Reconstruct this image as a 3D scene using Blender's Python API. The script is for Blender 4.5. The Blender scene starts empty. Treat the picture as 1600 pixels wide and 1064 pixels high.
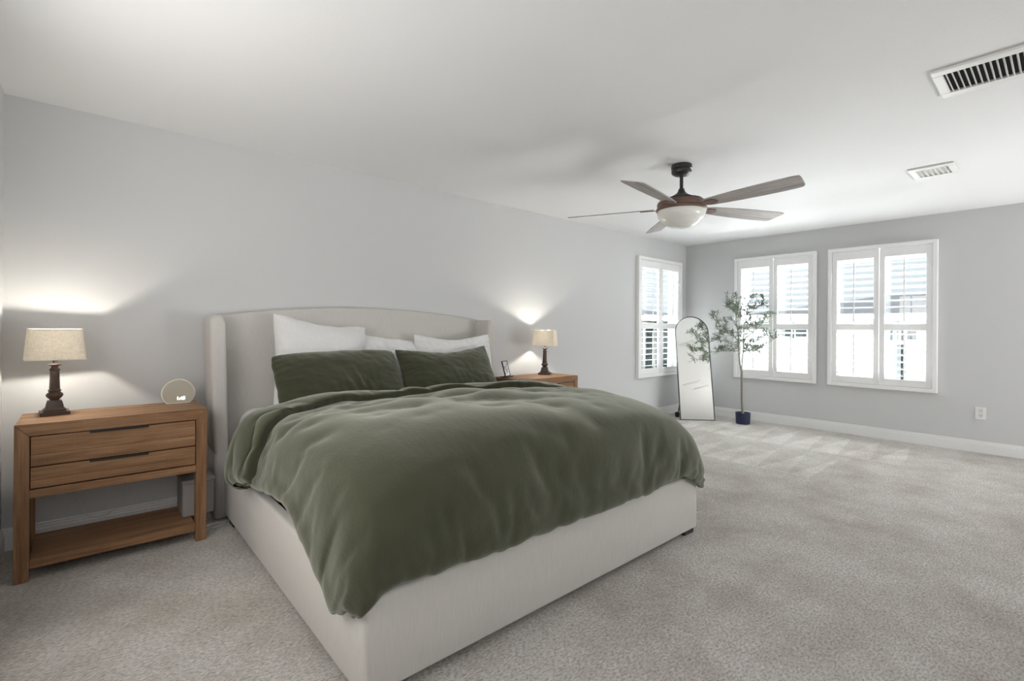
import bpy, bmesh, math, random
import numpy as np
from mathutils import Vector, Matrix, Euler, noise

COL = bpy.context.scene.collection
SC = bpy.context.scene

# ------------------------------------------------------------------ camera, world, lights, exposure
def make_camera():
    th = math.radians(48.76); roll = math.atan(.00717)
    fw = Vector((math.cos(th), math.sin(th), 0)); rt = Vector((math.sin(th), -math.cos(th), 0)); up = Vector((0, 0, 1))
    r2 = rt*math.cos(roll) + up*math.sin(roll); u2 = up*math.cos(roll) - rt*math.sin(roll)
    cd = bpy.data.cameras.new('camera'); cam = bpy.data.objects.new('camera', cd); COL.objects.link(cam)
    m = Matrix((r2, u2, -fw)).transposed().to_4x4(); m.translation = Vector((0, -3.74015, 1.21234))
    cam.matrix_world = m
    cd.sensor_fit = 'HORIZONTAL'; cd.sensor_width = 36; cd.lens = 36*760/1600
    cd.shift_y = -(532-511.96)/1600; cd.clip_start = .03
    SC.camera = cam
make_camera()

world = bpy.data.worlds.new('sky'); SC.world = world; world.use_nodes = True
_bg = world.node_tree.nodes['Background']
_bg.inputs[0].default_value = (.86, .93, 1.0, 1); _bg.inputs[1].default_value = 1.0

def sun(direction, energy):
    l = bpy.data.lights.new('sun', 'SUN'); l.energy = energy; l.angle = math.radians(1); l.color = (1, .96, .9)
    o = bpy.data.objects.new('sun', l); COL.objects.link(o)
    o.rotation_euler = Vector(direction).to_track_quat('-Z', 'Y').to_euler()
sun((.62, .45, -.65), .7)

def area(name, loc, direction, sx, sy, energy, color):
    l = bpy.data.lights.new(name, 'AREA'); l.shape = 'RECTANGLE'; l.size = sx; l.size_y = sy; l.energy = energy; l.color = color
    o = bpy.data.objects.new(name, l); COL.objects.link(o); o.location = loc
    o.rotation_euler = Vector(direction).to_track_quat('-Z', 'Y').to_euler()
    return o
# skylight falling on the windows from above, light bounced up from the sunlit ground and yards below them
area('skylight_right', (7.6, -1.8, 3.1), (-1, 0, -.75), 2.6, 1.2, 25, (.95, .98, 1))
area('skylight_left', (6.0, .9, 3.1), (0, -1, -.75), 1.4, 1.2, 15, (.95, .98, 1))
area('sunlit_ground_right', (7.6, -1.8, -.2), (-1, 0, .75), 2.6, 1.2, 620, (.99, .995, 1))
area('sunlit_ground_left', (6.0, .9, -.2), (0, -1, .75), 1.4, 1.2, 370, (.99, .995, 1))
area('sunlit_yard_right', (9.6, -1.8, -.9), (-1, 0, .5), 4.0, 2.0, 1450, (.99, .995, 1))
area('sunlit_yard_left', (6.0, 3.3, -.9), (0, -1, .5), 2.5, 2.0, 830, (.99, .995, 1))
# added fill lamps: two in the left opening, one by the camera, rear uplight
area('left_fill_light', (-.42, -2.0, 1.05), (1, -.05, .12), 1.6, 1.9, 8, (1, .96, .91))  # added fill to brighten the side rail and right wall
area('left_fill_light_upper', (-.42, -2.0, 1.5), (1, -.02, .10), 1.6, 1.0, 20, (1, .97, .94))
area('camera_fill_light', (-.1, -4.5, 1.9), (.66, .75, -.05), .8, .8, 11, (1, .985, .96))  # flash-like fill lamp added beside the camera
area('rear_fill_uplight', (5.9, -6.6, .12), (-.1, .6, 1), 1.4, 2.0, 210, (1, .995, .985))  # hidden uplight added near the floor behind the camera

SC.view_settings.view_transform = 'Standard'; SC.view_settings.look = 'None'
SC.view_settings.exposure = 0.07; SC.view_settings.gamma = 1.0; SC.view_settings.use_curve_mapping = False

# ------------------------------------------------------------------ materials
def mat(name, color, rough=.6, spec=.3, metal=0.0):
    m = bpy.data.materials.new(name); m.use_nodes = True
    p = m.node_tree.nodes['Principled BSDF']
    p.inputs['Base Color'].default_value = (*color, 1); p.inputs['Roughness'].default_value = rough
    p.inputs['Specular IOR Level'].default_value = spec; p.inputs['Metallic'].default_value = metal
    return m
class N:
    """small node-tree builder on a material"""
    def __init__(s, m): s.t = m.node_tree; s.p = s.t.nodes['Principled BSDF']; s.out = s.t.nodes['Material Output']
    def new(s, kind, **kw):
        n = s.t.nodes.new(kind)
        for k, v in kw.items(): setattr(n, k, v)
        return n
    def link(s, a, b): s.t.links.new(a, b)
    def coords(s, scale=(1, 1, 1), rot=(0, 0, 0)):
        c = s.new('ShaderNodeTexCoord'); mp = s.new('ShaderNodeMapping')
        mp.inputs['Scale'].default_value = scale; mp.inputs['Rotation'].default_value = rot
        s.link(c.outputs['Object'], mp.inputs['Vector']); return mp.outputs[0]
    def noise(s, vec, scale, detail=4, rough=.55):
        n = s.new('ShaderNodeTexNoise'); n.inputs['Scale'].default_value = scale
        n.inputs['Detail'].default_value = detail; n.inputs['Roughness'].default_value = rough
        s.link(vec, n.inputs['Vector']); return n.outputs['Fac']
    def ramp(s, fac, stops):
        r = s.new('ShaderNodeValToRGB'); e = r.color_ramp.elements
        while len(e) < len(stops): e.new(.5)
        for el, (p, c) in zip(e, stops): el.position = p; el.color = (*c, 1) if len(c) == 3 else c
        s.link(fac, r.inputs[0]); return r.outputs[0]
    def mix(s, a, b, fac, mode='MIX'):
        n = s.new('ShaderNodeMix', data_type='RGBA', blend_type=mode)
        for sock, v in ((n.inputs[6], a), (n.inputs[7], b), (n.inputs[0], fac)):
            if hasattr(v, 'is_linked'): s.link(v, sock)
            else: sock.default_value = v if not isinstance(v, tuple) else (*v, 1)
        return n.outputs[2]
    def math(s, op, a, b=0.0, c=0.0):
        n = s.new('ShaderNodeMath', operation=op)
        for i, v in enumerate((a, b, c)):
            if hasattr(v, 'is_linked'): s.link(v, n.inputs[i])
            else: n.inputs[i].default_value = v
        return n.outputs[0]
    def bump(s, h, strength=.3, dist=.002):
        b = s.new('ShaderNodeBump'); b.inputs['Strength'].default_value = strength; b.inputs['Distance'].default_value = dist
        s.link(h, b.inputs['Height']); s.link(b.outputs[0], s.p.inputs['Normal'])
    def color(s, c): s.link(c, s.p.inputs['Base Color'])

def paint(name, color, bump=.15, scale=180):
    m = mat(name, color, .85, .2); n = N(m); v = n.coords()
    n.bump(n.noise(v, scale, 3), bump, .002); return m
M = {}
M['wall'] = paint('wall_paint_grey', (.622, .628, .632), .12, 160)
M['ceiling'] = paint('ceiling_paint_white', (.84, .847, .852), .35, 70)
M['trim'] = mat('trim_gloss_white', (.82, .82, .815), .35, .4)
M['shutter'] = mat('shutter_white', (.88, .88, .88), .4, .35)
M['white_plastic'] = mat('white_plastic', (.78, .78, .77), .4, .4)
M['vent_white'] = mat('vent_white_metal', (.80, .80, .78), .45, .4)
M['vent_dark'] = mat('vent_dark_duct', (.03, .03, .03), .9, .1)
M['black'] = mat('black_satin', (.012, .012, .014), .45, .4)
M['bronze'] = mat('lamp_bronze', (.062, .036, .026), .42, .5)
M['fan_dark'] = mat('fan_dark_iron', (.035, .032, .032), .4, .5, .3)
M['fan_brown'] = mat('fan_brown_metal', (.17, .105, .078), .45, .5, .2)
M['cord'] = mat('cord_white', (.75, .74, .72), .5, .3)
M['digits'] = mat('clock_digits_white', (1, 1, 1)); M['digits'].node_tree.nodes['Principled BSDF'].inputs['Emission Color'].default_value = (1, 1, .97, 1)
M['digits'].node_tree.nodes['Principled BSDF'].inputs['Emission Strength'].default_value = 3
M['navy'] = mat('pot_navy', (.018, .024, .06), .5, .4)
M['soil'] = mat('pot_soil', (.05, .042, .035), .95, .1)
M['mirror'] = mat('mirror_glass', (.77, .775, .755), .015, .5, 1.0)
M['mirror_frame'] = mat('mirror_frame_grey', (.06, .06, .06), .4, .5, .3)
M['paper'] = mat('picture_paper', (.70, .71, .74), .6, .2)
M['ink'] = mat('picture_ink', (.09, .10, .12), .7, .2)
M['box_fabric'] = paint('box_grey_fabric', (.30, .28, .27), .4, 400)
M['glass_bowl'] = mat('frosted_bowl', (.84, .84, .80), .25, .5)

def fabric(name, color, c2, sx, sz, bump=.4, rough=.95):
    m = mat(name, color, rough, .1); n = N(m); v = n.coords((sx, sx, sz)); w = n.coords()
    f = n.noise(v, 1.0, 4, .7); g = n.noise(w, 900, 2)
    n.color(n.ramp(f, [(.3, c2), (.7, color)])); n.bump(n.mix(f, g, .5), bump, .0015)
    m.node_tree.nodes['Principled BSDF'].inputs['Sheen Weight'].default_value = .15
    return m
M['linen'] = fabric('headboard_oatmeal_linen', (.61, .59, .56), (.53, .51, .482), 420, 14)
M['white_cotton'] = fabric('white_cotton', (.76, .755, .755), (.72, .715, .715), 60, 60, .15)
def green():
    m = mat('olive_green_gauze', (.07, .075, .042), .9, .15); n = N(m)
    v = n.coords((1, 1, 1)); crinkle = n.noise(n.coords((260, 60, 160)), 1.0, 4, .6); big = n.noise(v, 5, 3)
    c = n.ramp(big, [(.3, (.037, .040, .021)), (.7, (.048, .050, .028))]); n.color(c)
    n.bump(n.mix(crinkle, n.noise(n.coords((38, 11, 24)), 1.0, 3, .6), .55), .55, .006)
    p = m.node_tree.nodes['Principled BSDF']
    p.inputs['Sheen Weight'].default_value = .6; p.inputs['Sheen Roughness'].default_value = .5
    p.inputs['Sheen Tint'].default_value = (.86, .88, .78, 1)
    return m
M['green'] = green()
def wood(name, axis, cols, plank=0.0):
    m = mat(name, cols[1], .55, .3); n = N(m)
    sc = {'x': (1.6, 26, 26), 'y': (26, 1.6, 26), 'z': (26, 26, 1.6)}[axis]
    v = n.coords(sc); f = n.noise(v, 1.0, 6, .62)
    sc2 = {'x': (5, 90, 90), 'y': (90, 5, 90), 'z': (90, 90, 5)}[axis]
    g = n.noise(n.coords(sc2), 1.0, 3, .6)
    saw = n.noise(n.coords({'x': (160, 6, 6), 'y': (6, 160, 6), 'z': (6, 6, 160)}[axis]), 1.0, 2, .5)
    c = n.ramp(f, [(.28, cols[0]), (.5, cols[1]), (.72, cols[2])])
    c = n.mix(c, n.ramp(g, [(.35, (.55, .55, .55)), (.6, (1, 1, 1))]), .55, 'MULTIPLY')
    c = n.mix(c, n.ramp(saw, [(.55, (1, 1, 1)), (.75, (1.18, 1.16, 1.12))]), .5, 'MULTIPLY')
    n.color(c); n.bump(n.mix(g, saw, .4), .3, .0015)
    return m
WOODC = [(.17, .085, .040), (.28, .152, .076), (.40, .24, .13)]
M['wood_x'] = wood('acacia_wood_lengthwise', 'x', WOODC); M['wood_y'] = wood('acacia_wood_crosswise', 'y', WOODC)
M['wood_z'] = wood('acacia_wood_upright', 'z', WOODC)
M['blade'] = wood('fan_blade_grey_oak', 'x', [(.30, .275, .26), (.43, .395, .375), (.55, .515, .495)])
M['bark'] = wood('olive_bark', 'z', [(.20, .18, .15), (.30, .275, .24), (.42, .39, .34)])
def leaf():
    m = mat('olive_leaf', (.15, .19, .13), .55, .3); n = N(m)
    f = n.noise(n.coords(), 9, 2); n.color(n.ramp(f, [(.3, (.13, .165, .12)), (.55, (.25, .30, .235)), (.75, (.40, .44, .38))]))
    return m
M['leaf'] = leaf()
def carpet():
    m = mat('beige_carpet_pile', (.47, .43, .385), 1.0, .05); n = N(m)
    v = n.coords(); vs = n.coords((1, 1.9, 1), (0, 0, .45))
    tuft = n.noise(vs, 62, 5, .7); fine = n.noise(v, 420, 3, .7); patch = n.noise(v, 2.6, 5, .6); mid = n.noise(vs, 17, 3, .6)
    base = n.ramp(patch, [(.34, (.67, .62, .56)), (.60, (.87, .835, .795))])
    c = n.mix(base, n.ramp(tuft, [(.34, (.55, .53, .505)), (.50, (1.0, 1.0, 1.0)), (.66, (1.30, 1.30, 1.30))]), 1.0, 'MULTIPLY')
    c = n.mix(c, n.ramp(fine, [(.3, (.70, .69, .68)), (.62, (1.1, 1.1, 1.1))]), .45, 'MULTIPLY')
    c = n.mix(c, n.ramp(mid, [(.3, (.88, .87, .86)), (.7, (1.06, 1.06, 1.06))]), .7, 'MULTIPLY')
    # wedge-shaped vacuum tracks in the nap beside the right wall
    sep = n.new('ShaderNodeSeparateXYZ'); n.link(v, sep.inputs[0]); X, Y = sep.outputs[0], sep.outputs[1]
    def row(x_tip, x_base, off, y_lo, y_hi):
        t = n.math('DIVIDE', n.math('SUBTRACT', x_tip, X), x_tip-x_base)
        inside = n.math('MULTIPLY', n.math('GREATER_THAN', t, 0.0), n.math('LESS_THAN', t, 1.0))
        s = n.math('FRACT', n.math('DIVIDE', n.math('ADD', Y, off), .258))
        d = n.math('MULTIPLY', n.math('ABSOLUTE', n.math('SUBTRACT', s, .5)), 2.0)
        w = n.math('SMOOTH_MIN', n.math('MULTIPLY', n.math('SUBTRACT', t, d), 7.0), 1.0, .3)
        w = n.math('MAXIMUM', w, 0.0)
        yr = n.math('MULTIPLY', n.math('GREATER_THAN', Y, y_lo), n.math('LESS_THAN', Y, y_hi))
        return n.math('MULTIPLY', n.math('MULTIPLY', w, inside), yr)
    trk = n.math('MAXIMUM', row(6.56, 5.5, 10.28, -2.75, -.4), row(5.36, 4.45, 10.20, -2.35, -.9))
    c = n.mix(c, n.mix(c, (1.16, 1.165, 1.18), 1.0, 'MULTIPLY'), trk)
    n.color(c)
    n.bump(n.mix(tuft, fine, .3), 1.0, .02)
    m.node_tree.nodes['Principled BSDF'].inputs['Sheen Weight'].default_value = .2
    return m
M['carpet'] = carpet()
def shade_material():
    m = bpy.data.materials.new('lamp_shade_linen'); m.use_nodes = True; t = m.node_tree; t.nodes.clear()
    n = N.__new__(N); n.t = t
    out = t.nodes.new('ShaderNodeOutputMaterial'); d = t.nodes.new('ShaderNodeBsdfDiffuse'); tr = t.nodes.new('ShaderNodeBsdfTranslucent'); mx = t.nodes.new('ShaderNodeMixShader')
    a = n.noise(n.coords((500, 500, 40)), 1, 3, .7); b = n.noise(n.coords((40, 40, 500)), 1, 3, .7)
    w = n.mix(a, b, .5); c = n.ramp(w, [(.36, (.72, .675, .60)), (.58, (.97, .945, .89))])
    n.link(c, d.inputs[0]); n.link(c, tr.inputs[0]); mx.inputs[0].default_value = .74
    n.link(d.outputs[0], mx.inputs[1]); n.link(tr.outputs[0], mx.inputs[2]); n.link(mx.outputs[0], out.inputs[0])
    return m
M['shade'] = shade_material()
def bulb_material():
    m = bpy.data.materials.new('frosted_lit_bulb'); m.use_nodes = True; t = m.node_tree; t.nodes.clear()
    out = t.nodes.new('ShaderNodeOutputMaterial'); e = t.nodes.new('ShaderNodeEmission'); tr = t.nodes.new('ShaderNodeBsdfTransparent'); mx = t.nodes.new('ShaderNodeMixShader')
    e.inputs[0].default_value = (1, .88, .70, 1); e.inputs[1].default_value = 5; mx.inputs[0].default_value = .25
    t.links.new(tr.outputs[0], mx.inputs[1]); t.links.new(e.outputs[0], mx.inputs[2]); t.links.new(mx.outputs[0], out.inputs[0])
    return m
M['bulb'] = bulb_material()
def pane_material():
    m = bpy.data.materials.new('window_glass'); m.use_nodes = True; t = m.node_tree; t.nodes.clear()
    out = t.nodes.new('ShaderNodeOutputMaterial'); g = t.nodes.new('ShaderNodeBsdfGlossy'); g.inputs['Roughness'].default_value = .02
    tr = t.nodes.new('ShaderNodeBsdfTransparent'); tr.inputs[0].default_value = (.93, .95, .95, 1)
    mx = t.nodes.new('ShaderNodeMixShader'); mx.inputs[0].default_value = .05
    t.links.new(tr.outputs[0], mx.inputs[1]); t.links.new(g.outputs[0], mx.inputs[2]); t.links.new(mx.outputs[0], out.inputs[0])
    return m
M['pane'] = pane_material()
M['clock_face'] = mat('clock_mirrored_beige', (.50, .47, .39), .22, .5)
M['clock_rim'] = mat('clock_rim_cream', (.80, .77, .68), .4, .4)
M['stucco'] = paint('stucco_pale', (.36, .39, .40), .5, 60)
M['stucco_grey'] = paint('stucco_grey', (.38, .40, .42), .5, 60)
M['siding'] = paint('siding_white', (.80, .81, .82), .3, 40)
M['brick'] = paint('brick_buff', (.22, .205, .195), .5, 50)
M['window_dark'] = mat('house_window_glass', (.035, .05, .06), .1, .6)
M['window_teal'] = mat('house_window_teal', (.03, .085, .10), .1, .6)
M['roof'] = paint('roof_shingle', (.42, .42, .43), .6, 30)
M['grass'] = paint('lawn', (.13, .19, .07), .6, 25)

# ------------------------------------------------------------------ helpers
def obj(name, geo, m=None, parent=None, smooth=False, local=False):
    """link a bmesh / (verts, faces) as ONE mesh object; world coordinates unless local"""
    me = bpy.data.meshes.new(name)
    if isinstance(geo, tuple): me.from_pydata([tuple(v) for v in geo[0]], [], geo[1])
    else:
        bmesh.ops.recalc_face_normals(geo, faces=geo.faces[:]); geo.to_mesh(me); geo.free()
    if m: me.materials.append(m)
    if smooth:
        for p in me.polygons: p.use_smooth = True
        if smooth != 'all':
            me.set_sharp_from_angle(angle=math.radians(38))
    o = bpy.data.objects.new(name, me); COL.objects.link(o)
    if parent:
        o.parent = parent
        if not local:
            q = parent; off = Vector()
            while q: off += q.location; q = q.parent
            me.transform(Matrix.Translation(-off))
    return o
def thing(name, label, cat, loc=(0, 0, 0), group=None, rotz=0):
    o = bpy.data.objects.new(name, None); COL.objects.link(o); o.empty_display_size = .1
    o.location = loc; o.rotation_euler = (0, 0, rotz); return tag(o, label, cat, group)
def tag(o, label, cat, group=None):
    o['label'] = label; o['category'] = cat
    if group: o['group'] = group
    return o
def struct(o, label=None):
    o['kind'] = 'structure'
    if label: o['label'] = label
    return o
def copy_tree(o, parent=None):
    c = o.copy(); COL.objects.link(c)
    if parent: c.parent = parent
    for ch in list(o.children): copy_tree(ch, c)
    return c
def box(bm, x0, x1, y0, y1, z0, z1, bev=0.0, seg=2, mtx=None):
    t = bmesh.new(); bmesh.ops.create_cube(t, size=1)
    for v in t.verts:
        v.co = Vector(((x0+x1)/2+v.co.x*(x1-x0), (y0+y1)/2+v.co.y*(y1-y0), (z0+z1)/2+v.co.z*(z1-z0)))
    if bev: bmesh.ops.bevel(t, geom=t.edges[:], offset=bev, segments=seg, affect='EDGES', profile=.5)
    if mtx is not None: bmesh.ops.transform(t, matrix=mtx, verts=t.verts[:])
    merge(bm, t); return bm
def merge(bm, t):
    me = bpy.data.meshes.new('tmp'); t.to_mesh(me); t.free(); bm.from_mesh(me); bpy.data.meshes.remove(me)
def boxes(*args, bev=0.0, seg=2):
    bm = bmesh.new()
    for a in args: box(bm, *a, bev=bev, seg=seg)
    return bm
def lathe(bm, prof, seg=32, center=(0, 0, 0)):
    cx, cy, cz = center; rings = []
    for r, z in prof:
        if r < 1e-5: rings.append([bm.verts.new((cx, cy, cz+z))])
        else: rings.append([bm.verts.new((cx+r*math.cos(2*math.pi*i/seg), cy+r*math.sin(2*math.pi*i/seg), cz+z)) for i in range(seg)])
    for a, b in zip(rings, rings[1:]):
        for i in range(seg):
            j = (i+1) % seg
            if len(a) == 1 and len(b) == 1: continue
            if len(a) == 1: bm.faces.new((a[0], b[j], b[i]))
            elif len(b) == 1: bm.faces.new((a[i], a[j], b[0]))
            else: bm.faces.new((a[i], a[j], b[j], b[i]))
    return bm
def loft(bm, rings, cap=True):
    rr = [[bm.verts.new(p) for p in r] for r in rings]; n = len(rr[0])
    for a, b in zip(rr, rr[1:]):
        for i in range(n): bm.faces.new((a[i], a[(i+1) % n], b[(i+1) % n], b[i]))
    if cap: bm.faces.new(rr[0][::-1]); bm.faces.new(rr[-1])
    return bm
def rrect(x0, x1, y0, y1, r, z, k=5):
    r = min(r, (x1-x0)/2-1e-4, (y1-y0)/2-1e-4); pts = []
    for cx, cy, a0 in ((x1-r, y1-r, 0), (x0+r, y1-r, 90), (x0+r, y0+r, 180), (x1-r, y0+r, 270)):
        for i in range(k+1):
            a = math.radians(a0+90*i/k); pts.append((cx+r*math.cos(a), cy+r*math.sin(a), z))
    return pts
def tube(bm, pts, rad, seg=8):
    pts = [Vector(p) for p in pts]; n = len(pts); rad = rad if isinstance(rad, (list, tuple)) else [rad]*n
    rings = []; up = Vector((0, 0, 1)); prev = None
    for i, p in enumerate(pts):
        d = (pts[min(i+1, n-1)]-pts[max(i-1, 0)]).normalized()
        if prev is None:
            a = d.cross(up if abs(d.z) < .9 else Vector((1, 0, 0))).normalized()
        else: a = (prev-d*prev.dot(d)).normalized()
        prev = a; b = d.cross(a)
        rings.append([p+(a*math.cos(2*math.pi*k/seg)+b*math.sin(2*math.pi*k/seg))*rad[i] for k in range(seg)])
    return loft(bm, rings)
def spline(pts, n):
    """Catmull-Rom through pts"""
    pts = [Vector(p) for p in pts]; q = [pts[0]*2-pts[1]]+pts+[pts[-1]*2-pts[-2]]; out = []
    for i in range(1, len(q)-2):
        for k in range(n):
            t = k/n; a, b, c, d = q[i-1], q[i], q[i+1], q[i+2]
            out.append(.5*((2*b)+(c-a)*t+(2*a-5*b+4*c-d)*t*t+(3*b-a-3*c+d)*t**3))
    return out+[pts[-1]]

# ------------------------------------------------------------------ room shell
X0, XB, YR, H = -.333, 6.7145, -8.5, 2.44
WT = .16
WIN_LEFT = (5.47, 6.49, .60, 2.13)                     # x0, x1, z0, z1 in the left wall
WIN_FAR = (-1.70, -.775, .60, 2.13)                    # y0, y1, z0, z1 in the right wall
WIN_NEAR = (-2.815, -1.89, .60, 2.13)
struct(obj('floor', boxes((X0-1.8, XB+WT, YR-WT, WT, -.12, 0)), M['carpet']), 'beige cut-pile carpet with vacuum tracks')
struct(obj('ceiling', boxes((X0-1.8, XB+WT, YR-WT, WT, H, H+.15)), M['ceiling']), 'white textured ceiling')
def wall_with_holes(name, axis, a0, a1, b0, b1, holes, m, label):
    """wall slab along axis with thickness b0..b1 and rectangular holes (a0, a1, z0, z1)"""
    bm = bmesh.new(); cuts = sorted({a0, a1, *[h[0] for h in holes], *[h[1] for h in holes]})
    for c0, c1 in zip(cuts, cuts[1:]):
        hs = [h for h in holes if h[0] <= c0+1e-6 and h[1] >= c1-1e-6]
        spans = [(0, hs[0][2]), (hs[0][3], H)] if hs else [(0, H)]
        for z0, z1 in spans:
            if axis == 'x': box(bm, c0, c1, b0, b1, z0, z1)
            else: box(bm, b0, b1, c0, c1, z0, z1)
    bmesh.ops.remove_doubles(bm, verts=bm.verts[:], dist=1e-5)
    dead = [f for f in bm.faces if any(len(e.link_faces) > 2 for e in f.edges) and False]
    return struct(obj(name, bm, m), label)
wall_with_holes('wall_left', 'x', X0-WT, XB+WT, 0, WT, [WIN_LEFT], M['wall'], 'pale grey wall behind the bed')
wall_with_holes('wall_right', 'y', YR-WT, 0, XB, XB+WT, [WIN_NEAR, WIN_FAR], M['wall'], 'pale grey wall with two shuttered windows')
wall_with_holes('wall_front', 'y', YR-WT, 0, X0-WT, X0, [(-2.85, -1.15, 0, 2.06)], M['wall'], 'pale grey wall with an opening added for fill light')  # opening added to hold the left fill lamps
struct(obj('wall_back', boxes((X0, XB, YR-WT, YR, 0, H)), M['wall']))
struct(obj('sun_block_walls', boxes((X0-1.8, X0-1.7, -4.2, WT, 0, H), (X0-1.7, X0-WT, .05, WT, 0, H), (X0-1.7, X0-WT, -4.2, -4.1, 0, H)), M['wall']), 'unseen walls added to block sun at the left opening')  # unseen walls added to keep sun out of the left opening
def baseboard(name, axis, a0, a1, face, sgn):
    prof = [(0, 0), (.014, 0), (.014, .083), (.010, .090), (.0115, .097), (.0075, .104), (.0085, .112), (.005, .117), (0, .117)]
    bm = bmesh.new(); rings = []
    for a in (a0, a1):
        rings.append([((a, face+sgn*d, z) if axis == 'x' else (face+sgn*d, a, z)) for d, z in prof])
    loft(bm, rings); struct(obj(name, bm, M['trim']))
baseboard('baseboard_left', 'x', X0, XB, 0, -1)
baseboard('baseboard_right', 'y', YR, -.014, XB, -1)
baseboard('baseboard_front', 'y', YR, -.014, X0, 1)

# windows in the openings: vinyl frame with meeting rail, and the panes
def window(idx, axis, hole, face):
    a0, a1, z0, z1 = hole; d0, d1 = face+.085, face+.135
    def b(bm, p0, p1, q0, q1, e0=d0, e1=d1):
        if axis == 'x': box(bm, p0, p1, e0, e1, q0, q1, .004, 1)
        else: box(bm, e0, e1, p0, p1, q0, q1, .004, 1)
    w = bpy.data.objects.new('window_%d' % idx, None); COL.objects.link(w); struct(w, 'sash window behind white shutters')
    w.location = ((a0+a1)/2, face+.11, z0) if axis == 'x' else (face+.11, (a0+a1)/2, z0)
    zm = (z0+z1)/2; bm = bmesh.new()
    for p in ((a0, a0+.045, z0, z1), (a1-.045, a1, z0, z1), (a0+.045, a1-.045, z0, z0+.05), (a0+.045, a1-.045, z1-.05, z1), (a0+.045, a1-.045, zm-.025, zm+.025)): b(bm, *p)
    obj('window_frame', bm, M['trim'], w)
    for q0, q1 in ((z0+.05, zm-.025), (zm+.025, z1-.05)):
        bm = bmesh.new(); b(bm, a0+.045, a1-.045, q0, q1, face+.108, face+.112); obj('pane', bm, M['pane'], w)
window(1, 'x', WIN_LEFT, 0); window(2, 'y', WIN_FAR, XB); window(3, 'y', WIN_NEAR, XB)

# ------------------------------------------------------------------ plantation shutters
def shutter(label, axis, a0, a1, z0, z1, face, tilts):
    """tilts: ((upper, lower) of the panel at low a, (upper, lower) of the panel at high a), degrees from level"""
    loc = ((a0+a1)/2, -.001, z0) if axis == 'x' else (face-.001, (a0+a1)/2, z0)
    t = thing('plantation_shutter', label, 'shutter', loc, 'white shutters on the three windows')
    def P(a, d, z):                                      # d = distance out from the wall into the room
        return (a, face-d, z) if axis == 'x' else (face-d, a, z)
    def bx(bm, p0, p1, d0, d1, q0, q1, bev=.004):
        u = P(p0, d1, q0); v = P(p1, d0, q1)
        box(bm, min(u[0], v[0]), max(u[0], v[0]), min(u[1], v[1]), max(u[1], v[1]), q0, q1, bev, 2)
    fw_, D = .042, .052
    bm = bmesh.new()
    for p in ((a0, a0+fw_, z0, z1), (a1-fw_, a1, z0, z1), (a0+fw_-.004, a1-fw_+.004, z0, z0+fw_), (a0+fw_-.004, a1-fw_+.004, z1-fw_, z1)): bx(bm, p[0], p[1], .0, D, p[2], p[3], .006)
    obj('frame', bm, M['shutter'], t)
    am = (a0+a1)/2
    for k, (p0, p1) in enumerate(((a0+fw_+.002, am-.002), (am+.002, a1-fw_-.002))):
        q0, q1 = z0+fw_+.002, z1-fw_-.002; st = .05; e0, e1 = .008, .036
        zl0, zm0, zm1, zl1 = q0+.072, z0+(z1-z0)*.405+.0, z0+(z1-z0)*.405+.075, q1-.098
        bm = bmesh.new()
        for r in ((p0, p0+st, q0, q1), (p1-st, p1, q0, q1), (p0+st-.003, p1-st+.003, q0, zl0), (p0+st-.003, p1-st+.003, zm0, zm1), (p0+st-.003, p1-st+.003, zl1, q1)): bx(bm, r[0], r[1], e0, e1, r[2], r[3], .004)
        pan = obj('panel', bm, M['shutter'], t)
        # butt hinges on the frame side
        ah = p0 if k == 0 else p1
        for zh in (z0+.25, z1-.25):
            bm = bmesh.new(); bx(bm, ah-.007, ah+.007, .034, .043, zh-.035, zh+.035, .002); obj('hinge', bm, M['white_plastic'], pan)
        for s, (y0, y1) in enumerate(((zm1, zl1), (zl0, zm0))):
            ang = math.radians(tilts[k][s]); n = max(1, round((y1-y0)/.0765)); pit = (y1-y0)/n
            bm = bmesh.new(); c = .044; th = .0055; dm = .022
            for i in range(n):
                zc = y0+pit*(i+.5); rings = []
                for a in (p0+st+.001, p1-st-.001):
                    ring = []
                    for q in range(12):
                        f = 2*math.pi*q/12; ux = c*math.cos(f); uz = th*math.sin(f)
                        d = ux*math.cos(ang)-uz*math.sin(ang); z = ux*math.sin(ang)+uz*math.cos(ang)
                        ring.append(P(a, dm+d, zc+z))
                    rings.append(ring)
                loft(bm, rings)
            obj('louver_bank', bm, M['shutter'], pan, smooth=True)
            bm = bmesh.new(); ac = (p0+p1)/2; dr = dm+c*math.cos(ang)+.008; dz = c*math.sin(ang)
            bx(bm, ac-.006, ac+.006, dr-.004, dr+.006, y0+.02+dz*.6, y1-.03+dz*.6, .002)
            obj('tilt_rod', bm, M['shutter'], pan)
    return t
shutter('white shutter on the narrow-looking window of the bed wall, left of the arched mirror', 'x', 5.44, 6.525, .56, 2.172, 0, ((-4, 6), (-3, 7)))
shutter('white shutter behind the olive tree, nearer the room corner on the right wall', 'y', -1.732, -.737, .558, 2.172, XB, ((14, 9), (8, 6)))
shutter('white shutter right of the olive tree, rightmost window with one lower panel open', 'y', -2.852, -1.853, .558, 2.172, XB, ((-3, 4), (-5, 7)))

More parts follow.
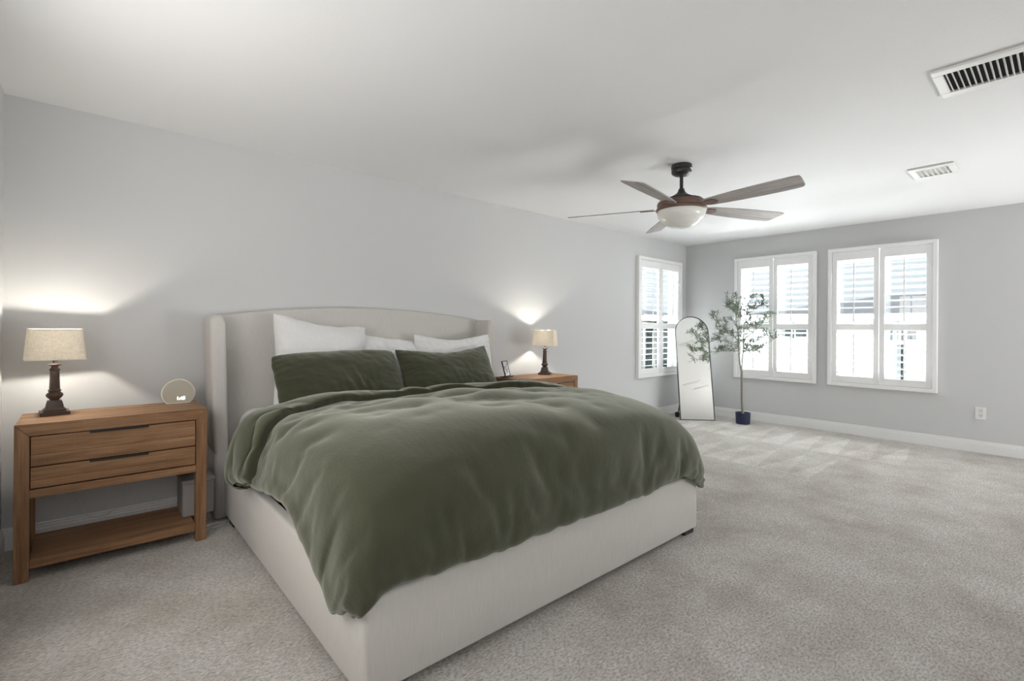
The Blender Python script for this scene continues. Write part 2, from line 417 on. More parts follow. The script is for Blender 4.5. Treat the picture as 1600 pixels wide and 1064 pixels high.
# ------------------------------------------------------------------ outside: lawn and the neighbours' houses
tag(obj('lawn', boxes((XB+.3, 40, -25, 25, -3.3, -3.0), (X0-5, XB+.3, 1, 25, -3.3, -3.0)), M['grass']), 'lawn below the windows between the houses', 'lawn')['kind'] = 'stuff'
def house(label, loc, w, d, h, wallm, axis, wins, roofh=.7):
    """front face towards -X (axis 'y') or -Y (axis 'x')"""
    t = thing('neighbour_house', label, 'house', loc, 'houses outside the windows')
    x, y, z = loc
    if axis == 'y': r = (x, x+d, y-w/2, y+w/2)
    else: r = (x-w/2, x+w/2, y, y+d)
    obj('wall', boxes((*r, z, z+h)), wallm, t)
    bm = bmesh.new(); e = .45; zc = z+h
    v = [bm.verts.new(p) for p in ((r[0]-e, r[2]-e, zc), (r[1]+e, r[2]-e, zc), (r[1]+e, r[3]+e, zc), (r[0]-e, r[3]+e, zc), ((r[0]+r[1])/2, (r[2]+r[3])/2-w*.15*(axis == 'y'), zc+roofh), ((r[0]+r[1])/2+.01, (r[2]+r[3])/2+w*.15*(axis == 'y')+.01, zc+roofh))]
    for f in ((0, 3, 2, 1), (0, 1, 4), (2, 3, 5), (1, 2, 5, 4), (3, 0, 4, 5)): bm.faces.new([v[i] for i in f])
    obj('roof', bm, M['roof'], t)
    for (a, zz, ww, hh, mk) in wins:
        bm = bmesh.new(); g = bmesh.new()
        if axis == 'y':
            box(bm, x-.05, x+.02, a-ww/2-.07, a+ww/2+.07, zz-.07, zz+hh+.07, .01); box(g, x-.06, x-.04, a-ww/2, a+ww/2, zz, zz+hh)
        else:
            box(bm, a-ww/2-.07, a+ww/2+.07, y-.05, y+.02, zz-.07, zz+hh+.07, .01); box(g, a-ww/2, a+ww/2, y-.06, y-.04, zz, zz+hh)
        f = obj('window_frame', bm, M['trim'], t); obj('pane', g, M[mk], f)
    return t
hs = house('white house with small dark and teal windows seen through the right window shutters', (11.2, -2.0, -3.0), 7.5, 7, 4.37, M['siding'], 'y',
      [(-1.565, 1.03, .13, .31, 'window_teal'), (-1.905, 1.05, .13, .29, 'window_dark'), (-2.6, 1.05, .5, .29, 'window_dark'), (.18, 1.07, .20, .24, 'window_dark'), (-.11, 1.07, .20, .24, 'window_dark')], .7)
obj('lower_wall', boxes((11.15, 11.2, -3.2, -1.46, -3.0, .96)), M['stucco'], hs); obj('ledge', boxes((11.08, 11.2, -3.25, -1.42, .96, 1.0)), M['trim'], hs)
bm = bmesh.new(); tube(bm, [(11.12, -1.775, -3), (11.12, -1.775, 1.34)], .016, 10); obj('downpipe', bm, M['vent_dark'], hs)
bm = bmesh.new(); tube(bm, [(11.12, -1.70, -3), (11.12, -1.70, 1.34)], .010, 10); obj('downpipe', bm, M['stucco_grey'], hs)
house('brown-grey house with tall dark windows seen through the shutters of the bed wall window', (12.6, 4.2, -3.0), 9, 6, 4.42, M['brick'], 'x',
      [(11.2, -.2, .6, 1.5, 'window_dark'), (12.15, .0, .38, 1.33, 'window_dark'), (12.60, -.2, .20, 1.5, 'window_dark'), (13.2, -.2, .62, 1.6, 'window_dark'), (14.6, -.2, .8, 1.6, 'window_dark')])

# ------------------------------------------------------------------ bed
BX0, BX1, BC = .660, 2.756, 1.708
bed = thing('bed', 'large oatmeal linen upholstered wingback bed with low box rails', 'bed', (BC, -1.2, 0))
def headboard():
    bm = bmesh.new(); n = 40; top = lambda x: 1.288+.072*max(0, 1-((x-BC)/1.0)**2)
    xs = [.655+(2.761-.655)*i/n for i in range(n+1)]
    for y, inset in ((-.082, .016), (-.07, .004), (-.03, 0), (-.018, 0)): pass
    secs = [(-.018, .0), (-.066, .0), (-.078, .006), (-.083, .018)]
    rows = []
    for y, ins in secs:
        rows.append([bm.verts.new((x, y, .05)) for x in xs]+[bm.verts.new((x, y, top(x)-ins)) for x in reversed(xs)])
    m = len(rows[0])
    for a, b in zip(rows, rows[1:]):
        for i in range(m): bm.faces.new((a[i], a[(i+1) % m], b[(i+1) % m], b[i]))
    for row in (rows[0], rows[-1]):
        for i in range(n): bm.faces.new((row[i], row[i+1], row[m-2-i], row[m-1-i]))
    return obj('headboard_panel', bm, M['linen'], bed, smooth=True)
headboard()
def wing(s):
    def X(v): return v if s < 0 else 2*BC-v
    secs = [(.012, .607, .680), (.415, .604, .681), (.422, .609, .677), (.430, .603, .682), (.62, .593, .677), (.86, .584, .672), (1.05, .578, .667), (1.225, .574, .663)]
    rings = []
    for z, xo, xi in secs: rings.append([(X(p[0]), p[1], p[2]) for p in rrect(xo, xi, -.275, -.018, .022, z)])
    z, xo, xi = secs[-1]
    for k in range(1, 7):
        a = math.pi/2*k/6; dz = .055*math.sin(a); ins = .036*(1-math.cos(a))
        rings.append([(X(p[0]), p[1], p[2]) for p in rrect(xo+ins, xi-ins, -.275+ins, -.018-ins*.3, .03, z+dz)])
    return obj('headboard_wing', loft(bmesh.new(), rings), M['linen'], bed, smooth='all')
wing(-1); wing(1)
def box_rail():
    """upholstered side and foot rail running round three sides without a seam"""
    def loop(o, n, z):
        x0, x1, y0, yb, w, r = BX0+o, BX1-o, -2.291+o, -.088, .062-n, .024; pts = [(x0, yb, z)]
        for cx, cy, a0 in ((x0+r, y0+r, 180), (x1-r, y0+r, 270)):
            for k in range(7):
                a = math.radians(a0+90*k/6); pts.append((cx+r*math.cos(a), cy+r*math.sin(a), z))
        xi0, xi1, yi = BX0+w, BX1-w, -2.291+w+.004
        return pts+[(x1, yb, z), (xi1, yb, z), (xi1, yi, z), (xi0, yi, z), (xi0, yb, z)]
    rings = [loop(.004, .0, .036), loop(0, 0, .042)]
    for k in range(7):
        a = math.pi/2*k/6; ins = .017*(1-math.cos(a)); rings.append(loop(ins, ins, .338+.017*math.sin(a)))
    bm = bmesh.new(); rr = [[bm.verts.new(p) for p in r] for r in rings]; n = len(rr[0])
    for a, b in zip(rr, rr[1:]):
        for i in range(n): bm.faces.new((a[i], a[(i+1) % n], b[(i+1) % n], b[i]))
    for r in (rr[0], rr[-1]):
        f = bm.faces.new(r); bmesh.ops.triangulate(bm, faces=[f])
    return obj('box_rail', bm, M['linen'], bed, smooth=True)
box_rail()
obj('slat_platform', boxes((BX0+.062, BX1-.062, -2.222, -.09, .17, .205), bev=.003), M['wood_x'], bed)
for lx, ly in ((BX0+.065, -2.225), (BX1-.065, -2.225), (BX0+.06, -.40), (BX1-.06, -.40), (BC, -1.2)):
    top = .034 if (lx != BC) else .169
    obj('leg', boxes((lx-.05, lx+.05, ly-.05, ly+.05, 0, top), bev=.004), M['black'], bed)

# mattress with its white sheet
bm = boxes((.757, 2.663, -2.185, -.10, .206, .664), bev=.095, seg=7)
tag(obj('mattress', bm, M['white_cotton'], smooth='all'), 'thick mattress in a white sheet on the upholstered bed', 'mattress')

# duvet: rest shape of the draped cover (top layer on a grid, plus the rolled-under hem)
# (plain numbers in millimetres: x, then y, then z, each row stored as steps from its left neighbour)
DUVET_TOP = [649,3,8,7,8,9,9,14,16,17,19,18,20,19,20,22,22,22,23,24,24,24,24,24,23,25,25,25,26,26,25,26,26,26,27,27,27,27,27,27,28,27,27,28,27,27,28,28,28,28,28,28,28,28,28,28,27,27,26,27,26,
26,27,26,26,26,25,26,25,25,24,24,24,24,23,23,22,24,23,23,22,23,21,20,18,18,18,17,16,19,18,18,16,12,10,8,9,641,-3,9,7,9,10,10,7,10,22,23,22,19,10,25,27,20,20,28,27,28,28,15,21,26,
28,27,25,28,28,23,22,29,27,23,30,28,29,28,29,27,24,29,24,30,29,27,27,28,30,26,26,29,28,29,29,29,24,25,29,29,27,21,25,27,29,23,24,29,28,26,26,28,19,26,26,19,17,27,27,26,20,26,19,14,
22,21,20,19,8,22,6,17,16,15,13,-6,637,3,-3,8,10,11,8,6,11,15,22,23,18,24,18,27,24,22,26,28,26,29,17,21,29,27,27,29,22,26,29,25,21,29,29,26,26,29,28,30,29,29,21,29,29,29,28,28,27,
28,26,28,29,29,29,29,27,25,28,26,26,26,29,29,27,23,20,29,28,29,29,24,29,28,21,27,14,21,25,28,24,28,24,22,21,10,22,22,21,17,4,17,6,16,11,13,0,633,-6,5,5,9,10,10,6,11,12,20,19,25,24,
18,27,27,22,29,26,26,24,22,26,25,29,29,29,21,29,26,24,26,29,28,23,29,30,26,29,29,28,27,28,29,29,27,29,28,27,27,29,27,27,30,29,30,21,28,29,29,29,21,28,29,23,29,23,29,29,29,24,28,29,
22,28,14,22,26,28,26,27,27,16,20,22,21,21,15,15,15,-2,18,16,-3,17,-3,625,-7,6,10,8,7,10,7,10,12,17,25,17,24,21,27,28,24,28,27,25,23,25,24,29,29,29,26,26,25,29,23,30,25,25,30,29,29,
29,26,27,29,29,28,28,29,29,27,26,29,28,28,29,29,29,28,29,29,26,28,27,29,28,26,24,28,23,27,27,29,29,26,29,29,22,28,15,26,25,28,27,27,27,21,17,22,23,18,12,16,16,6,4,17,8,-1,2,618,-7,
10,6,6,8,9,10,10,12,13,22,18,23,26,27,28,25,28,28,25,21,28,26,29,29,29,28,26,23,29,25,28,29,26,30,29,28,24,29,28,28,29,27,29,29,28,28,27,29,29,29,29,30,29,27,29,29,29,28,28,29,27,
24,25,30,26,25,28,26,29,28,29,29,27,17,29,25,25,25,27,27,27,23,19,23,20,13,16,16,16,11,6,8,3,9,-9,614,-9,7,6,8,9,9,11,10,12,12,16,21,24,26,27,28,27,27,28,26,20,29,29,29,29,29,23,
25,29,29,28,27,30,28,29,28,27,23,29,30,28,27,28,30,29,27,29,28,28,30,29,30,29,29,29,29,29,29,29,29,28,27,23,26,30,28,27,25,27,29,29,29,28,28,22,22,27,26,28,27,27,26,25,22,21,14,18,
15,15,14,9,4,14,13,2,-15,610,-7,4,5,9,9,10,11,11,11,12,11,23,24,26,27,27,28,28,27,27,23,28,29,30,28,23,26,29,29,29,29,29,29,29,29,27,24,27,29,30,29,26,28,29,29,28,29,29,29,29,30,
29,30,29,29,29,29,30,29,29,28,26,25,27,28,30,27,29,24,29,29,29,28,28,25,22,27,28,26,27,28,26,25,22,19,17,13,17,13,15,8,7,4,16,7,-16,608,-3,9,2,1,9,11,11,11,11,12,12,18,25,26,28,25,
28,29,26,28,25,29,29,29,30,24,25,29,29,29,29,30,29,29,28,28,23,29,29,29,29,27,28,29,29,29,29,29,29,29,30,29,30,29,30,29,30,29,29,29,28,28,24,28,28,29,28,28,30,26,29,28,29,28,27,23,
28,28,24,28,28,26,24,21,19,14,17,14,16,6,6,7,8,13,14,-16,605,4,-4,9,6,4,12,11,13,10,10,12,15,25,27,27,25,27,28,27,27,29,29,29,30,29,25,26,28,29,29,29,30,29,29,29,27,25,29,28,30,29,
28,29,29,27,29,30,29,29,29,30,30,29,30,29,30,29,29,30,29,29,28,25,27,29,30,29,27,28,29,28,29,29,28,28,25,28,27,25,28,27,26,23,21,17,18,16,15,13,10,9,8,4,4,16,-15,604,-8,4,6,9,9,12,
13,10,13,8,10,13,24,27,29,24,26,28,28,28,29,29,29,29,29,28,25,28,29,29,29,30,29,29,29,28,27,27,30,29,29,29,29,29,27,29,29,30,29,30,29,30,29,30,29,30,29,30,29,29,29,30,25,28,29,29,
30,28,29,28,28,29,29,28,28,29,26,28,25,28,26,26,23,21,19,16,15,14,13,11,11,10,-1,11,4,-12,602,-6,9,2,4,14,12,13,11,8,12,8,11,23,26,28,26,26,28,28,28,29,29,30,29,29,29,26,28,28,29,
29,30,29,30,29,26,29,29,29,29,30,29,29,29,27,29,29,30,29,30,29,30,29,30,29,30,29,30,29,29,30,29,29,28,28,29,29,29,29,29,28,29,28,29,28,29,27,27,28,26,26,25,24,23,16,16,14,12,10,9,
14,11,14,-8,-5,2,604,-8,7,9,4,3,12,13,12,11,10,11,10,20,26,27,27,28,27,28,29,29,29,29,30,28,29,28,28,29,29,29,29,29,30,29,28,29,29,29,30,29,30,29,29,27,29,30,29,30,29,29,30,29,29,
30,29,30,30,29,30,29,29,30,29,29,29,28,30,29,29,28,29,28,29,28,29,28,28,27,26,26,25,24,22,16,15,10,9,9,14,13,10,11,13,-3,-14,604,-7,10,0,3,8,11,12,12,11,10,11,11,19,25,27,27,28,27,
29,28,29,29,30,29,29,29,29,29,28,29,29,29,30,29,29,30,29,29,29,29,30,29,29,29,29,29,30,29,30,29,29,29,30,29,29,30,30,29,30,30,29,30,29,30,29,29,29,29,30,29,29,28,29,29,28,29,28,28,
27,26,26,25,24,21,16,14,12,12,9,6,9,9,19,9,4,-15,606,-5,7,5,6,4,7,11,10,10,10,11,12,17,25,27,27,28,28,28,29,29,29,29,30,29,30,29,30,27,29,29,30,29,30,29,30,29,29,29,30,29,29,30,29,
29,30,29,30,29,30,29,28,30,29,30,30,29,30,30,29,30,30,29,30,29,30,29,30,29,29,29,29,29,29,28,29,29,27,28,26,26,25,24,19,16,16,14,13,12,10,9,7,-5,12,13,-12,608,0,8,5,0,4,7,9,11,7,
10,11,11,16,26,26,28,28,27,29,29,29,29,29,30,29,30,29,29,29,30,29,29,30,29,30,30,29,29,30,29,30,29,30,29,30,29,30,29,30,29,29,29,30,29,29,30,30,30,29,30,30,30,29,30,30,29,30,29,30,
29,29,29,29,29,29,29,29,28,28,25,26,25,24,19,16,15,15,13,13,9,3,4,10,-5,16,-6,608,11,3,3,4,5,6,6,2,8,11,11,12,13,26,27,28,28,27,28,30,29,29,30,29,29,30,29,30,29,30,29,30,29,30,30,
29,30,30,29,30,30,29,30,29,30,29,30,29,30,29,29,30,29,30,29,30,29,30,30,30,29,30,30,30,30,29,30,30,29,30,29,29,29,29,29,29,30,27,27,26,26,25,24,19,16,16,14,14,12,11,8,6,-3,12,-7,5,
609,-3,2,3,5,6,7,8,8,9,10,12,12,12,26,26,29,28,28,28,29,30,29,29,30,29,30,29,30,30,29,30,30,29,30,30,29,30,30,30,30,29,30,30,29,30,29,30,29,30,29,30,29,29,30,29,30,30,29,30,30,30,
30,29,30,30,30,30,30,29,30,29,29,30,29,29,29,28,29,27,26,25,25,25,18,17,15,14,14,12,10,6,4,15,7,2,-10,608,0,-5,5,5,7,10,10,8,9,9,9,11,13,24,27,28,29,28,29,29,29,29,30,29,29,30,30,
29,30,30,30,29,30,30,30,30,29,30,30,30,30,30,29,30,30,29,29,30,29,30,29,30,30,29,30,29,30,30,29,30,30,30,30,30,30,30,30,29,30,30,29,29,30,29,29,29,29,29,26,26,26,26,24,18,16,15,14,
13,12,11,8,3,13,-2,11,-7,608,-7,2,4,6,6,7,8,9,9,11,11,11,13,24,26,29,28,29,28,29,30,29,29,30,29,30,29,30,30,30,30,29,30,30,30,30,30,30,30,30,29,30,30,30,29,29,29,30,30,30,29,30,29,
30,30,29,30,29,30,30,30,30,30,30,30,30,30,30,30,29,30,29,29,30,29,28,29,28,28,26,27,26,24,18,16,14,12,13,11,11,11,9,5,5,-10,10,608,-6,1,9,4,4,6,7,8,10,11,11,12,12,23,27,28,29,28,
29,29,29,30,29,30,29,30,29,30,30,30,30,30,29,30,30,30,30,30,30,30,30,30,30,29,30,29,28,30,30,30,30,30,29,30,30,29,30,30,29,30,30,30,30,30,30,30,30,30,30,30,29,30,29,29,29,29,28,28,
28,27,27,26,24,17,10,11,11,12,14,11,10,7,12,11,5,-6,606,6,1,-5,4,5,6,8,9,10,11,11,12,13,22,28,27,29,28,29,29,30,29,29,30,29,30,30,30,29,30,30,30,30,30,30,30,30,30,29,30,30,30,30,
30,30,29,29,29,30,30,30,29,30,30,29,30,30,30,30,29,30,30,30,30,30,30,30,30,30,30,29,30,29,29,29,29,29,28,27,27,27,26,24,17,15,13,12,3,6,9,9,9,8,11,21,-7,606,-3,3,12,3,2,1,8,8,10,
11,11,12,12,23,27,28,28,29,29,29,29,30,29,30,29,30,29,30,30,30,30,30,30,30,30,30,29,30,30,30,30,30,30,30,29,30,29,30,29,30,30,29,30,29,30,30,30,29,30,30,30,30,30,30,30,30,30,30,30,
30,29,30,29,29,29,29,29,28,28,27,26,25,24,14,14,13,16,16,7,10,9,9,8,3,19,-10,605,-6,11,9,0,1,5,7,8,9,10,12,12,13,23,27,28,28,29,29,29,29,30,29,30,29,30,30,29,30,30,30,30,30,30,30,
30,29,30,30,30,30,30,30,30,29,30,29,29,29,30,30,30,29,30,30,30,30,29,30,30,30,30,30,30,30,30,30,30,30,30,29,30,29,29,30,28,29,28,28,27,26,25,24,16,15,14,15,14,13,10,8,4,5,17,12,
-13,603,-5,10,11,-2,4,7,8,10,7,6,12,13,12,23,27,28,28,29,29,30,29,29,29,30,30,30,29,30,30,29,30,30,30,30,30,30,29,30,30,31,29,30,30,30,29,30,29,29,29,30,30,30,29,30,30,30,30,30,29,
30,30,30,30,30,30,30,30,30,30,29,30,30,29,29,29,29,29,28,28,27,26,25,23,16,12,12,12,18,17,14,10,6,3,10,17,-13,602,-2,13,2,6,9,7,5,0,7,12,11,12,13,23,27,28,28,29,29,29,29,30,29,30,
30,30,29,30,29,30,30,30,30,30,29,30,30,29,31,30,29,30,30,30,29,30,29,29,29,30,30,30,30,29,30,30,30,30,30,30,29,30,30,30,30,30,30,30,29,30,30,29,30,29,29,29,29,28,28,27,26,25,23,16,
14,12,10,9,19,19,15,5,7,14,10,-13,603,2,13,5,7,3,-2,3,7,10,10,12,12,12,24,27,28,28,29,29,29,29,29,30,30,29,30,30,29,30,30,30,30,29,30,30,30,29,30,30,30,30,29,30,30,29,30,28,29,30,
30,30,30,30,30,30,29,30,30,30,30,30,29,30,29,31,29,30,30,30,30,29,30,29,29,30,29,29,28,28,27,26,25,23,17,14,13,10,7,13,17,20,15,4,12,8,-10,604,10,9,6,-2,-2,2,7,8,10,10,11,12,13,25,
27,27,28,29,29,29,29,30,29,30,30,29,30,30,29,30,30,30,29,30,30,30,29,30,30,30,30,29,30,29,30,29,29,29,30,30,31,29,30,30,29,30,30,30,30,29,30,29,29,30,30,30,30,30,30,29,29,30,29,30,
29,29,29,29,27,27,26,25,24,17,15,14,10,8,5,18,17,18,16,11,-8,3,605,6,10,-4,1,3,6,8,8,9,10,12,13,13,26,26,27,28,28,29,30,29,29,30,29,30,30,29,30,30,29,30,30,30,30,29,30,29,30,31,29,
30,29,29,30,29,30,29,30,30,30,30,29,30,29,30,30,29,30,30,29,30,29,30,29,30,30,30,30,29,29,29,30,29,30,29,30,29,28,28,27,26,25,24,17,16,14,12,10,7,4,16,16,20,15,5,-6,606,7,-4,8,1,5,
5,7,9,9,11,11,13,16,26,26,26,27,28,29,30,29,30,29,29,30,30,29,30,30,29,30,30,29,30,29,30,29,30,30,29,30,30,29,29,30,29,30,30,29,30,30,29,30,30,30,29,30,29,30,30,29,30,29,30,29,30,
30,29,30,29,30,29,30,29,30,29,29,28,27,27,26,25,24,18,16,15,13,11,9,7,3,13,20,20,-3,6,605,-4,6,8,7,2,5,7,9,10,9,13,14,18,26,23,26,27,28,29,30,29,30,29,30,29,30,30,29,30,29,30,29,
30,30,29,29,28,30,30,30,30,29,30,29,30,29,30,30,29,29,30,30,29,30,30,30,29,29,30,30,29,30,29,30,30,29,30,29,30,30,29,29,30,29,30,29,29,27,27,26,26,25,24,18,17,16,14,13,10,9,7,7,7,
19,19,-8,604,-3,9,10,1,4,8,9,10,8,6,13,14,22,21,23,26,28,28,29,30,30,30,29,29,30,29,30,30,29,29,29,30,30,29,30,29,29,28,30,30,30,29,30,29,30,29,30,29,29,30,29,30,30,30,29,30,29,29,
30,30,29,29,30,30,30,30,29,29,30,29,30,29,30,29,30,29,28,28,26,23,27,25,24,19,17,17,15,14,11,6,5,4,13,13,21,-6,604,-2,11,3,8,10,9,6,4,3,13,13,12,17,24,25,27,27,29,30,29,30,29,30,
29,30,30,29,30,31,28,28,30,29,30,29,29,29,29,29,30,29,30,30,29,30,30,29,28,30,29,30,29,30,30,29,30,29,29,30,30,29,30,29,30,30,29,30,29,30,29,30,29,30,29,30,29,28,28,26,24,22,27,19,
22,17,17,17,16,13,9,3,0,13,20,11,-3,604,-1,8,12,11,4,0,3,5,12,10,12,12,17,25,27,27,28,29,30,29,30,29,29,30,30,30,29,29,29,29,29,30,29,30,29,29,29,28,30,30,29,30,30,29,30,29,29,29,
29,30,29,30,29,29,30,30,29,30,29,30,29,30,29,30,30,29,30,29,29,30,29,30,29,30,29,30,28,27,27,25,23,20,25,14,18,17,19,18,14,11,9,6,0,21,-2,9,605,2,12,11,2,0,3,5,8,9,10,12,13,17,26,
27,28,28,29,29,30,30,29,29,30,29,29,29,29,30,29,29,30,29,30,29,29,28,28,30,30,30,29,30,30,29,29,29,29,29,30,30,29,29,28,30,30,30,29,30,29,30,29,30,29,31,29,29,29,30,29,30,29,30,29,
30,29,28,28,26,25,24,22,17,21,10,18,20,19,17,8,7,11,15,3,17,-6,605,10,1,14,-1,1,4,5,8,10,10,12,13,17,27,28,27,29,29,29,30,29,30,28,29,30,29,29,29,29,29,30,30,29,30,29,29,29,28,29,
30,29,30,29,30,29,29,29,29,30,29,30,29,29,29,30,30,29,29,29,29,30,30,29,30,30,30,28,30,29,30,29,29,30,29,30,29,29,27,27,25,23,21,19,17,13,11,21,19,20,16,11,11,4,15,12,-9,605,1,12,
9,-1,2,4,7,8,9,11,12,13,19,27,27,28,28,29,29,30,29,29,28,29,30,29,29,29,29,30,29,30,29,30,29,29,29,28,30,29,30,29,29,30,28,29,30,29,30,30,29,30,29,29,29,30,29,29,28,30,29,30,29,29,
30,30,29,30,30,29,29,29,30,29,30,29,28,28,28,25,23,20,18,17,12,14,21,18,14,19,15,13,2,12,14,-7,606,-1,10,10,-1,2,5,6,9,10,11,12,13,21,28,27,26,27,29,29,30,29,29,29,29,29,29,29,30,
29,29,30,29,29,30,29,29,29,28,30,29,29,30,29,29,29,29,30,29,30,30,29,30,29,29,29,30,28,29,28,30,29,29,30,29,30,30,29,30,30,29,29,29,29,29,30,29,28,28,28,27,18,17,19,17,15,17,21,17,
16,12,15,18,13,2,14,-5,605,-1,12,8,1,1,3,7,9,11,11,13,13,21,30,24,26,27,29,29,29,29,30,29,29,29,29,30,29,29,29,30,29,30,28,29,29,28,30,29,30,29,29,30,29,29,29,30,29,30,29,29,30,29,
30,29,29,28,28,29,30,29,29,30,29,30,29,30,29,30,29,29,29,30,29,30,28,27,27,29,28,27,23,19,16,12,17,6,21,14,15,15,15,15,14,5,-5,603,6,-1,12,0,2,6,7,10,10,12,13,13,20,27,26,26,28,29,
30,29,29,29,30,29,29,30,29,29,29,29,30,29,29,29,28,29,28,30,29,30,29,30,29,29,30,29,29,29,30,29,29,29,30,29,30,29,28,29,28,29,30,29,30,29,30,29,30,29,29,29,30,29,30,29,29,28,27,25,
29,28,27,28,23,17,14,15,12,2,12,13,16,14,14,20,-2,9,602,-3,11,2,3,5,6,9,9,11,12,12,13,19,26,27,27,29,29,30,29,29,29,29,30,29,30,29,29,29,29,30,29,29,28,28,29,28,30,29,30,29,30,30,
29,29,29,29,30,29,29,29,29,29,29,29,30,29,28,28,30,29,30,30,29,30,29,30,29,29,29,30,29,30,29,30,29,27,26,29,28,28,26,25,18,15,14,12,10,6,5,17,13,15,10,19,-1,602,-3,7,11,5,3,2,8,10,
10,12,13,12,18,26,26,28,29,30,29,30,29,29,29,30,29,30,29,30,28,29,29,28,29,28,28,29,29,30,29,30,30,29,30,30,29,29,28,28,30,29,29,29,29,29,29,30,28,29,29,29,30,30,29,30,30,29,30,29,
29,29,30,29,30,29,30,29,28,27,27,29,28,27,25,19,16,15,8,6,6,6,12,11,15,22,6,10,602,-2,9,4,9,0,5,8,10,11,13,13,12,17,25,26,27,30,29,29,30,29,30,29,29,30,30,30,30,28,29,29,28,30,28,
27,27,29,30,29,30,30,30,30,29,30,29,29,28,27,30,29,29,28,30,28,29,29,29,30,29,30,29,30,29,30,30,29,29,30,29,30,29,29,30,29,29,28,27,27,29,29,27,26,20,17,16,12,9,7,8,11,11,3,15,20,
3,602,5,-2,12,1,4,6,8,10,12,13,14,11,18,24,25,27,28,30,29,30,29,28,30,29,29,30,29,30,29,29,29,30,29,29,27,28,27,30,29,30,30,30,30,30,27,28,28,29,30,29,30,29,30,28,27,29,29,30,29,
29,30,29,30,30,29,30,29,30,29,30,29,29,29,30,29,30,28,26,26,29,30,28,27,21,17,16,14,11,10,10,10,1,14,3,18,7,602,-2,6,11,1,5,6,8,10,13,14,14,11,23,24,25,20,28,29,29,29,30,29,29,29,
27,29,30,29,30,29,29,30,30,28,28,29,28,28,29,28,30,30,30,29,29,28,29,29,29,30,30,29,29,29,28,28,29,30,29,29,29,30,29,30,29,30,29,29,30,29,30,29,29,30,30,29,29,27,27,28,29,28,28,21,
18,17,14,13,11,10,7,-3,7,9,11,17,602,-2,13,7,2,3,6,7,10,12,14,10,11,19,25,26,29,28,27,27,29,30,30,29,26,28,29,30,29,30,29,30,29,30,28,27,27,30,29,28,29,29,30,30,29,29,29,29,29,29,
30,30,29,30,28,28,29,29,30,28,29,29,29,30,29,30,30,29,28,30,30,29,30,29,30,30,29,29,28,28,27,27,29,28,22,19,17,15,13,12,9,7,-2,15,8,15,3,602,-1,13,2,6,7,10,3,9,9,10,11,13,15,26,26,
28,29,27,29,30,29,29,29,30,26,30,29,29,29,29,30,30,28,28,26,29,29,30,29,29,30,27,30,29,29,29,30,29,30,30,29,30,28,29,28,29,30,27,28,30,29,29,30,30,30,29,30,28,30,30,30,29,30,29,30,
29,29,28,28,27,25,30,29,23,20,17,16,13,12,9,4,1,14,16,10,-1,602,8,2,13,8,6,7,1,10,11,8,4,11,15,27,28,29,30,26,28,29,28,29,29,30,29,28,30,28,28,30,30,29,28,27,29,28,29,30,30,29,29,
27,29,29,29,29,30,29,30,30,29,30,28,28,29,29,27,29,30,30,29,29,30,29,29,30,29,30,29,31,29,29,30,30,29,28,28,29,29,28,26,29,29,24,19,18,16,14,11,9,5,1,12,16,12,-4,602,3,14,10,0,5,9,
10,12,5,4,8,9,14,29,29,28,26,29,28,30,29,26,29,30,29,30,28,28,28,30,27,29,29,28,30,29,29,30,30,29,30,26,28,28,29,29,30,30,30,29,30,29,28,27,28,29,29,29,30,30,29,29,30,30,30,30,29,
30,29,29,29,29,30,30,28,28,26,30,29,29,26,30,30,24,20,18,16,13,12,8,3,4,15,10,15,-6,602,10,3,15,-2,5,13,12,5,4,8,8,9,14,24,28,29,30,29,30,29,27,27,28,30,30,29,28,28,29,29,30,29,29,
29,27,29,30,30,29,30,29,28,25,28,28,30,29,30,30,30,29,29,28,27,27,30,30,29,31,29,30,29,30,30,30,29,30,29,29,27,30,30,30,30,28,27,27,30,29,27,28,30,29,25,21,17,16,13,13,10,8,6,2,20,
-2,4,601,3,14,10,-1,6,10,13,4,9,12,5,8,17,21,25,28,29,30,30,28,27,29,29,30,29,30,27,29,29,30,30,29,30,29,28,28,29,29,30,30,30,25,26,27,28,29,30,30,30,30,29,29,28,28,27,30,29,30,30,
30,29,30,29,30,30,29,30,29,28,29,30,29,30,29,28,24,30,30,29,29,29,30,29,25,19,17,15,14,12,11,7,0,9,14,16,-7,600,0,14,10,2,7,9,10,10,14,10,7,5,13,21,25,26,29,29,30,28,29,29,29,30,
28,29,29,30,31,30,29,30,29,29,29,29,29,28,27,29,28,29,24,27,29,29,30,30,30,29,30,29,29,28,28,29,30,29,30,29,30,29,29,30,30,29,29,30,29,28,30,30,29,28,25,30,28,29,29,30,30,30,29,23,
19,16,16,13,13,10,8,2,17,13,8,-8,599,-2,15,6,8,9,10,11,12,2,10,12,14,14,15,22,26,28,29,29,30,29,29,30,29,29,30,28,29,29,30,30,29,30,30,29,30,29,29,26,24,29,28,30,23,30,29,30,30,29,
30,30,30,29,29,28,29,30,29,28,30,29,30,29,28,30,29,30,29,30,29,29,28,29,26,30,30,30,29,29,30,29,29,28,23,17,16,15,14,12,11,7,5,19,12,-6,3,599,-4,15,11,10,10,10,10,3,5,7,9,11,24,23,
22,20,28,29,29,29,29,30,29,30,26,29,29,30,29,30,29,30,29,30,30,30,29,29,26,22,29,30,25,29,29,29,30,29,29,30,30,29,30,29,30,29,29,29,28,28,30,29,27,30,29,30,30,30,29,29,28,27,29,30,
29,30,30,29,29,30,29,28,27,23,17,15,14,14,13,11,10,7,2,11,18,-7,598,-6,10,8,10,10,10,11,11,10,9,3,8,14,26,27,28,29,29,29,29,28,30,29,30,27,29,27,29,30,29,29,29,30,30,30,29,30,29,
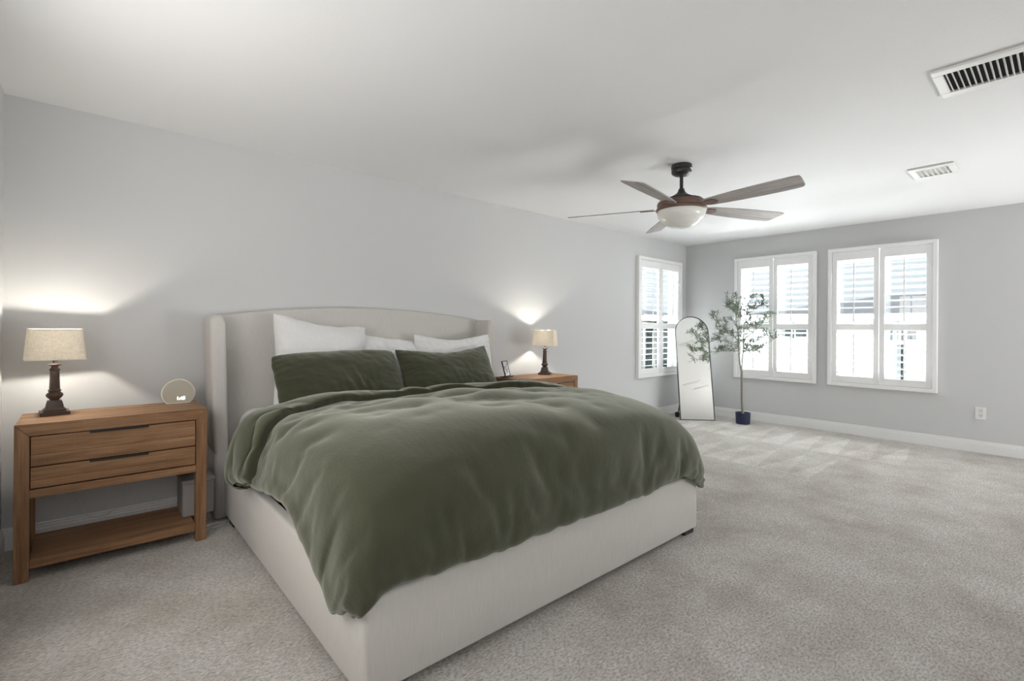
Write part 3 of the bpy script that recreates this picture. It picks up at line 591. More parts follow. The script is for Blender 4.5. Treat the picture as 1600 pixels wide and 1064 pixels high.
27,20,29,29,30,25,29,30,29,29,29,30,29,30,30,30,29,29,29,28,28,29,28,28,29,29,30,30,30,30,28,28,27,27,31,30,30,30,30,28,30,30,29,28,26,22,14,14,15,14,11,7,9,2,14,19,-2,10,598,5,-3,
13,0,8,10,10,10,11,12,13,5,17,29,28,28,29,28,22,29,30,29,29,30,30,26,28,28,29,29,30,29,29,30,30,30,29,24,24,28,30,29,30,30,24,29,30,29,28,29,30,30,30,29,29,29,27,27,28,30,28,29,29,
30,30,30,29,30,29,29,26,30,30,29,30,28,29,30,30,30,29,27,23,17,13,16,15,14,3,7,11,13,21,1,19,2,596,-3,12,-1,5,7,8,10,10,11,14,14,13,21,24,18,29,29,29,30,25,30,30,29,30,30,28,29,28,
28,29,26,30,29,30,30,30,29,26,24,27,29,30,30,29,29,25,29,29,28,29,29,30,30,29,29,28,26,25,30,30,29,29,29,30,30,30,29,30,29,30,29,28,29,29,30,28,29,30,30,29,30,23,15,11,16,19,16,15,
17,18,12,-1,9,16,19,-3,594,8,-6,13,0,4,7,8,10,11,12,13,14,14,25,27,29,30,29,29,30,30,29,27,29,30,28,29,29,30,29,28,28,30,29,29,30,30,28,24,26,28,30,30,29,29,28,26,29,28,28,29,29,
30,30,29,27,24,29,28,29,29,30,30,30,29,29,30,29,29,29,30,28,30,29,30,29,30,29,30,30,23,13,18,24,28,19,18,17,16,13,10,6,2,14,18,-7,592,-2,11,9,4,0,4,6,10,11,12,12,14,14,24,28,28,30,
30,29,29,29,30,29,29,30,29,30,30,30,29,28,29,28,29,30,29,28,30,25,26,28,30,30,30,29,28,27,29,26,28,27,30,30,29,28,28,24,30,26,30,30,29,30,29,29,28,30,29,30,29,29,29,30,30,30,29,30,
30,30,20,23,26,27,25,25,18,18,15,14,12,5,5,10,20,-3,5,592,-8,4,13,8,5,5,5,5,12,12,13,14,14,22,28,28,29,29,29,30,30,30,29,30,30,30,30,30,30,30,28,27,30,29,29,29,27,30,26,27,30,29,
28,30,30,28,28,26,26,27,29,30,30,28,28,27,27,27,28,30,30,30,30,30,29,29,29,29,28,28,30,29,30,30,30,30,30,30,30,28,27,27,26,24,20,14,13,20,15,13,10,9,11,0,17,-7,591,-10,10,-2,5,7,7,
7,10,12,13,13,14,15,21,28,28,29,28,29,30,29,30,30,30,31,30,30,30,30,30,27,29,30,29,29,27,29,30,29,26,30,28,26,29,30,29,29,25,25,28,29,30,29,27,26,27,28,29,29,30,30,30,30,30,30,30,
29,28,28,28,31,30,29,29,30,30,30,30,29,27,21,29,29,23,15,18,21,18,15,12,8,5,7,10,20,-9,589,-9,11,2,-4,6,8,9,11,11,13,13,14,16,21,29,29,29,28,27,29,29,30,30,30,30,30,31,30,29,30,30,
29,30,29,27,27,30,30,30,25,30,29,26,25,30,30,29,25,28,30,24,30,27,26,25,30,29,30,30,30,29,30,30,31,30,29,30,29,30,27,30,28,28,30,30,30,30,29,28,21,28,29,26,16,30,20,18,16,13,6,8,8,
10,22,2,0,585,4,-4,-7,5,10,10,9,10,10,12,13,14,15,18,29,29,30,29,29,29,29,30,29,31,30,30,30,30,30,29,31,29,31,26,29,30,29,28,30,28,30,24,24,28,29,30,27,30,30,29,22,30,30,27,26,27,
30,27,31,29,29,30,30,30,30,30,30,29,25,28,30,30,30,30,30,29,30,28,22,25,28,30,19,31,26,17,18,16,16,13,12,12,3,-5,3,16,585,-12,-4,15,11,9,10,9,8,9,6,13,14,17,18,23,30,29,30,30,28,
29,30,28,30,30,30,30,30,30,30,30,30,30,30,27,29,26,30,29,30,29,22,29,22,30,30,29,29,28,29,25,29,30,22,27,30,30,30,30,29,29,30,30,29,30,30,29,24,29,31,30,30,30,29,29,29,28,24,22,29,
30,23,31,27,24,18,14,13,18,15,15,-4,4,16,18,-2,592,-18,-2,5,11,9,9,10,10,17,12,12,12,7,20,30,25,30,29,28,30,27,29,30,28,29,30,31,30,29,30,30,30,30,30,30,30,21,31,29,30,29,20,26,29,
28,27,29,30,26,29,28,29,29,30,24,29,30,28,31,27,30,30,30,30,30,29,27,27,28,30,30,31,28,28,27,29,28,20,30,29,29,30,21,28,19,18,15,13,13,13,14,23,14,13,11,-14,601,-19,0,0,12,10,7,14,
4,9,11,10,13,13,20,29,29,25,30,30,27,29,28,29,29,30,30,28,29,31,30,29,30,30,31,30,29,24,29,31,27,30,16,30,29,29,28,28,28,23,30,30,30,30,28,24,30,30,27,30,30,28,29,30,28,30,25,29,
30,30,31,29,29,30,27,30,23,21,30,27,29,29,30,30,26,23,18,19,13,10,5,22,3,15,14,22,-15,614,-14,-15,4,9,7,15,11,7,12,1,12,15,10,13,28,30,27,31,29,30,27,28,28,30,30,28,30,28,29,30,30,
30,30,30,29,27,29,30,30,29,24,18,30,30,30,29,30,26,31,20,30,30,29,29,23,30,28,29,30,30,30,25,29,29,30,26,30,30,30,30,29,30,28,29,17,26,30,28,30,30,30,31,27,24,22,27,12,5,14,20,0,
18,19,11,21,-20,627,-20,-8,0,6,5,16,9,15,-1,8,6,14,13,15,27,25,31,29,29,29,30,27,29,27,29,30,29,30,28,29,30,28,30,29,30,28,30,26,29,26,29,20,30,30,30,29,26,30,30,30,20,30,28,29,25,
29,28,30,28,30,28,30,26,27,30,29,30,28,30,30,28,30,28,15,28,31,28,29,30,30,31,28,28,27,21,26,6,17,17,4,21,16,15,15,11,-25,642,-16,-12,-1,8,4,3,17,5,11,1,13,6,10,20,24,25,29,30,30,
29,30,29,25,29,29,28,30,27,30,30,28,30,26,31,25,29,29,29,29,29,24,24,30,28,29,29,28,29,29,29,21,30,30,29,30,22,27,29,30,30,29,24,30,29,30,27,28,27,30,30,28,30,16,29,30,27,30,30,29,
30,30,31,28,28,24,20,9,17,10,21,-2,17,17,21,6,-25,652,-15,-1,-1,-2,3,7,10,15,2,5,14,2,12,18,26,28,21,29,30,27,30,30,28,26,29,27,30,29,25,30,29,30,28,25,30,27,27,31,24,29,29,26,30,
25,28,30,27,28,26,26,28,30,30,30,23,29,28,26,31,25,27,30,28,27,30,29,23,28,30,29,30,19,28,30,30,29,30,27,29,30,29,30,28,27,18,25,21,13,14,-5,20,18,17,-5,22,-14,659,7,0,0,-2,2,4,7,
7,6,7,11,11,12,13,22,25,23,24,25,28,27,28,28,28,27,28,28,28,27,28,28,28,27,28,28,28,27,28,28,28,27,28,28,28,27,28,28,28,27,28,28,28,27,28,28,28,28,27,28,28,28,27,28,28,28,27,28,28,
28,27,28,28,28,27,28,28,28,27,28,28,28,25,29,23,21,14,18,16,13,13,14,13,14,17,-3,12,-2292,-2,-6,-7,-5,-5,-4,-5,-4,-5,-2,-1,-2,-3,-2,-3,-3,1,0,0,0,0,0,0,-1,0,-2,-1,0,1,-1,0,-1,-2,
-1,0,1,0,0,-1,-1,0,0,-1,-1,-1,-1,0,0,0,-1,0,0,0,0,0,-1,0,0,0,1,0,0,1,1,0,0,0,-1,1,2,2,2,1,1,-1,0,-2,-1,1,2,1,-1,0,3,3,3,5,4,2,3,2,2,4,6,6,5,-2285,-15,-9,-9,-7,-5,-6,3,-10,-5,-2,2,
8,-12,-5,-1,10,-11,-2,2,1,3,14,-11,-6,-3,6,-8,5,2,10,-11,-3,5,-9,1,2,3,3,4,5,-9,2,-10,-1,1,7,-6,-3,-1,8,-8,0,0,1,0,0,9,-8,-3,1,5,10,-7,-6,1,10,-10,-2,-2,7,-7,2,12,-6,2,11,-13,-5,5,
-3,12,-1,-10,12,-5,0,3,3,9,1,13,-4,-1,5,6,16,-2280,-16,-11,-9,-4,-2,-9,-10,0,-6,6,1,-10,5,-10,4,-8,11,-5,5,-4,1,13,-11,-2,-4,-5,2,10,-6,0,8,-10,-2,-1,6,6,3,3,2,-1,-3,-11,1,-1,4,-2,
3,-6,2,-4,2,1,-3,2,-1,4,-8,6,-6,5,7,1,2,-6,-9,11,-4,-3,-2,-3,4,0,-3,10,-4,13,-12,-7,-3,7,-3,8,-7,5,11,0,1,-1,7,11,-2,11,-2,4,5,11,-2275,-13,-10,-11,-7,-4,-5,-10,-5,-2,6,-7,-1,1,
-11,2,-2,11,0,-5,7,-7,11,-7,-8,2,-1,-1,11,-2,-7,9,-7,1,-4,10,-4,0,8,-4,-1,3,-6,3,2,-3,6,-2,-5,-6,6,-2,-7,7,2,-1,1,-11,6,1,1,-2,10,-5,2,-8,-1,9,-1,-3,-1,-9,3,-2,9,-4,13,-11,-7,-3,4,
-4,-1,11,6,4,-6,3,8,5,5,12,-1,1,12,4,8,-2268,-13,-9,-8,-8,-8,-5,-9,-6,2,1,-1,-9,-1,-8,-1,2,9,-1,-4,8,-8,7,-9,-4,0,-1,7,8,-8,-3,10,-2,-8,8,-1,-2,3,3,7,-6,-1,2,4,-4,1,4,-6,-8,-4,5,
-5,-3,3,3,5,-4,-2,-7,5,7,-3,4,7,-8,5,-8,5,-6,-1,1,-7,-1,0,9,-1,12,-7,-9,-4,1,-2,0,6,9,-2,2,6,8,0,3,12,12,-2,7,12,5,-2261,-13,-5,-10,-10,-8,-7,-7,-5,-2,-2,2,-8,-5,-3,-1,1,8,-4,-1,8,
-10,4,-8,0,-1,1,5,7,-10,1,8,-6,-2,7,-2,1,4,8,2,-4,4,2,-8,2,4,-6,-5,-6,-4,1,-2,-2,2,2,5,-4,-3,-2,2,6,1,5,8,-8,-2,6,-6,-1,-7,1,-5,-1,0,4,11,1,4,-9,-8,-2,0,1,4,7,-1,5,8,1,3,3,7,9,9,
12,0,15,-2252,-12,-9,-9,-9,-7,-7,-6,-6,-4,-4,1,-6,-4,-3,-1,0,5,-4,1,7,-10,-2,0,-1,0,1,10,-7,-2,0,5,-5,2,4,0,4,6,8,-3,1,3,-6,-5,0,3,-5,-5,-4,-4,-1,-1,-1,1,1,5,-3,-2,-1,2,4,3,6,8,-7,
-3,2,6,-9,-6,-3,-2,-1,1,3,8,9,-5,-7,0,-6,0,1,2,3,5,8,2,4,2,6,8,10,4,6,10,13,-2237,-16,-10,-10,-7,-7,-7,-6,-6,-5,-5,-4,-3,-2,-2,-1,-3,1,2,-3,7,-9,-1,0,0,-1,8,-4,-1,0,-3,1,1,2,2,3,5,
9,6,-2,-1,0,-8,-5,-1,2,-5,-3,-3,-3,-1,-1,-1,0,1,1,0,0,0,1,3,4,7,8,-7,-4,0,5,-1,-9,-4,-2,0,0,2,6,9,-6,-3,4,-6,-2,1,2,4,5,5,6,1,6,5,8,8,9,5,8,15,-2218,-17,-17,-9,-8,-7,-6,-7,-6,-5,
-5,-4,-3,-3,-1,-2,-2,-1,1,-3,3,-6,1,0,0,2,7,-6,-1,-1,-2,1,1,1,2,4,5,8,1,-4,-1,1,-6,-4,-3,3,-4,-2,-2,-2,-2,0,-1,0,0,0,1,0,1,1,2,3,5,9,-6,-4,-2,5,-3,0,-8,0,-1,1,1,3,8,-5,0,4,-5,-1,2,
2,5,5,6,1,6,2,9,8,9,8,6,10,18,-2199,-15,-22,-10,-10,-8,-6,-6,-5,-6,-6,-4,-4,-2,-2,0,-4,-2,0,-2,-2,0,0,1,0,3,6,-5,-3,-1,-1,0,0,2,2,2,5,8,-4,-3,-1,1,-5,-2,1,-4,-1,-1,-2,-1,-2,0,-1,0,
0,0,0,1,1,1,1,2,4,8,-5,-3,-2,1,4,-5,-4,0,0,0,1,1,6,-3,1,4,-4,1,2,3,5,6,1,4,4,5,7,7,7,11,18,10,15,-2180,-21,-13,-12,-11,-13,-6,-5,-7,-4,-7,-5,-5,-2,-2,1,-4,-3,-1,-2,-1,0,0,0,2,3,5,
-5,-3,-2,-1,0,0,1,1,2,5,5,-5,-2,-1,-1,-1,0,3,-5,-2,-2,-1,-1,-1,0,-1,0,0,0,0,0,1,0,1,1,1,8,-3,-3,0,-1,1,2,-5,0,1,0,0,1,0,3,1,3,-2,2,2,3,4,3,4,4,5,6,5,7,7,20,12,20,12,-2161,-19,-10,
-11,-13,-9,-11,-11,-9,-8,-3,-6,-5,-3,-2,-1,-2,-3,-1,-2,-1,0,0,1,2,3,4,-4,-4,-2,-1,-1,0,1,1,1,6,-2,-2,0,-1,0,0,1,2,-4,-3,-2,-1,0,-1,0,0,0,-1,0,0,0,0,0,1,0,0,2,4,-4,1,0,-1,2,-3,1,0,
1,0,1,0,2,1,1,1,2,2,3,4,3,4,5,6,6,9,10,11,9,21,16,13,-2141,-15,-11,-9,-13,-17,-12,-11,-10,-10,-6,-3,-5,-3,-3,-1,-2,-2,-1,-2,-1,0,0,1,1,3,2,-3,-2,-2,-2,0,0,0,0,1,3,-2,0,1,-1,0,1,1,
3,-5,-3,-2,0,-1,1,0,0,0,-1,-1,-1,0,0,0,0,1,0,0,1,0,1,0,0,0,0,0,1,0,1,0,1,1,1,2,1,2,2,3,3,4,4,6,11,12,9,11,11,10,11,13,20,-2121,-10,-9,-15,-13,-14,-14,-12,-10,-9,-8,-8,-6,-4,-3,-1,
-2,-2,-1,-1,-1,0,-1,1,1,1,2,-2,0,-3,-1,-1,-1,0,0,0,1,0,1,2,-1,1,-1,1,0,-3,-2,-1,0,0,1,1,1,-1,-2,-1,-1,0,-1,0,0,0,0,0,0,1,1,0,0,0,1,0,1,0,1,0,1,1,1,2,1,2,3,3,3,6,8,10,9,11,15,11,11,
6,13,12,16,-2099,-6,-11,-13,-14,-13,-14,-13,-12,-9,-8,-7,-6,-6,-4,-4,-3,-3,-2,-2,-1,-1,0,0,1,2,4,-2,0,-5,-2,-1,0,-1,0,0,1,0,2,2,-1,1,-2,-1,-1,-1,-1,-1,0,1,1,2,2,-2,-2,-2,-1,0,-1,0,
0,0,0,0,0,1,0,0,1,0,0,1,0,1,1,0,1,1,1,2,3,4,4,6,6,7,7,8,9,8,10,11,13,11,15,14,12,-2077,-2,-12,-12,-14,-13,-14,-14,-10,-11,-9,-6,-6,-5,-5,-3,-3,-3,-3,-2,-1,-1,0,0,0,1,0,0,0,-3,-2,
-1,-1,-1,0,0,0,1,2,1,-1,-1,-2,-1,-1,-1,-1,0,1,1,1,2,2,-1,-3,-2,-2,0,-1,0,-1,0,0,0,1,0,0,1,1,0,1,1,1,1,1,1,1,1,2,2,5,4,5,5,6,6,8,7,9,8,10,12,12,10,16,14,9,-2055,-3,-6,-13,-14,-14,
-14,-13,-14,-9,-7,-7,-5,-5,-5,-3,-3,-3,-2,-4,0,0,-1,0,0,-1,0,0,-1,-1,-1,-1,-1,-1,0,0,0,0,0,1,-1,0,-1,-1,-1,0,0,0,0,1,1,1,1,-1,-1,-2,-1,0,0,-1,0,0,0,0,0,0,0,1,0,1,1,1,0,1,1,1,1,1,3,
3,4,4,4,5,6,7,7,8,8,8,10,9,10,15,6,23,6,-2034,-21,-13,-11,-11,-10,-8,-7,-6,-8,-8,-6,-5,-5,-4,-5,-1,-3,-2,-2,-1,-1,0,-1,-1,0,-1,-1,0,-1,-1,-1,0,-1,0,-1,0,0,0,0,0,-1,0,0,0,-1,1,0,0,
0,1,0,0,-1,0,-1,0,0,0,0,-1,0,0,0,0,0,0,1,0,1,0,1,1,1,1,1,1,1,2,3,4,4,4,5,6,7,7,8,8,8,10,9,10,6,12,13,14,-2012,-17,-16,-10,-11,-8,-6,-7,-7,-7,-7,-7,-6,-5,-4,-3,-3,-2,-2,-2,-1,-1,-1,
0,-1,-1,-1,-1,0,-1,0,-1,-1,0,-1,0,0,0,0,-1,0,0,0,0,0,0,0,1,0,0,0,-1,0,0,-1,0,0,1,0,0,-1,0,0,0,1,-1,0,0,0,1,0,1,1,1,1,1,1,1,2,3,4,3,4,5,6,6,8,8,8,9,9,9,10,6,9,15,10,-1990,-16,-12,
-11,-9,-10,-8,-8,-7,-6,-6,-5,-5,-5,-3,-4,-2,-3,-1,-2,-1,-1,-1,-1,-1,-1,-1,0,-1,-1,0,-1,0,-1,0,-1,0,0,0,0,0,0,0,0,0,0,1,0,0,0,0,-1,-1,0,0,0,0,1,1,-1,-1,0,-1,0,1,0,0,0,0,0,1,0,1,1,1,
1,1,2,2,3,3,3,4,4,5,7,8,8,9,9,9,8,9,8,8,8,13,-1968,-11,-12,-10,-10,-9,-8,-8,-7,-6,-6,-5,-5,-4,-4,-3,-3,-2,-2,-1,-1,-1,-1,-1,-1,-1,-1,-1,0,-1,-1,0,-1,0,0,-1,0,0,0,0,0,0,0,0,0,0,1,1,
0,0,0,-1,-1,-1,0,0,0,0,1,-1,0,0,0,0,0,0,0,0,0,0,1,0,1,1,1,1,1,2,2,2,3,3,4,4,5,7,7,6,8,11,9,8,6,12,8,-3,20,-1945,-14,-12,-5,-9,-8,-9,-7,-6,-7,-5,-5,-5,-4,-3,-3,-3,-2,-2,-1,-1,-1,-1,
-1,-1,-1,-1,0,-1,-1,-1,0,-1,0,0,0,0,0,0,-1,0,0,0,0,0,1,0,1,0,0,0,-1,-1,-1,0,0,0,0,0,0,0,0,0,0,0,0,0,0,0,0,1,0,1,1,1,1,1,2,2,2,3,3,3,4,6,5,5,6,11,9,7,8,7,8,7,3,17,-1922,-17,-8,-8,
-6,-6,-6,-7,-7,-6,-6,-5,-4,-4,-3,-3,-2,-2,-2,-2,-1,-1,-1,-1,-1,-1,0,-1,-1,-1,0,-1,0,-1,0,0,0,0,0,0,0,0,0,0,0,0,0,1,0,0,1,-2,-1,0,-1,0,0,0,1,0,-1,0,0,0,0,0,0,0,1,0,0,1,0,1,1,1,1,2,
2,2,3,3,3,5,5,5,5,5,5,7,7,6,8,8,14,4,14,-1899,-13,-7,-8,-6,-6,-6,-7,-7,-6,-6,-5,-3,-4,-3,-3,-2,-2,-2,-1,-1,-2,-1,-1,0,-1,-1,-1,0,-1,-1,0,-1,0,0,0,0,0,0,0,0,-1,0,0,0,0,1,0,0,1,-1,
-1,-1,0,0,0,-1,1,0,0,0,0,0,0,0,0,0,0,0,0,1,0,1,0,1,1,2,1,2,2,3,3,3,4,5,4,5,6,6,4,7,7,9,9,7,8,13,-1876,-9,-7,-6,-7,-5,-7,-7,-9,-4,-6,-4,-3,-3,-4,-2,-3,-2,-1,-2,0,-2,-1,-1,-1,0,-1,
-1,-1,0,-1,0,-1,-1,0,0,0,0,0,0,0,0,0,0,0,0,0,0,1,0,-1,-1,0,-1,0,0,0,0,0,1,-1,0,0,0,0,0,0,0,0,1,0,1,0,1,1,1,1,1,2,2,3,3,4,3,5,4,4,4,8,5,6,6,8,10,9,5,11,-1852,-4,-10,-4,-7,-11,-7,-3,
-8,-5,-3,-4,-3,-3,-3,-3,-2,-2,-2,-1,-2,-1,-1,-1,0,-1,0,-1,-1,-1,0,-1,-1,0,0,0,-1,0,0,0,0,0,0,0,0,0,0,1,0,0,-1,0,-1,0,0,0,-1,0,0,0,0,0,0,0,1,0,0,0,0,0,1,0,1,1,0,1,1,2,2,2,2,3,4,4,4,
4,4,4,5,7,6,6,8,8,5,10,9,-1828,0,-11,-6,-10,-4,-10,-5,-4,-3,-4,-4,-3,-3,-3,-2,-3,-2,-2,-1,-1,-1,-1,-1,-1,-1,0,-1,-1,0,-1,-1,0,-1,0,0,0,0,0,0,0,0,0,0,0,0,0,0,1,-1,0,-1,0,-1,0,0,0,0,
-1,0,0,1,0,0,0,0,0,0,0,1,0,1,1,0,1,1,1,1,2,2,3,3,3,4,3,4,4,5,5,6,6,7,5,10,5,10,6,-1803,-5,-4,-6,-9,-9,-5,-4,-4,-3,-4,-3,-3,-3,-3,-3,-2,-2,-2,-2,-1,-1,-1,-1,0,-1,-1,0,-1,-1,0,-1,-1,
0,0,-1,0,0,1,-1,0,0,1,0,0,-1,0,0,0,0,0,0,-1,0,0,0,-1,0,0,0,0,0,0,1,-1,0,1,0,0,0,1,1,0,1,1,1,0,2,1,2,3,3,3,4,3,4,4,4,5,7,6,6,6,6,6,9,5,-1778,-3,-3,-16,-5,-4,-3,-4,-4,-3,-4,-3,-3,-3,
-3,-2,-3,-2,-1,-2,-1,-1,-1,-1,-1,0,-1,-1,0,-1,-1,0,-1,0,-1,0,0,0,0,0,-1,0,0,1,0,0,0,0,-1,0,0,0,0,-1,0,-1,0,0,0,0,1,0,0,0,0,0,0,0,1,0,1,0,1,1,0,1,1,1,2,2,2,3,3,4,4,3,4,4,4,5,7,5,5,
9,7,6,4,-1753,1,-17,-2,-5,-4,-3,-4,-4,-3,-4,-3,-3,-2,-3,-3,-2,-2,-2,-1,-1,-1,-1,-1,-1,-1,-1,0,-1,0,-1,-1,-1,0,0,-1,0,1,0,-1,0,-1,1,0,0,-1,0,0,1,-1,0,-1,0,0,-1,0,1,0,0,0,0,0,0,0,0,
1,0,0,0,0,1,0,1,1,0,1,1,1,2,2,3,3,3,3,4,4,3,4,3,5,5,8,3,9,8,3,4,-1728,-9,-4,-2,-4,-3,-4,-4,-3,-4,-4,-3,-3,-2,-3,-3,-2,-2,-1,-2,-1,-1,-1,-1,-1,0,-1,-1,0,-1,-1,-1,0,-1,0,0,0,-1,1,0,
0,-1,0,0,-1,1,0,0,0,-1,-1,0,0,0,0,0,0,0,0,0,1,0,0,0,0,0,1,0,0,0,0,1,0,1,1,0,2,1,2,2,2,3,3,4,4,3,3,4,3,4,4,6,6,4,7,6,4,-1703,-5,-4,-3,-3,-3,-5,-4,-6,-3,-1,-3,-3,-2,-3,-2,-2,-2,-2,
-1,-1,-1,-2,-1,0,-1,-1,0,-1,-1,-1,0,-1,0,0,-1,0,0,0,0,0,1,-1,0,0,0,0,0,-1,-1,-1,0,0,0,0,0,0,0,0,1,0,0,0,0,0,1,0,0,0,1,0,0,1,1,0,1,1,2,1,2,2,3,3,4,4,3,4,3,3,4,4,6,5,5,6,7,0,-1677,
-2,-4,-5,-1,-12,-4,0,-2,-5,-2,-1,-2,-3,-2,-2,-2,-2,-1,-2,-1,-1,-1,-1,-1,0,-1,-1,-1,-1,0,-1,0,-1,0,0,0,0,0,0,0,0,0,0,0,0,1,-2,-1,-1,-1,0,0,1,0,0,0,0,-1,1,0,1,-1,1,0,0,0,1,0,0,1,0,1,
0,1,1,1,1,2,1,2,3,4,2,5,3,4,3,3,4,4,5,6,5,2,10,-2,-1652,1,-4,-7,-9,-1,-5,-3,-2,-1,-3,-2,-2,-2,-1,-2,-2,-1,-2,-1,-1,-1,-2,-1,0,-1,-1,-1,-1,-1,0,-1,0,0,-1,0,0,0,1,0,0,0,0,0,0,0,-1,
-1,-1,-1,0,0,0,0,0,0,0,0,0,0,1,0,0,0,1,0,0,0,1,0,1,0,0,1,0,1,1,2,1,2,2,2,3,3,2,5,4,4,4,3,4,4,2,10,2,5,1,-1626,3,-10,-5,-4,-4,-3,-2,-2,-2,-2,-2,-2,-1,-2,-1,-2,-2,-1,-2,-1,-1,-1,-1,
-1,-1,-1,-1,-1,-1,0,0,-1,0,0,0,0,0,0,0,0,0,1,0,0,-1,-1,-2,0,-1,0,0,0,0,0,0,0,0,0,1,0,1,0,0,0,0,0,1,0,1,0,1,0,0,1,1,1,1,2,1,2,2,3,3,3,2,4,5,5,3,4,3,3,2,8,-1,7,-1600,1,-8,-2,-4,-4,
-3,-2,-2,-2,-2,-1,-2,-2,-1,-2,-2,-2,-1,-1,-1,-1,-2,-1,-1,-1,-1,-1,-1,-1,0,0,0,0,-1,0,0,0,0,0,0,0,0,0,-1,0,-1,-1,0,0,-1,0,0,0,0,0,0,1,0,0,1,0,0,0,0,0,1,0,1,0,1,0,0,1,0,1,1,2,1,1,2,
3,2,3,3,2,2,4,4,7,3,2,2,5,4,2,5,-1573,-5,0,-2,-5,-3,-3,-2,-2,-2,-1,-2,-2,-1,-2,-2,-2,-1,-2,-1,-1,-1,-2,-1,-1,-1,-1,0,-1,-1,0,-1,0,0,0,0,-1,0,0,0,0,-1,0,0,0,0,-1,0,-1,0,0,0,-1,0,0,
0,1,0,0,0,1,0,0,0,0,1,0,1,0,1,0,0,0,1,1,1,1,1,2,1,1,3,2,3,3,2,2,4,4,4,6,2,2,5,4,2,3,-1547,-2,-1,-2,-4,-3,-3,-2,-2,-1,-2,-2,-1,-2,-1,-3,-1,-2,-1,-1,-2,-1,-1,-1,-1,-1,-1,-1,0,-1,-1,
0,0,-1,0,0,-1,1,0,-1,0,0,0,0,-1,0,-1,0,0,-1,0,0,0,0,0,0,0,1,0,0,1,0,-1,0,0,1,1,0,1,0,0,1,-1,1,1,1,1,2,1,1,1,3,2,2,3,4,2,3,4,4,4,3,4,2,6,1,2,-1520,0,-1,-2,-4,-3,-3,-2,-1,-2,-1,-2,
-2,-2,-1,-2,-2,-2,-1,-1,-1,-2,-1,-1,0,-1,-1,-1,-1,0,-1,-1,0,-1,-1,0,-1,2,0,0,0,0,-1,0,0,-1,0,0,-1,0,0,-1,0,0,0,1,0,0,1,0,0,0,-1,0,0,1,1,0,0,2,-1,1,-1,1,1,1,1,1,2,1,2,0,-2,2,4,4,1,
8,5,4,4,3,4,2,3,4,0,-1494,1,-5,3,-4,-3,-2,-2,-1,-1,-2,-2,-2,-1,-2,-2,-2,-1,-1,-2,-1,-1,-1,-1,-1,-1,-1,-1,0,-1,-1,-1,-1,-1,0,-1,-1,2,1,0,0,0,0,0,-1,0,-1,0,0,-1,0,-1,-1,1,1,0,1,0,0,
1,-2,-1,0,0,1,1,0,1,1,1,0,-1,1,0,1,1,1,1,1,1,1,1,-1,1,2,3,2,4,11,1,2,4,3,3,7,0,2,-1467,-3,-1,1,-1,-2,-2,-1,-2,-1,-2,-1,-2,-2,-2,-2,-1,-2,-1,-1,-2,-2,0,-1,-1,-1,-1,-1,-1,0,-1,-1,-1,
-1,-1,-1,-2,2,2,1,0,0,0,0,-1,-1,0,-1,1,-1,-1,0,-2,1,2,1,0,0,0,-2,0,0,0,0,1,0,1,1,1,0,0,0,1,1,1,1,0,1,1,1,0,1,0,1,1,2,3,4,5,6,5,3,3,3,1,3,3,-1440,-1,-2,0,-3,0,0,-1,-1,-2,-1,-2,-2,
-2,-1,-2,-2,-1,-2,-1,-2,-3,0,0,-1,-1,-1,-1,-2,0,0,0,-2,-2,-1,-1,-1,1,2,1,0,0,0,0,-1,-2,0,1,-7,1,0,1,1,2,2,1,0,0,-2,0,0,0,0,1,0,1,0,1,1,0,0,1,0,1,1,1,1,0,1,1,1,0,0,1,1,2,2,5,5,6,5,
1,1,4,1,3,4,-1413,1,-2,-2,-1,0,0,-1,-1,-1,-2,-2,-2,-1,-2,-1,-2,-2,-2,-2,-2,-1,-1,-1,-1,-2,-1,-1,-1,-1,0,-1,1,-3,-1,0,0,1,1,0,0,0,0,0,-2,-3,0,0,-2,-3,0,1,2,4,-1,4,-1,0,0,-1,0,0,1,0,
1,0,1,0,1,1,0,0,1,1,1,0,1,1,1,0,1,0,1,0,1,2,2,2,4,4,4,1,1,10,-1,4,3,-1386,-1,1,-3,1,1,0,-1,-2,-2,-2,-4,0,-1,-1,-1,-2,-1,-4,-2,-1,0,-1,-1,-2,-3,-2,-1,0,-1,0,0,1,-2,-1,-1,0,1,1,-3,0,
0,0,0,1,-4,-2,-1,-1,0,0,0,2,1,3,2,1,0,0,-1,0,1,0,1,0,1,0,1,0,1,0,1,0,1,1,1,0,1,1,0,1,1,0,1,1,1,2,2,2,3,3,1,5,6,2,5,1,-1359,-3,6,-3,1,0,0,-1,-2,-4,-3,-4,-1,-2,-1,-1,3,-1,-3,-3,-1,
-1,1,-1,-2,-4,-2,-1,-1,0,0,-1,1,-1,0,-1,0,0,1,-2,-4,-2,0,1,0,0,-2,-1,0,-1,0,1,1,2,2,2,2,-1,0,-2,1,2,0,1,0,1,0,1,0,0,1,0,0,1,1,1,2,0,1,0,1,1,1,0,1,1,2,2,2,2,2,3,4,5,4,1,3,-1332,0,
-2,3,1,1,-1,0,-2,-3,-3,-7,-2,-1,-1,0,2,-1,-2,-2,-1,-1,0,1,-4,-3,-2,-1,-1,0,0,0,0,0,-1,-1,-1,1,-3,-2,-2,-3,0,1,0,0,0,-1,0,0,0,1,1,2,2,2,1,0,0,-1,0,2,0,0,1,1,0,0,-1,2,1,0,0,1,1,2,1,
1,0,1,1,0,1,1,0,1,2,2,2,2,2,3,4,0,5,-2,7,-1306,3,-2,2,2,-1,-4,3,0,-3,-6,-5,-1,-2,0,0,0,-1,0,-1,-2,-1,0,-3,0,-3,-1,-2,0,-1,0,0,0,0,-1,-2,-1,-2,0,-2,-2,-1,-2,0,0,0,0,0,0,1,0,1,1,2,2,
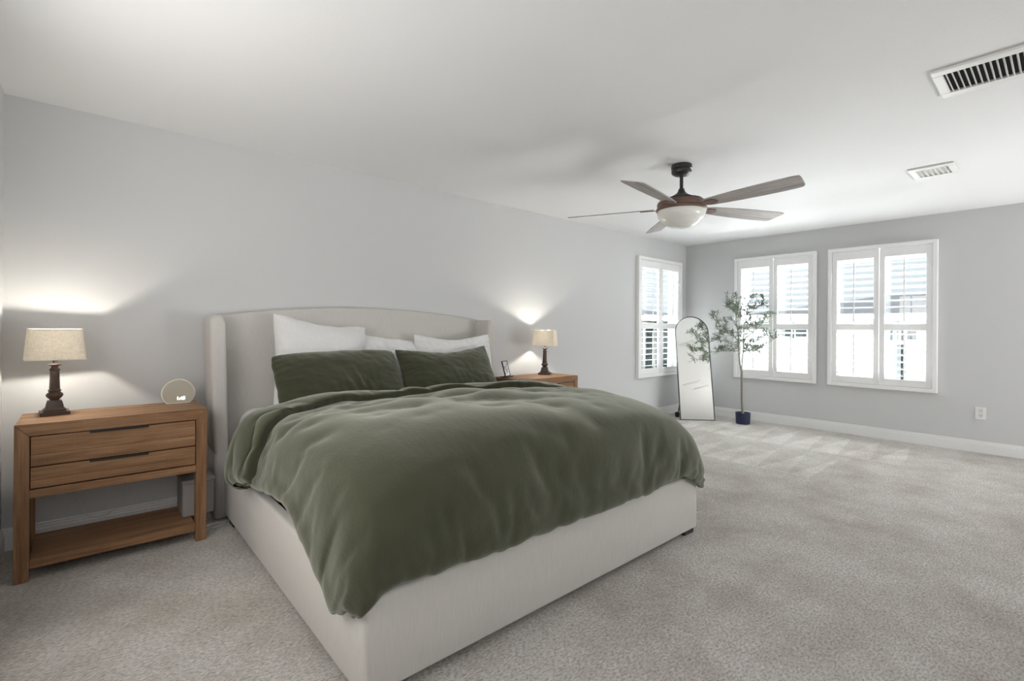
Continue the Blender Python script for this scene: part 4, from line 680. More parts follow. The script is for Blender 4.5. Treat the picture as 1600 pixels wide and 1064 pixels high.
2,1,0,-1,-2,1,1,0,0,1,1,2,0,0,1,1,0,0,1,1,2,1,1,1,0,1,0,1,1,1,1,1,2,2,2,3,3,3,0,2,1,5,-1279,-3,6,-8,-1,1,1,6,-3,-8,0,0,-1,-1,0,-1,-1,-1,0,0,-1,-2,-3,-2,-1,0,-1,-1,-1,0,-1,0,0,0,-1,
-2,-1,-2,-1,-1,-1,-2,-1,-1,-1,0,0,1,0,1,0,1,2,2,2,1,1,-1,-1,0,0,1,1,-1,0,2,1,1,-1,2,1,1,0,1,1,1,1,0,2,1,0,1,0,1,1,1,2,2,2,2,2,3,3,0,2,1,2,-1253,-2,1,-2,0,-1,3,3,-8,0,0,0,-1,-1,0,
-1,-1,-1,1,-1,-1,-3,-2,-2,-1,0,-1,-1,-1,0,0,-2,0,-1,0,-1,-1,-1,-1,-1,-2,-1,-1,-2,-1,0,0,1,0,1,1,1,1,2,2,2,0,-2,-1,1,1,0,2,-2,0,-1,1,1,2,2,2,0,0,1,1,1,0,0,1,2,1,1,1,0,1,1,2,2,2,2,2,
3,3,0,3,0,0,-1227,-2,1,2,-1,0,0,-1,-2,0,1,-1,0,-1,-2,-2,0,1,-1,0,-1,-3,-2,-1,-1,-1,-1,-1,0,0,-1,-3,-2,-2,1,3,-2,-1,-1,-1,-1,-2,-2,0,-1,-1,1,0,0,1,1,1,1,2,2,2,-2,-1,-1,0,0,1,0,-1,0,
0,1,2,2,2,4,-1,0,1,1,1,0,0,2,1,1,2,0,1,1,1,2,2,2,2,1,2,1,2,2,-1,0,-1200,-6,4,5,-1,0,0,0,-3,0,-3,3,0,-2,-1,-1,-2,0,0,1,-3,-1,-2,-1,-1,-1,0,-1,-1,0,-2,-1,-3,-3,-2,2,4,-3,-2,0,-2,0,
-1,-1,-1,0,0,0,1,1,0,1,1,2,1,2,-2,-1,-1,0,0,0,0,-1,0,1,2,1,2,2,2,2,0,1,1,1,-1,1,2,2,0,-1,1,1,2,2,2,2,2,2,2,1,0,3,0,-2,0,-1175,-3,4,5,1,0,-1,-1,-2,-6,0,0,4,0,-1,-1,-1,-2,0,-1,-1,-1,
-1,-1,-1,-1,-1,0,-2,-1,-2,-2,-1,-2,-3,0,0,0,1,1,-1,-4,2,-1,-1,0,1,0,1,0,1,0,1,1,1,1,-1,0,-1,0,1,0,-1,-1,0,1,2,1,2,1,2,1,2,2,1,-1,-1,3,2,1,0,0,0,1,2,2,3,2,2,2,1,1,0,0,1,0,-3,-1149,
0,3,4,3,-1,-1,-1,-6,-4,-1,5,0,1,1,-1,-1,-1,-1,-1,0,-1,-1,-1,-1,-4,-2,1,-5,-2,0,-1,-1,-1,0,-1,0,-1,0,2,-5,-1,-1,4,-1,1,0,0,1,1,0,1,0,1,0,2,-2,0,1,-1,1,0,0,-3,2,1,1,1,2,1,1,2,0,4,0,
-2,0,0,-1,0,2,2,2,3,2,3,2,2,2,2,1,1,0,0,1,-7,1,-1124,4,3,2,1,-1,-1,0,-4,-3,-2,-1,1,7,-1,-1,1,-1,-4,2,-1,-1,-1,-2,-5,2,-2,-4,-2,-1,-1,0,0,0,-1,-1,0,-1,0,2,-7,-1,1,-2,5,0,1,0,1,1,1,
0,1,0,1,0,0,0,0,-1,-1,1,-3,1,2,1,2,1,1,2,1,0,0,4,0,0,-1,0,-1,0,1,2,3,3,2,3,2,2,2,1,2,1,0,-12,1,4,-1,-1098,7,-6,-7,-1,1,1,2,10,-3,-5,2,-1,0,3,4,1,-2,-2,-3,-1,1,-4,-2,-1,1,-2,-1,-2,
-1,-1,-2,1,0,0,-1,-1,-1,0,1,-6,-1,-1,1,-1,5,1,-1,2,1,1,1,0,1,0,0,0,0,-1,-1,-1,-2,1,1,2,2,1,1,2,0,0,0,0,1,0,1,2,0,-1,1,2,2,2,3,2,1,2,2,3,0,-1,-2,-10,4,2,-9,9,-1073,1,3,-6,-5,-2,0,1,
0,1,5,6,1,-1,-5,0,-1,0,1,6,-1,0,-3,-1,-2,0,0,-2,-2,-2,-2,-1,1,1,0,0,-1,-1,-6,1,-1,-1,0,-1,-1,0,5,0,1,2,1,2,1,0,0,0,-1,-1,-2,-2,1,0,1,1,2,2,1,2,1,1,-1,0,-3,1,1,3,2,-1,1,0,2,2,3,2,
-1,-3,4,4,2,-10,-3,5,-1,4,-7,-1,7,-1048,1,4,-6,-1,-3,-2,-1,0,1,8,6,-1,-1,-2,-7,1,3,2,3,3,0,-2,-2,-1,0,-1,-2,-2,-3,-1,-1,1,0,1,0,-1,-2,-5,1,0,-1,-1,0,-1,-1,0,3,2,2,1,2,1,1,0,0,-2,
-3,-4,3,0,1,1,1,2,2,1,1,1,1,1,-1,-3,1,1,3,2,0,0,1,1,2,2,-3,-6,-1,4,4,5,-3,-12,2,9,0,-2,-1,4,-1025,-1,6,-4,1,-3,-2,-2,0,0,0,1,1,0,1,1,2,3,2,1,4,0,0,-4,-2,1,-2,-1,-1,-1,-1,-1,0,-2,3,
0,-1,-3,-3,0,1,-1,0,-1,-1,0,-1,0,3,2,2,3,1,1,0,-1,-2,-4,-1,0,2,1,1,2,1,1,0,1,1,0,-3,3,-1,2,2,2,3,-1,0,1,-1,2,-5,0,0,-6,-2,0,-1,0,2,4,4,5,0,-2,2,-1006,-2,8,-1,-1,-1,-1,-2,-1,0,1,0,
0,1,1,1,1,2,4,1,0,1,0,0,0,1,0,0,-1,0,-1,-1,0,-2,1,1,-3,-4,0,0,1,0,-1,0,-1,-1,0,-1,0,3,3,3,2,1,-1,-1,-2,-4,0,1,1,1,1,2,0,0,-1,1,0,0,1,1,1,2,2,2,-2,0,0,0,0,3,-2,-7,1,-5,-1,0,0,2,3,4,
4,4,-8,2,3,-989,0,1,4,1,0,-2,-1,-1,0,0,1,0,1,0,1,1,2,2,2,2,2,2,1,2,2,1,0,1,-1,-1,-1,-1,-1,-1,1,-3,-4,2,1,0,-1,-5,4,0,0,-1,0,0,2,3,3,2,0,-1,-2,-2,-3,1,1,1,2,1,1,0,0,-1,1,0,0,1,1,1,
0,0,1,1,1,1,0,-3,-4,-3,-2,1,0,1,-2,2,1,3,2,1,3,-4,-1,4,-974,2,-1,1,-1,1,0,1,1,0,0,0,1,0,1,0,2,2,3,2,4,3,3,4,3,2,3,1,1,0,-1,-1,-1,-1,-2,1,-5,-2,-1,2,2,-3,-7,5,2,1,0,-1,0,2,4,2,2,-1,
-2,-4,-3,1,2,1,2,1,1,1,0,0,0,0,0,1,0,1,-1,1,2,1,0,1,0,-1,-4,-12,3,3,1,-5,4,0,2,2,2,2,-1,0,1,-1,0,-962,5,-1,0,0,0,1,0,1,0,0,1,0,0,0,1,1,3,3,5,5,5,5,5,4,5,3,3,1,-2,1,-2,-3,-1,0,2,-5,
-1,-1,0,-4,-4,-4,6,5,2,0,0,0,1,-1,7,1,-3,-4,-4,2,1,2,1,1,2,1,1,0,0,0,1,-1,0,-2,2,1,1,2,1,0,0,-1,-3,-13,0,4,2,-4,0,2,3,2,1,0,1,2,1,-6,3,-1,-951,4,2,-5,4,1,0,1,0,1,0,0,0,0,1,0,2,3,4,
6,6,7,7,7,6,6,4,4,2,0,-3,-1,0,-1,-1,0,-2,-2,-5,-1,0,-3,-5,6,5,2,0,-3,3,1,-3,7,3,-2,-4,-4,-3,1,5,0,2,2,2,1,1,0,0,0,0,-5,0,2,3,2,0,-2,3,-1,-4,-11,-2,1,5,-2,-2,3,2,3,2,2,-2,-2,-1,6,
-22,4,10,-942,-2,2,0,-1,1,1,2,1,1,4,0,0,-2,1,2,2,4,5,6,9,8,8,10,8,8,5,4,5,1,-2,-1,-1,0,-2,-1,-2,-5,-2,0,0,-3,-6,2,8,2,0,-1,-1,-6,6,7,3,-1,-8,-4,2,2,2,-3,4,3,2,1,-4,4,2,0,-7,2,1,-1,
0,4,-4,5,-1,-3,-11,-3,2,2,2,-1,1,3,1,0,-2,5,1,-1,-19,7,-4,-9,18,-933,1,2,0,0,1,1,1,1,0,0,2,1,2,0,1,4,3,6,8,8,11,11,11,12,7,6,5,5,5,-1,0,-1,0,-1,-2,-1,-7,0,1,0,-4,-6,3,-6,8,-8,-1,0,
8,5,6,-4,4,-4,-4,2,0,-3,1,4,-3,2,1,2,3,4,-3,-5,3,1,1,1,-3,4,-7,-1,-2,-4,1,2,3,1,-4,2,-1,-1,-1,-2,-4,-5,-1,1,-2,0,-4,13,-925,3,2,2,-2,1,2,-1,4,1,0,1,2,2,0,1,3,6,7,9,10,11,13,13,13,
13,8,4,8,2,0,2,-2,0,-1,0,-3,-6,-2,-2,5,-2,-7,-1,-1,-2,2,-1,-2,8,2,1,-1,-1,4,-4,2,0,-4,2,2,1,2,1,1,4,-6,0,1,0,1,3,0,2,-3,0,-5,-4,0,3,-3,2,3,0,0,-1,-2,-2,-3,-3,-3,-3,-12,0,3,4,9,
-919,4,7,2,-1,2,-1,0,3,-2,5,1,1,3,2,0,4,6,8,10,12,13,13,16,13,14,14,8,4,6,-1,0,-2,0,1,-2,-7,1,-1,-2,-2,5,-7,-1,-1,-2,0,0,-2,0,10,0,0,-1,3,-5,1,-4,2,2,2,-1,4,1,-2,4,-4,1,0,0,1,4,1,
-3,3,-13,2,0,1,1,0,1,2,0,-1,-2,-1,-3,-8,0,-2,-10,-2,-1,3,4,4,-912,6,8,3,3,3,-2,1,-1,3,3,3,2,2,2,1,5,7,8,11,14,13,19,14,18,12,16,12,8,1,1,-5,5,1,-4,0,-5,3,-6,-5,4,4,-7,-3,-2,-1,4,
-5,1,0,2,9,-1,-2,3,-4,-4,1,2,-2,1,3,0,4,-2,1,-1,0,2,1,1,-3,3,3,-15,4,1,2,1,0,1,1,0,0,-1,-2,-2,-7,-3,-1,-7,-8,-1,-2,3,4,-4,-906,7,11,7,2,5,5,-6,4,-1,7,-2,7,4,1,2,6,8,9,13,13,17,14,
22,14,20,9,10,14,6,-1,-7,-1,8,1,-8,3,-4,-3,-2,-3,9,-6,-3,-1,-2,3,-4,-1,2,0,8,2,-1,-2,-1,-5,3,-1,1,0,0,3,-3,6,0,-2,1,-6,3,3,1,3,-13,2,2,2,2,1,-3,4,-1,2,-1,0,-3,-3,-6,-4,-4,-4,-17,0,
1,5,2,-13,-899,7,13,9,11,5,3,0,-10,9,6,-5,11,3,5,3,0,17,12,8,21,16,17,12,25,9,21,9,1,15,1,-3,-2,-8,13,-2,-11,9,-1,-12,6,-5,9,-3,-10,7,0,-7,6,-8,8,6,1,0,0,-11,5,-6,8,0,-8,7,1,-5,8,
1,1,-13,7,2,3,2,-14,4,2,1,2,3,-8,4,3,-4,5,-3,0,-8,3,-2,-5,-3,-24,2,0,1,-20,1,2,-894,7,5,9,12,7,11,4,5,4,3,3,5,4,8,4,7,12,14,16,16,18,17,17,16,15,13,11,7,4,0,0,0,0,0,0,0,0,0,0,0,0,
0,0,0,0,0,0,0,0,0,0,0,0,0,0,0,0,0,0,0,0,0,0,0,0,0,0,0,0,0,0,0,0,0,0,0,0,0,0,0,0,-6,1,-1,-3,-6,-4,-4,-4,-5,-3,-3,0,-5,-17,-3,300,15,5,9,4,8,9,12,9,5,7,0,-2,0,1,0,1,-1,1,0,-1,-4,-2,
-3,2,0,-2,1,-2,-1,0,1,1,2,4,4,1,1,1,1,0,-1,1,0,2,0,-1,-1,0,-2,-1,-1,-1,2,0,1,-1,0,1,1,-1,-2,-1,1,0,0,2,4,3,2,0,2,-1,0,-1,-3,-1,3,2,1,-4,-8,-10,-9,-6,-7,-7,-8,-7,-7,-8,-5,-5,-3,-1,
1,-9,296,6,2,14,14,14,14,18,4,12,9,7,2,-6,0,4,7,-5,2,2,0,-2,-3,3,0,-1,4,-3,1,0,-1,4,0,3,2,3,1,0,0,-2,-8,8,-1,4,1,0,-3,2,-1,-1,-3,1,-1,1,0,0,0,-5,5,0,-1,-3,-11,11,2,0,-2,7,3,0,0,-2,
-3,4,-4,-4,-4,5,1,0,-12,-3,-12,-10,-2,-10,-11,-14,-16,12,-12,3,-6,-9,-9,-12,3,306,16,-5,15,14,14,14,13,13,12,5,11,2,-1,4,2,4,-4,6,-1,5,1,-2,3,-2,2,5,-2,-6,7,-3,-3,10,3,2,-4,-8,-1,
-2,2,1,3,8,-3,1,-5,8,-11,7,-8,12,-9,-4,6,-1,2,-8,7,-3,6,-10,-5,0,-3,2,14,-2,2,2,-1,5,-9,-1,1,-4,0,-6,4,2,-4,-11,-10,-6,-11,-11,-9,-11,-13,-15,-14,9,-6,-9,-12,12,-14,-20,316,-4,18,
16,15,14,15,14,14,12,6,11,5,2,5,3,4,-3,2,5,-1,8,0,2,1,1,1,2,-7,3,4,-2,6,-2,6,-10,2,-1,-3,1,2,2,4,-7,-4,6,-8,1,4,2,-2,0,2,-2,-2,0,-1,9,-3,-6,-3,-2,-4,2,-4,13,2,-5,-2,1,0,3,-1,-1,-5,
0,-6,4,1,-7,-11,-9,-11,-11,-11,-10,-11,-14,-14,-14,-14,7,-2,-13,0,-6,-23,315,5,19,16,18,17,15,16,14,8,12,9,9,6,5,5,3,-1,4,5,-1,8,3,2,2,2,1,-2,-2,3,4,-1,2,2,-4,0,1,-1,-3,-7,8,3,-3,
-8,3,1,-4,4,4,2,-1,0,1,-2,-2,-2,1,1,2,-5,-5,-2,-5,-8,7,-2,15,-4,-2,0,-1,2,-2,-2,-4,-2,-6,1,-1,-6,-10,-10,-11,-13,-10,-10,-14,-15,-14,-14,-14,-9,-2,-2,-19,6,-28,319,13,16,19,19,18,
17,16,14,12,11,10,10,8,5,6,4,0,6,5,0,9,4,3,3,2,2,-1,-2,4,4,-1,2,2,-4,0,-1,-3,-10,0,6,-6,-2,4,0,-1,2,4,4,2,0,0,0,-1,-2,-3,1,0,1,-5,-5,-4,-6,-8,6,1,-5,13,-6,4,-2,0,-2,-3,-5,-8,-1,-7,
-3,0,-9,-11,-11,-13,-10,-12,-15,-15,-13,-14,-15,-16,-17,-16,8,-22,-6,322,16,20,21,20,18,18,17,15,14,12,10,11,8,7,6,6,3,5,6,1,10,5,3,3,4,1,-8,7,5,4,1,3,-1,-3,0,-4,-8,-10,5,1,-4,4,3,
0,-1,3,3,4,3,0,0,0,-1,-2,-3,0,0,-1,-4,-5,-5,-7,-9,5,1,-3,-5,8,2,0,-2,-3,-3,-6,-8,-7,-2,-4,-9,-3,-10,-12,-11,-12,-14,-15,-14,-14,-15,-16,-16,-16,-16,-14,-16,-2,312,34,22,22,21,19,
19,17,16,15,13,13,11,7,8,6,9,5,3,9,3,9,6,3,4,5,-14,11,5,5,5,3,-1,0,-1,-3,-7,-11,-6,3,1,0,5,4,1,0,3,2,3,2,1,0,0,-1,-1,-2,-2,-1,-2,-4,-5,-6,-8,-8,4,1,-3,-5,-1,7,0,-3,-4,-4,-6,-7,-8,
-3,-7,-11,-2,-9,-12,-12,-12,-15,-14,-17,-12,-16,-16,-17,-18,-19,-10,-16,-9,298,44,26,27,26,21,19,18,17,16,14,13,11,9,7,8,9,8,4,11,5,9,4,4,4,1,-11,12,5,5,4,2,1,-1,-1,-3,-6,-9,-1,2,
1,0,4,3,1,0,2,1,2,2,0,0,0,-1,0,-1,-2,-2,-2,-3,-4,-5,-7,-8,2,1,-2,-6,-1,-2,4,-4,-5,-5,-5,-7,-8,-5,-7,-12,-4,-9,-12,-13,-13,-15,-16,-12,-16,-14,-19,-18,-17,-19,-15,-11,-14,287,45,32,
31,31,27,19,19,14,19,17,14,11,9,7,8,11,9,7,11,10,4,5,3,3,-1,-9,12,7,5,4,3,1,-1,-1,-3,-5,-8,2,2,1,0,3,1,-3,6,0,2,1,1,0,0,-1,0,-1,-1,-1,-2,-2,-3,-3,-4,-5,-8,1,0,-3,-4,-6,2,0,-5,-6,
-6,-5,-6,-8,-6,-9,-11,-5,-10,-13,-13,-14,-15,-13,-14,-16,-16,-19,-19,-19,-17,-16,-10,-19,276,39,37,38,34,36,22,16,21,14,20,16,12,10,7,6,13,12,11,9,9,5,4,3,2,-2,-7,11,8,6,5,3,1,0,0,
-2,-5,-6,4,0,1,2,0,-1,-6,8,2,1,0,1,-1,0,-1,0,-1,0,-1,-2,-2,-2,-3,-3,-3,-7,-1,-1,-3,-3,-4,-6,3,-6,-6,-7,-7,-7,-6,-9,-8,-10,-7,-11,-13,-13,-14,-13,-14,-15,-17,-18,-18,-19,-18,-15,
-17,-15,-24,272,42,23,41,43,24,32,28,24,21,15,17,14,10,9,8,12,13,11,9,8,6,4,3,0,-3,-5,11,9,7,5,3,2,1,0,0,-8,2,1,0,0,0,-1,-3,-5,7,3,1,1,-1,-1,-1,-1,0,0,0,-1,-1,-1,-2,-2,-2,-2,-4,-6,
1,-4,-4,-2,-6,-1,-6,-7,-6,-7,-8,-7,-10,-10,-8,-10,-11,-13,-13,-13,-14,-14,-17,-18,-19,-21,-16,-17,-16,-13,-19,-28,274,39,26,29,44,43,35,29,26,20,17,13,14,11,12,11,12,11,11,9,7,6,5,
3,1,-3,-1,9,7,7,5,4,2,2,1,0,-5,3,-2,-1,-1,0,-2,-4,-6,7,5,2,-1,-1,-3,-3,-3,2,1,1,1,-1,-1,-1,-2,-1,-1,-2,-3,-3,-5,-4,-4,-3,-5,-6,-7,-6,-7,-8,-8,-10,-10,-11,-11,-11,-13,-13,-13,-14,
-16,-19,-20,-20,-16,-18,-19,-20,-16,-22,-36,283,41,15,34,44,45,39,32,25,21,16,15,13,13,13,12,12,10,11,8,8,6,5,4,1,1,-1,7,3,8,6,4,3,2,1,2,0,-2,-3,-4,0,-1,-1,-2,-1,5,2,0,-1,-3,-5,-5,
-4,2,4,2,2,0,0,-1,-1,-1,-2,-1,-2,-3,-5,-5,-4,-4,-5,-6,-7,-7,-7,-8,-8,-10,-10,-11,-13,-13,-12,-13,-14,-14,-17,-18,-20,-20,-20,-21,-21,-10,-20,-37,-24,298,43,18,27,29,45,46,37,28,21,
17,15,15,13,13,12,12,11,10,8,8,6,5,4,3,2,-2,5,0,10,7,5,3,2,2,2,-1,-2,-4,-6,2,-3,4,1,0,2,1,-2,-2,-4,-6,-8,-9,6,6,4,2,1,0,-1,-1,0,-1,-2,-2,-3,-4,-4,-5,-5,-5,-7,-6,-7,-7,-8,-8,-10,
-10,-11,-13,-15,-14,-13,-14,-15,-16,-18,-18,-20,-21,-21,-20,-35,-17,-18,-30,307,48,19,27,33,39,40,39,26,26,20,15,14,14,13,12,12,10,11,9,7,5,6,5,4,3,2,3,2,6,5,4,3,3,2,1,0,-1,-3,-3,
1,0,2,0,0,0,-1,-2,-4,-4,-5,-6,-5,1,4,3,2,1,0,-1,0,-1,-1,-1,-2,-3,-4,-4,-5,-5,-5,-7,-6,-7,-7,-8,-8,-8,-10,-10,-16,-15,-16,-14,-14,-15,-16,-17,-19,-20,-21,-32,-23,-23,-23,-13,-34,
314,38,37,33,31,34,35,38,34,26,17,16,14,13,14,13,11,10,10,12,4,6,5,6,4,5,4,3,3,4,3,4,3,2,2,1,1,-1,-1,-1,0,0,1,-1,0,-2,-2,-3,-3,-3,-4,-5,-3,0,2,2,0,0,0,-1,0,-1,-1,-1,-2,-3,-3,-4,-4,
-5,-6,-6,-6,-7,-7,-8,-7,-7,-12,-13,-14,-14,-16,-16,-14,-15,-17,-17,-25,-21,-21,-24,-24,-24,-23,-17,-36,320,39,34,34,36,38,39,37,33,22,17,16,14,14,14,14,9,10,9,9,7,6,6,6,5,5,5,4,3,
3,3,3,2,2,2,2,0,1,0,-1,0,0,-1,-1,-1,-3,-3,-3,-3,-3,-2,-3,-1,-1,1,0,-1,-2,-1,0,0,0,-2,-2,-2,-2,-2,-4,-4,-4,-6,-6,-6,-7,-7,-7,-8,-8,-10,-13,-14,-15,-16,-15,-16,-18,-18,-19,-20,-21,
-22,-25,-25,-19,-25,-26,-32,329,46,33,36,36,36,32,31,30,24,20,20,17,14,14,12,11,9,9,8,8,6,7,5,6,5,5,4,3,3,3,3,2,2,2,1,1,1,0,0,-1,0,-2,-1,-3,-3,-4,-4,-2,-2,-1,-1,0,-1,0,-2,-2,-4,-3,
1,2,0,-1,-3,-4,0,-1,-3,-4,-4,-5,-6,-6,-7,-7,-7,-8,-8,-7,-15,-14,-14,-16,-16,-16,-18,-19,-20,-20,-22,-22,-24,-26,-22,-27,-21,-35,335,43,40,37,36,38,35,33,28,21,20,17,16,14,14,14,9,
9,9,8,7,7,6,6,6,5,5,4,3,3,3,3,2,2,1,2,0,1,0,0,-1,-1,-1,-2,-3,-4,-6,-6,-1,-1,-1,1,1,1,-1,-2,-3,-5,-8,5,2,1,-1,-2,-2,-1,-2,-3,-3,-4,-5,-5,-6,-7,-7,-7,-8,-9,-9,-12,-13,-14,-15,-15,
-16,-19,-20,-22,-21,-23,-22,-23,-24,-27,-27,-25,-33,348,43,36,31,39,38,37,36,25,20,19,18,16,15,14,13,10,10,8,8,7,7,6,6,5,5,5,4,4,3,3,2,2,2,1,1,1,0,0,-1,-1,-1,-1,-2,-4,-5,-7,-10,1,
-1,-1,2,4,2,0,-1,-3,-4,-4,0,1,-1,-1,-1,-1,-2,-2,-2,-3,-3,-5,-5,-6,-6,-7,-7,-8,-9,-10,-11,-12,-13,-15,-17,-17,-24,-24,-24,-22,-17,-23,-24,-26,-22,-24,-29,-31,361,38,35,38,37,38,37,
35,22,20,19,18,16,14,15,12,12,8,8,7,7,7,6,6,5,5,5,4,3,3,3,3,2,1,1,0,0,0,-1,0,-1,-1,-1,-2,-3,-4,-7,-7,-8,-2,-4,7,6,3,1,0,-2,-3,-3,-1,-1,-2,-4,1,0,-4,1,-2,-3,-3,-4,-5,-5,-6,-7,-7,-8,
-9,-10,-11,-12,-13,-15,-15,-20,-20,-23,-23,-26,-27,-24,-25,-25,-27,-25,-13,-33,376,37,36,22,39,39,41,33,23,20,19,19,16,15,13,13,10,10,8,7,7,6,7,5,5,5,4,4,3,4,2,3,2,1,0,0,-1,-1,-1,
-2,-1,0,0,-1,-2,-4,-5,-6,-6,-7,-5,8,6,4,1,0,-2,-3,-4,-2,0,-1,-1,-2,-1,-1,-2,-2,-2,-2,-4,-4,-6,-6,-6,-7,-8,-9,-9,-11,-13,-13,-15,-18,-21,-22,-23,-18,-20,-27,-25,-25,-25,-27,-26,-19,
-32,392,37,24,28,38,39,37,32,24,22,21,17,16,14,13,12,10,10,8,7,6,7,6,5,5,3,4,4,4,3,3,2,2,1,0,-1,-2,-2,-3,-2,-2,1,2,1,-2,-3,-4,-6,-8,-9,5,5,5,2,1,0,-2,-5,-7,-1,3,0,-1,-5,2,-3,0,-4,
0,-1,-4,-4,-5,-6,-6,-7,-7,-9,-10,-11,-12,-14,-15,-17,-19,-21,-22,-21,-22,-23,-25,-27,-27,-28,-20,-25,-31,405,39,26,23,36,36,32,30,19,25,27,17,16,14,13,12,11,10,8,6,3,9,7,5,3,3,2,5,
4,3,2,3,3,1,-1,-2,-3,-4,-4,-4,-4,6,4,2,-1,-3,-4,-6,-7,-5,3,5,3,3,0,0,-2,-3,-4,-5,3,1,-1,-3,-1,-2,-2,-1,-1,-2,-4,-4,-5,-5,-6,-6,-7,-9,-9,-11,-13,-14,-15,-18,-21,-23,-25,-24,-17,-19,
-22,-25,-28,-28,-27,-21,-30,417,41,10,35,32,25,31,34,28,26,18,20,17,15,13,13,10,10,8,7,6,6,5,5,3,1,-2,8,5,3,-1,6,3,1,-1,-3,-4,-6,-8,-2,5,5,2,1,0,-3,-5,-7,-7,-8,8,5,3,2,1,-1,-1,-1,
-1,-2,-1,-1,-2,-3,-3,-3,0,1,-1,-3,-3,-5,-5,-5,-5,-6,-6,-8,-10,-11,-12,-14,-16,-18,-20,-23,-25,-27,-27,-14,-15,-22,-27,-28,-24,-26,-31,425,41,10,30,28,33,33,33,25,22,21,19,17,15,14,
12,11,10,8,7,6,6,5,4,3,2,2,4,4,3,2,2,2,1,-1,-3,-5,-6,-9,4,4,2,2,0,-1,-3,-5,-9,-10,5,4,3,2,1,-1,-1,1,2,0,-1,-1,-3,-5,-5,-3,-4,5,1,-1,-2,-4,-5,-5,-5,-5,-5,-5,-8,-9,-11,-12,-15,-15,
-18,-20,-22,-24,-26,-28,-23,-18,-12,-21,-28,-26,-26,-34,433,28,24,29,31,31,33,28,24,23,20,20,16,15,13,13,11,10,9,7,6,4,5,4,3,3,3,3,3,3,2,2,2,0,-2,-3,-4,-5,-5,1,0,0,3,0,-1,-2,-3,-5,
-6,-1,0,2,2,1,-1,-5,6,4,1,-1,-2,-4,-6,-9,3,1,1,0,-1,-3,-5,-5,-5,-5,-4,-3,-5,-6,-9,-11,-13,-14,-16,-17,-20,-21,-24,-25,-28,-28,-16,-18,-17,-19,-26,-28,-36,444,34,21,23,31,31,30,26,
25,23,21,17,17,13,13,13,12,11,8,7,6,4,3,4,4,3,3,3,2,3,3,2,1,0,-2,-4,-4,-4,-3,-1,-3,-6,6,2,-2,-3,0,-2,-2,-3,-6,1,7,4,1,0,1,2,-1,-1,-2,-4,-6,-4,0,-2,1,0,-1,-3,-8,-4,-3,-9,1,-5,-1,-6,
-9,-11,-13,-14,-16,-17,-19,-21,-22,-25,-27,-27,-29,-20,-20,-9,-22,-29,-36,454,32,19,26,30,29,28,26,25,22,19,19,15,11,13,14,14,11,9,6,4,3,3,4,4,3,3,2,2,3,3,3,1,0,-2,-5,-6,-5,-1,-1,
-6,2,1,-2,-3,-5,3,-4,3,-2,5,4,4,3,1,-1,-1,-1,-3,-1,-3,-3,-4,-3,-3,-5,3,2,0,-2,-3,-4,-4,-5,-3,-3,-5,-7,-9,-12,-13,-14,-16,-17,-18,-20,-22,-24,-25,-27,-28,-29,-24,-11,-12,-30,-35,
464,29,24,26,24,28,27,26,23,23,21,17,10,9,13,18,15,12,8,6,3,1,1,4,5,4,2,2,1,2,4,5,2,0,-2,-5,-8,-10,1,1,-1,-3,-1,-5,-3,3,0,-3,2,9,6,3,3,1,0,-1,-3,-5,-4,-1,-2,-3,-5,-1,-1,-2,-2,2,3,
0,-1,-3,-3,-4,-4,-5,-5,-8,-10,-13,-15,-13,-16,-17,-18,-19,-21,-22,-25,-26,-27,-27,-28,-28,-14,-16,-35,471,31,22,21,28,27,22,23,20,25,27,11,8,9,21,19,14,11,8,5,2,0,-4,6,7,4,2,0,0,1,
6,7,4,1,-2,-4,-7,-8,-11,1,2,1,-1,-3,-2,-4,3,5,6,6,4,3,2,-1,-2,-2,-5,-6,-8,3,-1,-4,-7,3,1,-3,-6,7,4,2,-1,-1,-3,-4,-4,-5,-7,-8,-11,-14,-19,-11,-16,-16,-18,-19,-19,-21,-23,-26,-28,
-28,-29,-24,-23,-11,-36,477,31,18,26,24,15,22,26,28,29,10,15,17,18,17,16,13,9,7,5,2,0,0,4,4,2,0,-1,-2,0,11,8,6,2,-1,-4,-6,-8,-7,-2,-3,-3,1,-2,-2,0,-1,9,9,7,4,1,0,-3,-3,-3,-3,-4,-4,
0,-2,-3,-3,1,-1,-4,-1,4,4,1,0,-2,-2,-3,-5,-5,-7,-8,-11,-14,-16,-20,-12,-23,-15,-19,-18,-18,-21,-24,-27,-29,-29,-24,-15,-23,-36,481,31,21,16,17,25,27,28,28,17,21,19,17,15,15,14,11,
9,6,5,2,0,0,4,2,0,-3,7,4,3,5,7,4,2,-1,-4,-7,-9,-7,-1,-1,-3,-2,-1,0,2,6,7,7,4,3,0,-3,-5,-6,-1,-1,-1,-3,-3,-1,-2,-1,-2,-2,-2,-2,4,5,1,0,-2,-2,-3,-4,-5,-6,-9,-11,-13,-16,-18,-22,-16,
-26,-16,-18,-15,-17,-23,-26,-26,-28,-28,-13,-29,-35,483,31,11,18,27,26,26,28,24,24,20,18,16,15,14,12,10,9,6,4,1,-1,0,5,2,-2,8,6,5,3,4,5,3,0,-1,-5,-7,-10,-12,3,-1,-3,-5,2,-1,10,8,7,
5,4,1,-2,-5,-8,-10,3,1,-1,-3,-5,0,0,-1,-3,-6,0,-3,8,5,2,-1,-2,-3,-3,-2,-4,-6,-8,-11,-14,-16,-18,-20,-23,-21,-26,-17,-12,-13,-20,-27,-28,-26,-22,-29,-19,-34,485,26,25,12,26,26,25,
